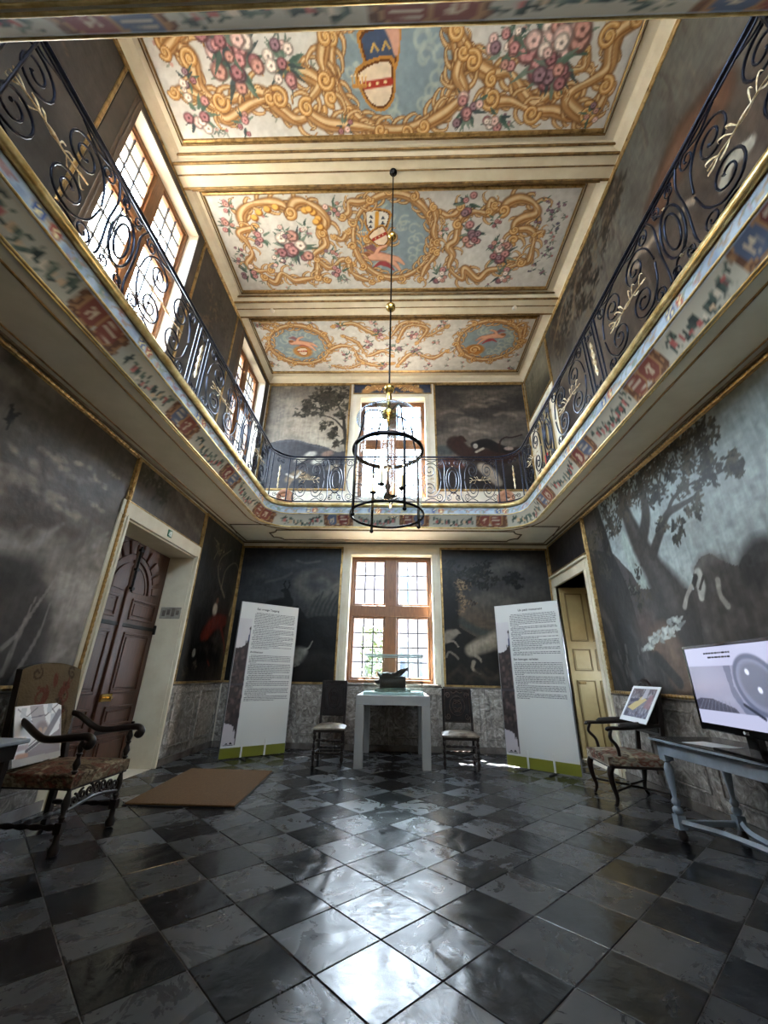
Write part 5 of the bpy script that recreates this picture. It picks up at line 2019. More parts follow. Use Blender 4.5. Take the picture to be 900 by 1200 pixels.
def spray_mesh():
    b = MB()
    b.tube([(-.30, 0, H2 - .02), (-.1, 0, H2 + .005), (.1, 0, H2 - .005), (.30, 0, H2 + .02)], .0055, 6)
    b.tube([(-.06, 0, H2), (-.03, 0, H2), (0, 0, H2), (.03, 0, H2), (.06, 0, H2)], [.005, .011, .014, .011, .005], 8)
    for sx in (-1, 1):
        for k, (x0, dx, dz) in enumerate(((.09, .07, .07), (.11, .08, -.065), (.20, .08, .05), (.22, .07, -.045), (.05, .04, .075))):
            p = cr([(sx * x0, 0, H2), (sx * (x0 + dx * .5), .012, H2 + dz * .75), (sx * (x0 + dx), .02, H2 + dz), (sx * (x0 + dx * 1.15), .01, H2 + dz * .8)], 3)
            b.tube(p, np.interp(np.linspace(0, 1, len(p)), [0, .4, .8, 1], [.003, .0085, .006, .0015]), 6, flat=.6)
    me = b.data('gilt_spray', smooth=60)
    me.materials.append(MATS['gilt_leaf'])
    return me


SPRAY = spray_mesh()


def ellipse(rx, rz, n=28):
    return [(rx * math.cos(2 * PI * i / n), H2 + rz * math.sin(2 * PI * i / n)) for i in range(n + 1)]


OV1 = mesh_of('oval_ring', [(ellipse(.125, .25), .011)], 'iron')
OV2 = mesh_of('oval_ring', [(ellipse(.075, .175), .010)], 'iron')
OVB = [mesh_of('bow_bar', [([tuple(p) for p in cr([(s_ * .20, .05), (s_ * .15, .16), (s_ * .165, H2), (s_ * .15, RH - .2), (s_ * .20, RH - .05)], 7)], .010)], 'iron') for s_ in (-1, 1)]
OVC = []
for sx in (-1, 1):
    for sz in (-1, 1):
        sp = spiral(sx * .09, H2 + sz * .335, .062, .016, PI / 2 * (1 - sx) + .0, 1.4 * sx * sz, 22)
        OVC.append(mesh_of('small_scroll', [([(0, H2 + sz * .25), (sx * .05, H2 + sz * .262)] + sp[2:], .0078)], 'iron'))
OVS = [mesh_of('gilt_boss', [([(0, H2 + k * .255), (0, H2 + k * .268), (0, H2 + k * .281)], [.007, .015, .005])], 'gilt_leaf') for k in (-1, 1)]
BAR = mesh_of('baluster', [([(0, .05), (0, RH - .05)], .011)], 'iron')
BAC = [mesh_of('small_scroll', [(spiral(sx * .045, z_, .045, .012, PI / 2 * (1 + sx), 1.4 * (sx if z_ > H2 else -sx), 20), .006)], 'iron') for sx in (-1, 1) for z_ in (.11, RH - .13)]
BAG = mesh_of('gilt_baluster', [([(0, .24), (0, .30), (0, .36), (0, .42), (0, .47), (0, .52), (0, .58), (0, .64), (0, .70)], [.004, .018, .008, .022, .010, .022, .008, .018, .004])], 'gilt_leaf')


def put(me, x, y, ang, sx=1.0):
    o = bpy.data.objects.new(me.name.split('.')[0], me)
    COL.objects.link(o)
    o.parent = rail
    o.location = (x, y, 0)
    o.rotation_euler = (0, 0, ang)
    o.scale = (sx, 1, 1)


def panel(kind, x, y, ang, sx=1.0):
    if kind == 'scroll':
        for me in big + small + [SPRAY]:
            put(me, x, y, ang, sx)
    elif kind == 'oval':
        for me in [OV1, OV2] + OVS + OVB + OVC:
            put(me, x, y, ang, sx)
    else:
        ca, sa = math.cos(ang), math.sin(ang)
        for d in (-.15, -.085, .085, .15):
            put(BAR, x + d * ca, y + d * sa, ang)
        for me in BAC + [BAG]:
            put(me, x, y, ang)


def run(x, y, ang, seq):
    """seq of (kind, distance along the side, squeeze)"""
    for k, d, sx in seq:
        panel(k, x + math.cos(ang) * d, y + math.sin(ang) * d, ang, sx)


SIDE = [('scroll', 1.42, 1.04), ('oval', 2.13, 1.0), ('scroll', 2.81, 1.0), ('bars', 3.50, 1.0), ('scroll', 4.20, 1.06), ('oval', 5.00, 1.0), ('scroll', 5.66, .86)]
run(GX0 - .03, 0, PI / 2, SIDE)
run(GX1 + .03, 0, PI / 2, SIDE)
run(-.11, GY1 + .03, 0, [('scroll', -1.52, .62), ('oval', -1.04, .9), ('scroll', -.46, .86), ('scroll', .46, .86), ('oval', 1.04, .9), ('scroll', 1.52, .62)])
run(-.11, GY0 - .03, 0, [('scroll', -1.5, .7), ('oval', -.95, 1), ('scroll', -.42, .9), ('scroll', .42, .9), ('oval', .95, 1), ('scroll', 1.5, .7)])
for cx, cy, a0 in ((GX0 + GR, GY1 - GR, PI / 2), (GX1 - GR, GY1 - GR, 0), (GX1 - GR, GY0 + GR, -PI / 2), (GX0 + GR, GY0 + GR, PI)):
    for t in (.06, .24, .76, .94):
        a = a0 + PI / 2 * t
        put(BAR, cx + (GR + .03) * math.cos(a), cy + (GR + .03) * math.sin(a), a + PI / 2)
    a = a0 + PI / 4
    for me in BAC + [BAG]:
        put(me, cx + (GR + .03) * math.cos(a), cy + (GR + .03) * math.sin(a), a + PI / 2)
# carved volutes standing inside the rounded gallery corners
for sx, x, lb in ((1, 1.90, 'carved pinkish wooden volute at the gallery corner by the tan gallery door'), (-1, -2.10, 'carved pinkish wooden volute at the gallery corner by the corner window')):
    v = thing('carved_volute', lb, 'ornament', (x, 6.66, ZG))
    b = MB()
    b.box(-.16, .16, -.05, .05, 0, .05)
    b.build('base', 'volute', v, bevel=.01)
    b = MB()
    sp = spiral(0, .20, .145, .03, -PI / 2, -sx * 1.7, 40)
    b.tube([(p[0], 0, p[1]) for p in sp], list(np.linspace(.055, .035, 40)), 10, flat=1.0)
    b.build('scroll', 'volute', v, smooth=60)

# ================================================================== LANTERN
LX, LY = -0.112, 3.25
lan = thing('hanging_lantern', 'round glass hall lantern with dark metal hoops hung on a long rod', 'lantern', (LX, LY, 2.37))


def lp(nm, b, m, par=None, **k):
    o = b.build(nm, m, par or lan, **k)
    return o


LR = .315
b = MB()
b.tube([(0, 0, 1.30), (0, 0, 4.91)], .009, 8)
lp('rod', b, 'lantern_metal', smooth=60)
for z in (1.35, 2.45, 3.62):
    b = MB()
    b.lathe([(.0, -.055), (.03, -.047), (.05, -.02), (.052, 0), (.05, .02), (.03, .047), (.0, .055)], (0, 0, z), 18)
    lp('ball', b, 'brass', smooth=60)
b = MB()
b.lathe([(.0, 4.905), (.05, 4.905), (.05, 4.89), (.02, 4.87), (.012, 4.83)], (0, 0, 0), 16)
lp('ceiling_hook', b, 'lantern_metal', smooth=50)
b = MB()
b.lathe([(.02, 1.30), (.03, 1.22), (.012, 1.16), (.04, 1.10), (.075, 1.06), (.07, 1.03), (.02, 1.01), (.012, .92), (0, .91)], (0, 0, 0), 18)
hub = lp('hub', b, 'brass', smooth=50)
b = MB()
b.lathe([(.03, 1.085), (.12, 1.08), (.22, 1.05), (.285, 1.01), (.302, .975)], (0, 0, 0), 40)
lp('smoke_dish', b, 'dish_glass', smooth=60)
b = MB()
b.tube([(.302 * math.cos(t), .302 * math.sin(t), .975) for t in np.linspace(0, 2 * PI, 41)[:-1]], .007, 6, closed=True)
lp('dish_rim', b, 'dish_glass', smooth=60)
for nm, z, r in (('upper_hoop', .64, .023), ('lower_hoop', .012, .012)):
    b = MB()
    b.tube([(LR * math.cos(t), LR * math.sin(t), z) for t in np.linspace(0, 2 * PI, 49)[:-1]], r, 8, closed=True, flat=.7)
    lp(nm, b, 'lantern_metal', smooth=60)
for k in range(4):
    a = math.radians(28 + 90 * k)
    ca, sa = math.cos(a), math.sin(a)
    b = MB()
    b.tube([(LR * ca, LR * sa, .66), (LR * ca, LR * sa, -.03)], .012, 8)
    b.lathe([(.0, -.06), (.016, -.05), (.018, -.035), (.010, -.02)], (LR * ca, LR * sa, 0), 10)
    lp('post', b, 'lantern_metal', smooth=60)
    p = cr([(.05 * ca, .05 * sa, 1.06), (.15 * ca, .15 * sa, 1.05), (.235 * ca, .235 * sa, 1.0), (.26 * ca, .26 * sa, .88), (.29 * ca, .29 * sa, .72), (LR * ca, LR * sa, .655)], 6)
    b = MB()
    b.tube(p, .008, 8)
    lp('top_arm', b, 'lantern_metal', smooth=60)
b = MB()
n_ = 48
b.add([((LR - .012) * math.cos(2 * PI * i / n_), (LR - .012) * math.sin(2 * PI * i / n_), z) for z in (.02, .63) for i in range(n_)],
      [(i, (i + 1) % n_, n_ + (i + 1) % n_, n_ + i) for i in range(n_)])
lp('glass_cylinder', b, 'lantern_glass', smooth=60)
b = MB()
b.tube([(0, 0, .91), (0, 0, .30)], .006, 8)
b.lathe([(0, .14), (.02, .16), (.03, .20), (.012, .24), (.028, .28), (.01, .33), (.006, .36)], (0, 0, 0), 14)
cl = lp('candelabra', b, 'lantern_metal', smooth=60)
for k in range(4):
    a = math.radians(-20 + 90 * k)
    ca, sa = math.cos(a), math.sin(a)
    b = MB()
    b.tube(cr([(0, 0, .19), (.06 * ca, .06 * sa, .15), (.12 * ca, .12 * sa, .17), (.135 * ca, .135 * sa, .235)], 6), .006, 8)
    b.lathe([(.008, .23), (.028, .24), (.03, .25), (.012, .255)], (.135 * ca, .135 * sa, 0), 12)
    b.build('candle_arm', 'lantern_metal', cl, smooth=60)
    b = MB()
    b.lathe([(.0115, .25), (.0115, .375), (.007, .385)], (.135 * ca, .135 * sa, 0), 12)
    b.build('candle', 'candle', cl, smooth=50)
    b = MB()
    b.lathe([(.006, .38), (.013, .40), (.015, .42), (.010, .445), (0, .465)], (.135 * ca, .135 * sa, 0), 12)
    b.build('bulb', 'bulb' if k == 3 else 'clear_glass', cl, smooth=60)
ll = bpy.data.lights.new('lantern_bulb_light', 'POINT')
ll.energy = 6.0
ll.color = (1.0, .72, .40)
ll.shadow_soft_size = .02
lo = bpy.data.objects.new('lantern_bulb_light', ll)
COL.objects.link(lo)
lo.parent = lan
a = math.radians(250)
lo.location = (.135 * math.cos(a) * .6, .135 * math.sin(a) * .6, .50)

# ================================================================== FURNITURE


def turned(b, x, y, z0, z1, r, sq=.0, beads=3, n=12):
    """turned post between two heights: ball, vase and reel profile"""
    prof = [(r * .55, z0)]
    h = z1 - z0
    for k in range(beads):
        a = z0 + h * (k + .05) / beads
        c = h / beads
        prof += [(r * .55, a), (r * .95, a + c * .12), (r * .55, a + c * .20), (r * .70, a + c * .28), (r * 1.05, a + c * .52), (r * .65, a + c * .80), (r * .5, a + c * .88)]
    prof.append((r * .55, z1))
    b.lathe(prof, (x, y, 0), n)


def turned_bar(b, p0, p1, r, beads=4, n=8):
    p0, p1 = Vector(p0), Vector(p1)
    pts, rad = [], []
    m = beads * 6
    for i in range(m + 1):
        t = i / m
        pts.append(p0.lerp(p1, t))
        rad.append(r * (.55 + .45 * abs(math.sin(PI * beads * t))))
    b.tube(pts, rad, n)


def side_chair(label, loc, rz, w, d, seat, back, relief):
    """front of the chair towards -y"""
    t = thing('side_chair', label, 'chair', loc, rz)
    lw = .022
    for sx in (-1, 1):
        b = MB()
        x = sx * (w / 2 - .025)
        b.box(x - .02, x + .02, -d / 2, -d / 2 + .04, seat * .26, seat * .36)
        b.box(x - .02, x + .02, -d / 2, -d / 2 + .04, seat * .78, seat - .06)
        turned(b, x, -d / 2 + .02, 0, seat * .26, .024, beads=1)
        turned(b, x, -d / 2 + .02, seat * .36, seat * .78, .024, beads=2)
        b.build('leg', 'dark_wood', t, smooth=50)
        b = MB()
        xb = sx * (w / 2 - .045)
        b.prism([(d / 2 - .04, 0), (d / 2, 0), (d / 2 + .002, seat), (d / 2 + .07, back), (d / 2 + .035, back), (d / 2 - .038, seat)], xb - .018, xb + .018, 0)
        b.build('leg', 'dark_wood', t, bevel=.004)
        b = MB()
        turned_bar(b, (x, -d / 2 + .04, seat * .30), (xb, d / 2 - .04, seat * .30), .017, 4)
        b.build('stretcher', 'dark_wood', t, smooth=60)
    for y, z in ((-d / 2 + .02, seat * .62), (-d / 2 + .02, seat * .30), (d / 2 - .02, seat * .35)):
        b = MB()
        turned_bar(b, (-w / 2 + .045, y, z), (w / 2 - .045, y, z), .019, 5)
        b.build('stretcher', 'dark_wood', t, smooth=60)
    b = MB()
    b.box(-w / 2 + .004, w / 2 - .004, -d / 2 + .002, d / 2 - .01, seat - .085, seat - .045)
    b.build('seat_rail', 'dark_wood', t, bevel=.004)
    b = MB()
    b.pillow(-w / 2, w / 2, -d / 2 - .01, d / 2 - .02, seat - .05, seat, .018)
    b.build('seat', 'seat_pale', t, smooth=50)
    b = MB()
    z0 = seat + .09
    k = .072 / (back - seat)
    y0 = lambda z: d / 2 - .02 + (z - seat) * k
    b.add([(-w / 2 + .03, y0(z0) - .02, z0), (w / 2 - .03, y0(z0) - .02, z0), (w / 2 - .03, y0(back) - .02, back + .01), (-w / 2 + .03, y0(back) - .02, back + .01),
           (-w / 2 + .03, y0(z0) + .03, z0), (w / 2 - .03, y0(z0) + .03, z0), (w / 2 - .03, y0(back) + .03, back + .01), (-w / 2 + .03, y0(back) + .03, back + .01)],
          [(0, 1, 2, 3), (7, 6, 5, 4), (0, 4, 5, 1), (3, 2, 6, 7), (0, 3, 7, 4), (1, 5, 6, 2)])
    bk = b.build('backrest', 'leather', t, bevel=.008)
    # embossed cartouche
    b = MB()
    zc, hh, ww = (z0 + back) / 2, (back - z0) / 2, w / 2 - .06

    def e(a, c):
        z = zc + c * hh
        return (a * ww, y0(z) - .024, z)
    for s in (.95, .55):
        b.tube([e(s * .62 * math.cos(q), s * .62 * math.sin(q)) for q in np.linspace(0, 2 * PI, 33)[:-1]], .005, 6, closed=True)
    for sx in (-1, 1):
        for sz in (-1, 1):
            b.tube([e(sx * (.72 + p[0]), sz * (.62 + p[1])) for p in spiral(0, 0, .20, .05, 0, 1.3, 20)], .005, 6)
            b.tube([e(sx * (.18 + p[0]), sz * (.22 + p[1])) for p in spiral(0, 0, .16, .04, 1, 1.3, 18)], .005, 6)
    b.tube([e(a, .82 + .05 * math.cos(a * 12)) for a in np.linspace(-.45, .45, 20)], .006, 6)
    b.tube([e(.97 * a, c) for a, c in ((-1, -.95), (1, -.95), (1, .97), (-1, .97))], .004, 6, closed=True)
    b.build('embossed_pattern', 'leather_relief' if relief else 'leather', bk, smooth=60)
    return t


side_chair('taller dark leather side chair between the white table and the wall banner of grey text', (-.955, 6.44, 0), math.radians(2), .43, .38, .47, 1.02, False)
side_chair('lower side chair with an embossed emblem on its leather back, right of the white table', (.835, 6.42, 0), math.radians(-3), .49, .40, .42, .94, True)

# white display table
TX0, TX1, TY0, TY1, TH = -.585, .42, 6.12, 7.40, .86
tb = thing('display_table', 'plain white display table standing in front of the lower window', 'table', ((TX0 + TX1) / 2, (TY0 + TY1) / 2, 0))
cx, cy = (TX0 + TX1) / 2, (TY0 + TY1) / 2
b = MB()
b.box(TX0 - cx, TX1 - cx, TY0 - cy, TY1 - cy, TH - .12, TH)
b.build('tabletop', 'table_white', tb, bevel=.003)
for x in (TX0 - cx, TX1 - cx - .115):
    for y in (TY0 - cy, TY1 - cy - .115):
        b = MB()
        b.box(x, x + .115, y, y + .115, 0, TH - .12)
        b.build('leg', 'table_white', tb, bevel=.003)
# glass case on it
gc = thing('glass_case', 'clear glass display case on the white table', 'display case', (-.075, 6.60, TH))
b = MB()
b.box(-.425, .42, -.36, .36, 0.0005, .035)
b.build('base_plate', 'case_base', gc, bevel=.004)
for nm, bx in (('glass_pane', (-.42, .415, -.352, -.346, .0355, .52)), ('glass_pane', (-.42, .415, .346, .352, .0355, .52)), ('glass_pane', (-.42, -.414, -.345, .345, .0355, .52)), ('glass_pane', (.409, .415, -.345, .345, .0355, .52)), ('glass_lid', (-.42, .415, -.352, .352, .5205, .532))):
    b = MB()
    b.box(*bx)
    b.build(nm, 'clear_glass', gc)
b = MB()
b.frame(-.425, .42, -.356, .356, .010, .515, .533)
b.build('lid_rim', 'case_base', gc)
# dark boar-head vessel
bo = thing('boar_head_vessel', 'dark glazed animal head vessel with open snout and ears inside the glass case', 'sculpture', (-.09, 6.60, TH + .0355))
b = MB()
b.pillow(-.24, .25, -.13, .13, 0, .045, .01)
b.build('plinth', 'plinth_stone', bo, smooth=50)
def loft(b, secs, n=14):
    """secs of (x, z centre, half width y, half height z)"""
    vs, fs = [], []
    for x, zc, ry, rz in secs:
        for k in range(n):
            a = 2 * PI * k / n
            vs.append((x, ry * math.copysign(abs(math.cos(a)) ** .8, math.cos(a)), zc + rz * math.copysign(abs(math.sin(a)) ** .8, math.sin(a))))
    for i in range(len(secs) - 1):
        for k in range(n):
            fs.append((i * n + k, i * n + (k + 1) % n, (i + 1) * n + (k + 1) % n, (i + 1) * n + k))
    fs.append(tuple(range(n - 1, -1, -1)))
    fs.append(tuple((len(secs) - 1) * n + k for k in range(n)))
    b.add(vs, fs)
b = MB()
loft(b, [(-.20, .10, .05, .055), (-.17, .115, .085, .075), (-.08, .12, .10, .085), (.04, .12, .105, .085), (.13, .125, .10, .085), (.18, .13, .075, .08), (.19, .13, .05, .06)])
hd = b.build('lower_bowl', 'bronze', bo, smooth=70)
b = MB()
loft(b, [(-.205, .195, .04, .03), (-.16, .21, .07, .045), (-.08, .215, .085, .05), (.0, .215, .085, .045), (.06, .225, .07, .04), (.12, .25, .05, .035), (.17, .285, .035, .025), (.215, .32, .018, .014)])
b.build('head_lid', 'bronze', bo, smooth=70)
for s_ in (-1, 1):
    b = MB()
    b.tube(cr([(.05, s_ * .05, .24), (.12, s_ * .075, .28), (.18, s_ * .07, .30), (.22, s_ * .06, .285)], 4), [.02, .03, .03, .028, .026, .025, .024, .022, .02, .014, .01, .008, .004][:13], 8, flat=.5)
    b.build('ear', 'bronze', bo, smooth=60)
    b = MB()
    b.tube(cr([(-.17, s_ * .06, .21), (-.215, s_ * .07, .225), (-.235, s_ * .06, .27)], 4), [.022, .02, .018, .018, .016, .014, .01, .008, .004], 8)
    b.build('tusk', 'bronze', bo, smooth=60)
    b = MB()
    b.lathe([(0, -.016), (.012, -.01), (.016, 0), (.012, .01), (0, .016)], (-.03, s_ * .082, .232), 10)
    b.build('eye', 'bronze', bo, smooth=60)
b = MB()
b.tube(cr([(-.18, 0, .13), (-.23, 0, .125), (-.275, 0, .14)], 4), [.05, .046, .042, .038, .034, .03, .024, .016, .006], 10, flat=.8)
b.build('snout', 'bronze', bo, smooth=60)
for x in (-.215, .215):
    b = MB()
    b.tube([(x, -.09, .03), (x * 1.12, -.10, .018), (x * 1.18, -.1, .01), (x * 1.22, -.1, .008)], [.018, .022, .016, .008], 8)
    b.build('foot', 'plinth_stone', bo, smooth=60)


# banner stands
def text_mesh(txt, size, bold=False):
    cu = bpy.data.curves.new('t', 'FONT')
    cu.body = txt
    cu.size = size
    if bold:
        cu.offset = size * .018
    o = bpy.data.objects.new('t', cu)
    COL.objects.link(o)
    dg = bpy.context.evaluated_depsgraph_get()
    dg.update()
    me = bpy.data.meshes.new_from_object(o.evaluated_get(dg))
    bpy.data.objects.remove(o)
    bpy.data.curves.remove(cu)
    return me


def place_text(txt, size, M, m, parent, name='title', bold=True):
    me = text_mesh(txt, size, bold)
    me.transform(M)
    return link(name, me, m, parent)


def banner(label, p0, p1, h, title, sub, paras, subrow, seed, lean):
    p0, p1 = Vector((*p0, 0)), Vector((*p1, 0))
    w = (p1 - p0).length
    d = (p1 - p0).normalized()
    t = thing('banner_stand', label, 'banner', (p0 + p1) / 2, math.atan2(d.y, d.x))
    z0 = .012
    b = MB()
    b.box(-w / 2, w / 2, -.001, .030, z0 + .002, h)
    pn = b.build('panel', 'banner_white', t, bevel=.002)
    b = MB()
    b.box(-w / 2 - .006, -w / 2, -.002, .034, z0, h + .004)
    b.box(w / 2, w / 2 + .006, -.002, .034, z0, h + .004)
    b.box(-w / 2, w / 2, -.002, .034, h, h + .004)
    b.build('edge_trim', 'banner_edge', t)
    b = MB()
    b.box(-w / 2, w / 2, -.0022, -.001, z0 + .002, z0 + .13)
    b.build('green_band', 'banner_green', t)
    for x in (-w * .19, w * .17):
        b = MB()
        b.box(x - .013, x + .013, -.010, -.0024, z0, .22)
        b.build('clip', 'banner_white', t, bevel=.002)
        b = MB()
        b.box(x - .012, x + .012, -.20, .22, 0, .012)
        b.build('foot', 'rubber', t, bevel=.002)
    # printed townscape with its mirror image along one side
    P = Paint(.20, 1.72, .011)
    P.vgrad([(0, (.74, .71, .73)), (1, (.80, .79, .79))])
    P.mix(P.noise(.15, .4, 4, seed) * .5, (.68, .65, .67))
    dk = (.20, .17, .17)
    hz = .78
    for sg in (1, -1):
        f = lambda x, y: (x, hz + sg * y)
        P.poly([f(0, 0), f(.20, 0), f(.20, .60), f(.192, .76), f(.185, .62), f(.15, .58), f(.145, .62), f(.14, .55), f(.09, .52), f(.0, .50)], dk, .95)
        P.poly([f(.165, .6), f(.188, .78), f(.20, .6)], (.16, .20, .34) if sg > 0 else (.16, .14, .14), .95)
        P.stroke([f(.188, .76), f(.188, .82)], .012, dk)
        P.stroke([f(.188, .79), f(.188, .80)], .026, dk)
    rg = random.Random(seed)
    for _ in range(80):
        P.blob(rg.uniform(0, .19), rg.uniform(.3, 1.25), rg.uniform(.008, .03), rg.uniform(.01, .04), rg.choice([(.36, .30, .27), (.14, .12, .12), (.42, .36, .34), (.28, .23, .23)]), .7, 0, .6)
    P.stroke([(0, hz), (.20, hz)], .03, (.26, .25, .27))
    x0 = -w / 2 + .004
    P.build('townscape_print', 'print_photo', lambda U, V: np.stack([x0 + U, np.full_like(U, -.0016), .17 + V], 1), t)
    # lines of small print, word by word
    b = MB()
    rg = random.Random(seed + 1)
    lx, rx = -w / 2 + .235, w / 2 - .045
    z = h - .155
    rows = paras
    for gi, n in enumerate(rows):
        for r in range(n):
            end = rx if r < n - 1 else lx + (rx - lx) * rg.uniform(.15, .75)
            x = lx + (.0 if r else .02)
            while x < end - .012:
                ww = rg.uniform(.010, .050)
                x2 = min(x + ww, end)
                b.add([(x, -.0017, z), (x2, -.0017, z), (x2, -.0017, z + .0085), (x, -.0017, z + .0085)], [(0, 1, 2, 3)])
                x = x2 + .008
            z -= .0195
        if gi == subrow:
            M = Matrix.Translation((lx, -.0019, z - .045)) @ Matrix.Rotation(PI / 2, 4, 'X')
            place_text(sub, .040, M, 'title_ink', t, 'subtitle')
            z -= .085
        else:
            z -= .004
    b.build('small_print', 'print_ink', t)
    me = text_mesh(title, .046, True)
    wd = max(v.co.x for v in me.vertices)
    me.transform(Matrix.Translation(((lx + rx) / 2 - wd / 2 - .02 if seed % 2 else lx + .02, -.0019, h - .105)) @ Matrix.Rotation(PI / 2, 4, 'X'))
    link('title', me, 'title_ink', t)
    b = MB()
    x = -w / 2 + .05
    b.add([(x, -.0018, .185), (x + .05, -.0018, .185), (x + .025, -.0018, .205), (x + .06, -.0018, .185), (x + .11, -.0018, .185), (x + .08, -.0018, .215)], [(0, 1, 2), (3, 4, 5)])
    b.box(x - .02, x + .12, -.0018, -.0016, .170, .178)
    b.build('logo', 'title_ink', t)
    return t


banner('white text banner stand beside the red rider painting, its subtitle a single word', (-2.46, 6.40), (-1.72, 7.04), 2.14, 'Een vroege Toegang', 'Architectuur', [9, 3, 5, 4, 4, 2, 6, 8, 4, 5, 5, 4], 5, 4, 0)
banner('white text banner stand in front of the tan doorway', (1.49, 6.56), (2.24, 5.94), 2.14, 'Un petit monument', 'Een bewogen verleden', [9, 3, 4, 2, 5, 3, 3, 9, 6, 5, 4], 6, 5, 0)

# coir mat
mt = thing('door_mat', 'brown coir mat on the tiles before the double door', 'mat', (-2.0, 5.08, 0))
b = MB()
b.prism([(-.46, -.735), (.54, -.72), (.46, .72), (-.55, .73)], 0.006, .020, 2)
b.build('pile', 'coir', mt, bevel=.004)
b = MB()
b.prism([(-.475, -.75), (.555, -.735), (.475, .735), (-.565, .745)], 0.0005, .006, 2)
b.build('backing', 'rubber', mt)


def tapestry_paint(w, h, base, seed, big_motif=True):
    P = Paint(w, h, .012)
    P.fill(base)
    P.mix(P.noise(.06, .06, 3, seed) * .5, tuple(v * .7 for v in base))
    rg = random.Random(seed)
    red, dk = (.38, .20, .15), (.22, .16, .11)
    if big_motif:
        cx, cy = w / 2, h * .48
        for sx in (-1, 1):
            P.stroke(cr([(cx + sx * .03, cy - .18), (cx + sx * .12, cy - .05), (cx + sx * .07, cy + .07), (cx + sx * .16, cy + .12)], 6), [.02, .045, .02], red, .85)
            P.stroke(cr([(cx + sx * .20, cy - .2), (cx + sx * .18, cy - .06), (cx + sx * .13, cy - .02)], 6), .018, dk, .8)
            P.stroke(spiral(cx + sx * .12, cy + .06, .07, .02, 1, 1.3 * sx, 18), .02, red, .8)
            P.stroke(spiral(cx + sx * .18, cy + .22, .05, .01, 1, 1.2 * sx, 14), .016, dk, .8)
        P.blob(cx, cy + .16, .025, .05, red, .9)
        P.leaves(cx, cy, .2, 40, [dk, red, (.46, .38, .28)], .025, seed)
    else:
        for _ in range(int(w * h * 200)):
            x, y = rg.uniform(0, w), rg.uniform(0, h)
            P.stroke(spiral(x, y, rg.uniform(.03, .08), .01, rg.random() * 6, 1.0, 12), rg.uniform(.012, .028), rg.choice([red, dk, (.62, .58, .48), (.44, .30, .24)]), .8)
    return P


def wrap(P, name, m, parent, f):
    """colour grid bent by f(u, v) -> local position"""
    U, V = np.meshgrid(P.X, P.Y)
    co = np.array([f(a, c) for a, c in zip(U.ravel(), V.ravel())])
    return grid_mesh(name, co, P.C.reshape(-1, 3), P.nx, P.ny, m, parent, True)


# left armchair: faces +x, high arched tapestry back, scrolled arms, carved stretcher
ac = thing('tapestry_armchair', 'high-backed tapestry armchair with scrolled dark arms beside the double door', 'armchair', (-2.49, 3.52, 0), math.radians(-90 + 180 + 0))
# local: +x along the width (towards far side), front towards -y
AW, AD, AS, AB = .62, .56, .46, 1.12
for sx in (-1, 1):
    x = sx * (AW / 2 - .03)
    b = MB()
    b.box(x - .024, x + .024, -AD / 2, -AD / 2 + .048, .12, .18)
    b.box(x - .024, x + .024, -AD / 2, -AD / 2 + .048, .36, .45)
    b.lathe([(.012, 0), (.032, .01), (.036, .04), (.02, .07), (.02, .12)], (x, -AD / 2 + .024, 0), 12)
    turned(b, x, -AD / 2 + .024, .18, .36, .026, beads=1)
    turned(b, x, -AD / 2 + .024, .45, .66, .024, beads=2)
    b.build('leg', 'dark_wood', ac, smooth=50)
    b = MB()
    b.prism([(AD / 2 - .045, 0), (AD / 2, 0), (AD / 2, AS), (AD / 2 + .09, AB - .05), (AD / 2 + .05, AB - .05), (AD / 2 - .045, AS)], x - .022, x + .022, 0)
    b.build('leg', 'dark_wood', ac, bevel=.004)
    b = MB()
    p = cr([(x, AD / 2 + .03, .78), (x, AD / 2 - .06, .76), (x * 1.03, AD / 2 - .20, .68), (x * 1.06, -.02, .655), (x * 1.07, -AD / 2 + .06, .675), (x * 1.07, -AD / 2 - .02, .68), (x * 1.07, -AD / 2 - .055, .655), (x * 1.07, -AD / 2 - .04, .625), (x * 1.07, -AD / 2 - .01, .63)], 5)
    b.tube(p, np.interp(np.linspace(0, 1, len(p)), [0, .3, .7, .85, 1], [.022, .024, .026, .032, .022]), 10)
    b.build('arm', 'dark_wood', ac, smooth=60)
    b = MB()
    turned_bar(b, (x, -AD / 2 + .04, .15), (x, AD / 2 - .03, .15), .020, 5)
    b.build('stretcher', 'dark_wood', ac, smooth=60)
b = MB()
turned_bar(b, (-AW / 2 + .05, .02, .15), (AW / 2 - .05, .02, .15), .020, 6)
b.build('stretcher', 'dark_wood', ac, smooth=60)
b = MB()
for k in range(7):
    x = (k - 3) * .072
    z = .285 + .035 * (1 - (k - 3) ** 2 / 9)
    b.tube([(x + p[0], -AD / 2 + .022, z + p[1]) for p in spiral(0, 0, .04, .010, PI / 2 * (1 if k < 3 else -1), 1.4 * (1 if k % 2 else -1), 20)], .0085, 7)
b.tube(cr([(-AW / 2 + .05, -AD / 2 + .022, .24), (-.15, -AD / 2 + .022, .255), (0, -AD / 2 + .022, .27), (.15, -AD / 2 + .022, .255), (AW / 2 - .05, -AD / 2 + .022, .24)], 5), .013, 8)
b.build('carved_stretcher', 'dark_wood', ac, smooth=60)
b = MB()
b.box(-AW / 2 + .01, AW / 2 - .01, -AD / 2 + .005, AD / 2 - .01, AS - .10, AS - .06)
b.build('seat_frame', 'dark_wood', ac)
P = tapestry_paint(AW + .30, AD + .24, (.46, .40, .31), 21, False)
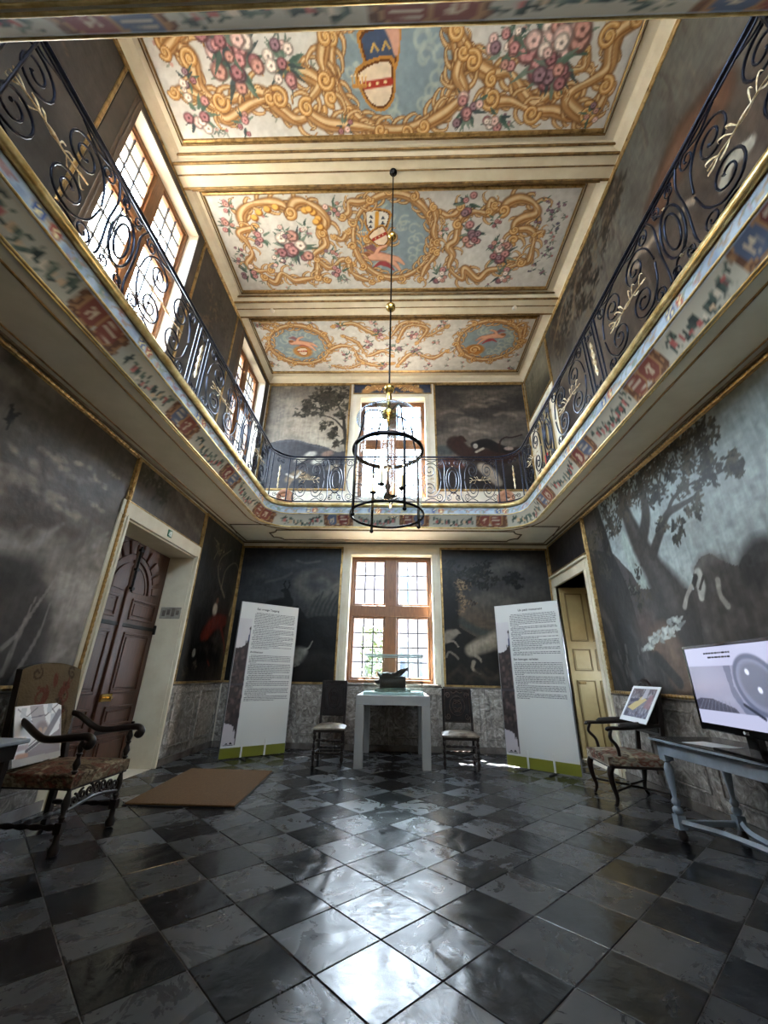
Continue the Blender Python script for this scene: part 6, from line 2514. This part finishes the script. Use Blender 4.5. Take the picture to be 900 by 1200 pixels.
def seat_wrap(W, D, z1, drop, puff):
    def f(u, v):
        x, y = u - (W + .30) / 2, v - (D + .24) / 2
        dx, dy = max(0, abs(x) - W / 2), max(0, abs(y) - D / 2)
        z = z1 + puff * max(0, 1 - (2 * x / W) ** 2) * max(0, 1 - (2 * y / D) ** 2) - min(drop, (dx + dy) * drop / .12)
        return (max(-W / 2, min(W / 2, x)) * (1 + .0), max(-D / 2, min(D / 2, y)), z)
    return f
wrap(P, 'seat', 'tapestry', ac, seat_wrap(AW + .01, AD + .01, AS - .01, .075, .035))
P = tapestry_paint(AW - .01, .54, (.42, .36, .27), 22)
def back_wrap(W, z0, z1, y0, k, arch, th):
    def f(u, v):
        x = u - W / 2
        t = v / (z1 - z0)
        top = z1 - z0 + arch * max(0, math.cos(x / W * PI * .98)) ** .7 - arch * .3
        z = z0 + t * top
        bulge = .03 * (1 - (2 * x / W) ** 4) * (1 - (2 * t - 1) ** 4)
        return (x, y0 + (z - .46) * k - bulge - th, z)
    return f
wrap(P, 'backrest', 'tapestry', ac, back_wrap(AW - .01, .58, 1.12, AD / 2 - .01, .13, .06, .02))
b = MB()
pts = []
for x in np.linspace(-AW / 2 + .005, AW / 2 - .005, 13):
    z = .58 + .54 + .06 * max(0, math.cos(x / (AW - .01) * PI * .98)) ** .7 - .018
    pts.append((x, z))
poly = [(-AW / 2 + .005, .575)] + pts + [(AW / 2 - .005, .575)]
vs = [(x, AD / 2 - .012 + (z - .46) * .13 - .018, z) for x, z in poly] + [(x, AD / 2 - .012 + (z - .46) * .13 + .03, z + .002) for x, z in poly]
n_ = len(poly)
b.add(vs, [tuple(range(n_ - 1, -1, -1)), tuple(range(n_, 2 * n_))] + [(i, (i + 1) % n_, n_ + (i + 1) % n_, n_ + i) for i in range(n_)])
b.build('back_frame', 'dark_wood', ac)


def print_board(label, fn, w, h, M, border):
    """foam board print; M places local (x right, z up, front -y)"""
    t = thing('print_board', label, 'print', M.to_translation())
    t.matrix_world = M
    t.rotation_euler = M.to_euler()
    b = MB()
    b.box(-w / 2, w / 2, 0, .006, 0, h)
    b.build('board', 'paper', t)
    P = Paint(w - 2 * border[0], h - border[1] - border[2], .006)
    fn(P)
    P.build('picture', 'print_photo', lambda U, V: np.stack([-w / 2 + border[0] + U, np.full_like(U, -.0008), border[1] + V], 1), t)
    return t


def pic_ceiling(P):
    P.fill((.90, .90, .90))
    w, h = P.w, P.h
    P.poly([(0, 0), (w, 0), (w, h * .16), (w * .3, h * .20), (0, h * .12)], (.68, .66, .64))
    P.poly([(w * .1, h * .12), (w * .95, h * .5), (w, h * .9), (w * .98, h * .1)], (.52, .48, .50), .9)
    P.poly([(w * .28, h), (w * .56, h), (w * .72, h * .42), (w * .40, h * .45)], (.62, .58, .58), .9)
    P.blob(w * .56, h * .52, w * .16, h * .17, (.48, .42, .42), .9, 0, .4)
    P.blob(w * .52, h * .50, w * .05, h * .09, (.72, .56, .44), .9)
    P.blob(w * .64, h * .50, w * .06, h * .08, (.70, .60, .52), .9)
    P.stroke([(w * .34, h * .78), (w * .62, h * .80)], .008, (.36, .33, .38))
    for q in (((.05, .95), (.35, .7)), ((.15, .75), (.45, .95)), ((.62, .78), (.95, 1)), ((.7, 1.0), (.9, .75)), ((.3, .3), (.5, .42))):
        P.stroke([(a * w, c * h) for a, c in q], .008, (.40, .38, .40))
    for a, c in ((.16, .88), (.26, .72), (.72, .92), (.80, .72)):
        P.poly([(a * w - .03, c * h - .03), (a * w + .02, c * h - .04), (a * w + .03, c * h + .03), (a * w - .02, c * h + .035)], (.72, .74, .76), .9)
    for k in range(14):
        P.blob(w * (.08 + .22 * (k % 5) / 5), h * (.16 + .13 * (k % 3)), .02, .015, rgchoice(k, [(.76, .58, .48), (.70, .62, .64), (.84, .74, .62)]), .8, k, .6)
    P.stroke([(w * .25, h * .22), (w * .62, h * .40)], .02, (.30, .28, .32))
    P.stroke([(w * .62, h * .38), (w * .95, h * .82)], .05, (.40, .37, .40), .9)


def pic_room(P):
    w, h = P.w, P.h
    P.vgrad([(0, (.42, .42, .52)), (.5, (.52, .50, .55)), (1, (.40, .34, .34))])
    P.mix(np.clip((P.noise(.03, .03, 4, 5) - .5) * 5, 0, 1) * .8, (.72, .72, .76))
    P.mix(np.clip((.46 - P.noise(.04, .04, 4, 6)) * 6, 0, 1) * .8, (.24, .22, .28))
    P.poly([(w * .05, h * .3), (w * .35, h * .22), (w * .75, h * .62), (w * .5, h * .72)], (.84, .76, .52), .95)
    P.poly([(w * .5, h * .6), (w * .72, h * .7), (w * .7, h), (w * .55, h)], (.80, .80, .84), .8)
    P.poly([(w * .02, h * .62), (w * .45, h * .66), (w * .4, h * .56), (w * .1, h * .5)], (.22, .20, .30), .9)
    P.poly([(w * .72, h * .35), (w * .98, h * .3), (w * .95, h * .8), (w * .8, h * .78)], (.62, .44, .46), .7)


def lean_matrix(p, yaw, tilt):
    return Matrix.Translation(p) @ Matrix.Rotation(yaw, 4, 'Z') @ Matrix.Rotation(tilt, 4, 'X')


# prints rest on the seats and lean on the backrests: local -y is the front
print_board('white photo print of a painted hall leaning on the tapestry armchair', pic_ceiling, .47, .39, lean_matrix((-2.64, 3.40, .488), math.radians(90 + 4), math.radians(-16.5)), (.0, .0, .0))

# right armchair with cabriole legs, padded arms, arched back; faces -x
ar = thing('cabriole_armchair', 'floral armchair on curved cabriole legs beside the tan doorway', 'armchair', (2.36, 5.00, 0), math.radians(-90 - 4))
BW, BD, BS, BB = .60, .56, .41, 1.13
for sx in (-1, 1):
    x = sx * (BW / 2 - .03)
    for fy, sg in ((-BD / 2 + .03, -1), (BD / 2 - .03, 1)):
        b = MB()
        p = cr([(x, fy, .34), (x * 1.02, fy + sg * .025, .28), (x * 1.02, fy + sg * .02, .18), (x * .99, fy - sg * .005, .08), (x * 1.0, fy + sg * .012, .02), (x * 1.02, fy + sg * .03, .014)], 5)
        b.tube(p, np.interp(np.linspace(0, 1, len(p)), [0, .25, .6, .85, 1], [.032, .030, .018, .014, .014]), 10)
        b.build('leg', 'dark_wood', ar, smooth=60)
    b = MB()
    p = cr([(x, BD / 2 + .02, .70), (x * 1.04, .12, .685), (x * 1.10, -.06, .67), (x * 1.12, -BD / 2 + .05, .665), (x * 1.10, -BD / 2 + .03, .645)], 5)
    b.tube(p, [.018] * len(p), 8)
    b.tube(cr([(x * 1.10, -BD / 2 + .07, .655), (x * 1.12, -BD / 2 + .05, .58), (x * 1.05, -BD / 2 + .11, .50), (x * 1.0, -BD / 2 + .12, .38)], 5), .017, 8)
    arm = b.build('arm', 'dark_wood', ar, smooth=60)
    b = MB()
    b.tube([(x * 1.02, .22, .70), (x * 1.05, .14, .705), (x * 1.09, 0, .695), (x * 1.10, -.10, .688), (x * 1.11, -.13, .68)], [.012, .028, .03, .028, .012], 10)
    b.build('arm_pad', 'velvet', arm, smooth=60)
    b = MB()
    b.prism([(BD / 2 - .05, .36), (BD / 2 - .005, .36), (BD / 2 + .075, BB - .10), (BD / 2 + .035, BB - .10)], x - .018, x + .018, 0)
    b.build('back_post', 'dark_wood', ar, bevel=.004)
b = MB()
b.tube([(-BW / 2 + .03, -BD / 2 + .04, .13), (-.02, 0, .13), (-BW / 2 + .03, BD / 2 - .03, .13)], .011, 8)
b.tube([(BW / 2 - .03, -BD / 2 + .04, .13), (.02, 0, .13), (BW / 2 - .03, BD / 2 - .03, .13)], .011, 8)
b.tube([(-.02, 0, .13), (.02, 0, .13)], .012, 8)
b.build('stretcher', 'dark_wood', ar, smooth=60)
b = MB()
b.box(-BW / 2, BW / 2, -BD / 2, BD / 2, BS - .09, BS - .055)
b.build('seat_rail', 'dark_wood', ar, bevel=.006)
b = MB()
b.tube([(-BW / 2 - .003, -BD / 2 - .003, BS - .068), (BW / 2 + .003, -BD / 2 - .003, BS - .068)], .006, 6)
b.build('nail_trim', 'seat_pale', ar)
P = tapestry_paint(BW + .30, BD + .24, (.52, .48, .42), 31, False)
wrap(P, 'seat', 'tapestry', ar, seat_wrap(BW + .01, BD + .01, BS + .01, .075, .04))
b = MB()
prof = []
for x in np.linspace(-BW / 2 + .02, BW / 2 - .02, 17):
    q = abs(x) / (BW / 2 - .02)
    prof.append((x, BB - .09 + .09 * (math.cos(min(1, q * 1.25) * PI) * .5 + .5)))
for nm, g, th, m_ in (('back_frame', 0, .02, 'dark_wood'), ('backrest', .03, .03, 'velvet')):
    b = MB()
    s_ = (BW / 2 - .02 - g) / (BW / 2 - .02)
    poly = [(-(BW / 2 - .02) * s_, .60 + g)] + [(x * s_, z - g) for x, z in prof] + [((BW / 2 - .02) * s_, .60 + g)]
    n_ = len(poly)
    yb = lambda z: BD / 2 - .02 + (z - .36) * .105
    b.add([(x, yb(z) - th, z) for x, z in poly] + [(x, yb(z) + th, z) for x, z in poly],
          [tuple(range(n_ - 1, -1, -1)), tuple(range(n_, 2 * n_))] + [(i, (i + 1) % n_, n_ + (i + 1) % n_, n_ + i) for i in range(n_)])
    b.build(nm, m_, ar, bevel=.006)
print_board('white bordered print of a furnished room leaning on the floral armchair', pic_room, .60, .40, lean_matrix((2.415, 4.84, .722), math.radians(-90 - 4), math.radians(-33)), (.045, .05, .03))

# console table with baluster legs
ct = thing('console_table', 'pale grey console table with a dark top and baluster legs under the television', 'table', (2.42, 3.28, 0), math.radians(-90 + 3))
# local x: towards the near side is +? front faces -y (room side); far end at -x
CW, CD, CH = 1.36, .56, .69
b = MB()
b.box(-CW / 2, CW / 2, -CD / 2 - .02, CD / 2, CH - .028, CH)
b.build('tabletop', 'console_dark', ct, bevel=.005)
b = MB()
b.box(-CW / 2 - .006, CW / 2 + .006, -CD / 2 - .027, -CD / 2 - .02, CH - .022, CH - .008)
b.box(-CW / 2 - .006, -CW / 2, -CD / 2 - .02, CD / 2, CH - .022, CH - .008)
b.build('edge_moulding', 'console_grey', ct)
for y0, y1, x0, x1 in ((-CD / 2 + .015, -CD / 2 + .04, -CW / 2 + .03, CW / 2 - .03), (CD / 2 - .04, CD / 2 - .015, -CW / 2 + .03, CW / 2 - .03), (-CD / 2 + .04, CD / 2 - .04, -CW / 2 + .03, -CW / 2 + .055), (-CD / 2 + .04, CD / 2 - .04, CW / 2 - .055, CW / 2 - .03)):
    b = MB()
    b.box(x0, x1, y0, y1, CH - .12, CH - .0285)
    b.build('apron', 'console_grey', ct, bevel=.003)
for x in (-CW / 2 + .06, CW / 2 - .06):
    for y in (-CD / 2 + .05, CD / 2 - .05):
        b = MB()
        b.box(x - .035, x + .035, y - .035, y + .035, CH - .16, CH - .03)
        b.box(x - .032, x + .032, y - .032, y + .032, .08, .17)
        b.lathe([(.018, .17), (.034, .185), (.034, .21), (.018, .225), (.03, .245), (.03, .26), (.016, .28), (.020, .33), (.030, .42), (.034, .47), (.026, .50), (.016, .515), (.03, .525), (.016, CH - .155)], (x, y, 0), 14)
        b.build('leg', 'console_grey', ct, smooth=50)
        b = MB()
        b.lathe([(.010, 0), (.030, .012), (.036, .04), (.026, .065), (.016, .08)], (x, y, 0), 14)
        b.build('bun_foot', 'dark_wood', ct, smooth=50)
for s_ in (-1, 1):
    b = MB()
    p = cr([(-CW / 2 + .09, s_ * (CD / 2 - .05), .125), (-CW * .25, s_ * .10, .125), (0, s_ * .05, .125), (CW * .25, s_ * .10, .125), (CW / 2 - .09, s_ * (CD / 2 - .05), .125)], 6)
    vs, fs = [], []
    b.tube(p, .022, 4)
    b.build('curved_stretcher', 'console_grey', ct)
b = MB()
b.box(-CW / 2 + .04, -CW / 2 + .07, -CD / 2 + .08, CD / 2 - .08, .095, .135)
b.build('end_stretcher', 'console_grey', ct, bevel=.004)

# television
TVW, TVH = .98, .575
p0, p1 = Vector((2.265, 3.52, 0)), Vector((2.185, 2.54, 0))
d = (p1 - p0).normalized()
tv = thing('television', 'black flat television showing a grey slide on the console table', 'television', ((p0 + p1) / 2).to_tuple()[:2] + (CH,), math.atan2(d.y, d.x))
b = MB()
b.box(-TVW / 2, TVW / 2, 0, .045, .105, .105 + TVH)
b.box(-TVW * .3, TVW * .3, .045, .075, .20, .52)
b.build('housing', 'tv_black', tv, bevel=.006)
b = MB()
b.frame(-TVW / 2, TVW / 2, .105, .105 + TVH, .022, 0, .012)
b.v = [(x, -.006 + z, y) for x, y, z in b.v]
b.build('bezel', 'tv_black', tv, bevel=.003)
b = MB()
b.box(-TVW / 2 + .02, TVW / 2 - .02, -.008, .0, .108, .150)
b.build('lower_bezel', 'tv_black', tv, bevel=.003)
P = Paint(TVW - .046, TVH - .068, .0065)
w, h = P.w, P.h
P.fill((.70, .72, .84))
P.poly([(0, .085), (w, .085), (w, h - .125), (0, h - .125)], (.52, .53, .63))
P.mix(P.noise(.3, .3, 4, 7) * .35, (.74, .74, .84))
P.poly([(.0, .15), (.0, .09), (w * .48, .09), (w * .46, .115), (w * .22, .165), (w * .06, .165)], (.26, .27, .34), .95)
for k in range(9):
    P.stroke([(w * .02 + k * .045, .09), (w * .10 + k * .035, .155)], .006, (.46, .47, .54), .8)
cx, cy = w * .74, h * .52
P.poly([(w * .44, h - .125), (w * .52, h - .125), (w * .50, h * .5), (w * .56, h * .30), (w * .68, .085), (w * .55, .085), (w * .46, h * .38)], (.40, .43, .53), .9)
P.blob(cx, cy, .21, .175, (.36, .39, .49), 1, -.5, .08)
P.blob(cx, cy, .18, .145, (.50, .52, .62), 1, -.5, .08)
P.blob(cx + .01, cy, .155, .12, (.42, .44, .52), 1, -.5, .2)
for a, c in ((-.06, .075), (.01, -.03)):
    P.blob(cx + a, cy + c, .020, .017, (.88, .90, .98), 1, -.8, .4)
P.stroke([(cx - .17, cy - .12), (cx - .02, cy - .19)], .02, (.18, .20, .27))
P.build('screen', 'screen', lambda U, V: np.stack([-w / 2 + U, np.full_like(U, -.0015), .151 + V], 1), tv)
b = MB()
rg = random.Random(3)
for row, (a, e) in enumerate(((.25, .56), (.29, .53))):
    x = -w / 2 + w * a
    z = .151 + h - .048 - row * .028
    while x < -w / 2 + w * e:
        x2 = x + rg.uniform(.012, .04)
        b.add([(x, -.002, z), (x2, -.002, z), (x2, -.002, z + .011), (x, -.002, z + .011)], [(0, 1, 2, 3)])
        x = x2 + .007
b.build('slide_text', 'title_ink', tv)
place_text('LG', .022, Matrix.Translation((.0, -.0085, .120)) @ Matrix.Rotation(PI / 2, 4, 'X'), 'logo_silver', tv, 'maker_logo')
b = MB()
b.lathe([(0, 0), (.010, 0), (.010, .001)], (0, 0, 0), 16)
b.v = [(x - .015, -.0085 - z, y + .128) for x, y, z in b.v]
b.build('logo_disc', 'logo_silver', tv)
b = MB()
b.box(-.05, .05, .012, .06, .015, .12)
b.build('stand_neck', 'tv_black', tv, bevel=.004)
b = MB()
b.prism([(-.24, -.10), (.24, -.10), (.20, .13), (-.20, .13)], 0.0005, .016, 2)
b.build('stand_base', 'tv_black', tv, bevel=.004)
b = MB()
b.box(-.105, .105, -.15, .15, .0006, .002)
pp = b.build('paper_sheet', 'paper')
pp.location = (2.29, 3.50, CH)
pp.rotation_euler = (0, 0, math.radians(18))
tag(pp, 'white sheet of paper lying on the console table before the television', 'paper')

# small dark side table whose corner reaches in beside the tapestry armchair
st = thing('side_table', 'small dark side table whose corner stands beside the tapestry armchair', 'table', (-2.66, 2.66, 0))
b = MB()
b.box(-.34, .34, -.30, .22, .685, .71)
b.build('tabletop', 'console_grey', st, bevel=.006)
b = MB()
b.box(-.30, .30, -.26, .18, .60, .6845)
b.build('apron', 'dark_wood', st)
for x in (-.27, .27):
    for y in (-.23, .15):
        b = MB()
        b.box(x - .02, x + .02, y - .02, y + .02, 0, .60)
        b.build('leg', 'dark_wood', st, bevel=.003)

# ================================================================== OUTSIDE THE WINDOWS
b = MB()
b.box(-60, 60, -60, 60, -.60, -.35)
g = struct(b.build('ground_outside', 'gravel'), 'pale gravel court outside')
fa = thing('courtyard_building', 'pale brick courtyard wing seen through the end windows', 'building', (0, 24, -.35))
b = MB()
b.box(-16, 16, 0, 5, 0, 8.4)
b.build('brick_wall', 'brick_far', fa)
b = MB()
b.prism([(-.4, 8.4), (5.4, 8.4), (2.5, 11.6)], -16.3, 16.3, 0)
b.build('roof', 'slate_roof', fa)
for k in range(7):
    for z in (1.2, 5.0):
        x = -12.6 + k * 4.2
        b = MB()
        b.box(x - .7, x + .7, -.05, .1, z, z + 2.2)
        f = b.build('window', 'outer_frame', fa)
        b = MB()
        for i in (-1, 1):
            for j in (0, 1):
                b.box(x + i * .33 - .27, x + i * .33 + .27, -.07, -.045, z + .12 + j * 1.02, z + 1.0 + j * 1.02)
        b.build('pane', 'outer_window', f)
for x, y, r, h, lb, fl in ((-.55, 10.6, .40, 2.3, 'light green shrub outside the lower end window', 0), (.62, 9.6, .34, 1.25, 'pink flowering bush outside the lower end window', 1)):
    sh = thing('garden_shrub', lb, 'shrub', (x, y, -.35))
    b = MB()
    b.tube([(0, 0, 0), (.02, 0, h * .5), (0, .02, h)], [.03, .025, .01], 6)
    b.build('stem', 'bark', sh)
    for nm, m_, n, sz in (('foliage', 'leaf', 420, .07), ('blossom', 'flower', 150 if fl else 0, .06)):
        if not n:
            continue
        b = MB()
        for _ in range(n):
            a, q, z = random.random() * 6.28, r * random.random() ** .5, h * random.uniform(.35, 1.12)
            c = Vector((q * math.cos(a), q * math.sin(a), z))
            v1 = Vector((random.gauss(0, 1), random.gauss(0, 1), random.gauss(0, 1))).normalized() * sz
            v2 = Vector((random.gauss(0, 1), random.gauss(0, 1), random.gauss(0, 1))).normalized() * sz * .6
            b.add([c - v1, c + v2, c + v1, c - v2], [(0, 1, 2, 3)])
        o = b.build(nm, m_, sh)
        o['kind'] = 'stuff'

tw = thing('sun_blocker', 'added unseen brick block keeping the sun off the corner window', None, (-4.75, 8.0, -.35), kind='structure')  # added out of view to block sun from the far side window
b = MB()
b.box(-1.15, 1.15, -.95, 1.15, 0, 15)
b.build('blocker_wall', 'brick_far', tw)
b = MB()
b.add([(-1.4, -1.2, 15), (1.4, -1.2, 15), (1.4, 1.4, 15), (-1.4, 1.4, 15), (0, .1, 19)], [(3, 2, 1, 0), (0, 1, 4), (1, 2, 4), (2, 3, 4), (3, 0, 4)])
b.build('blocker_roof', 'slate_roof', tw)
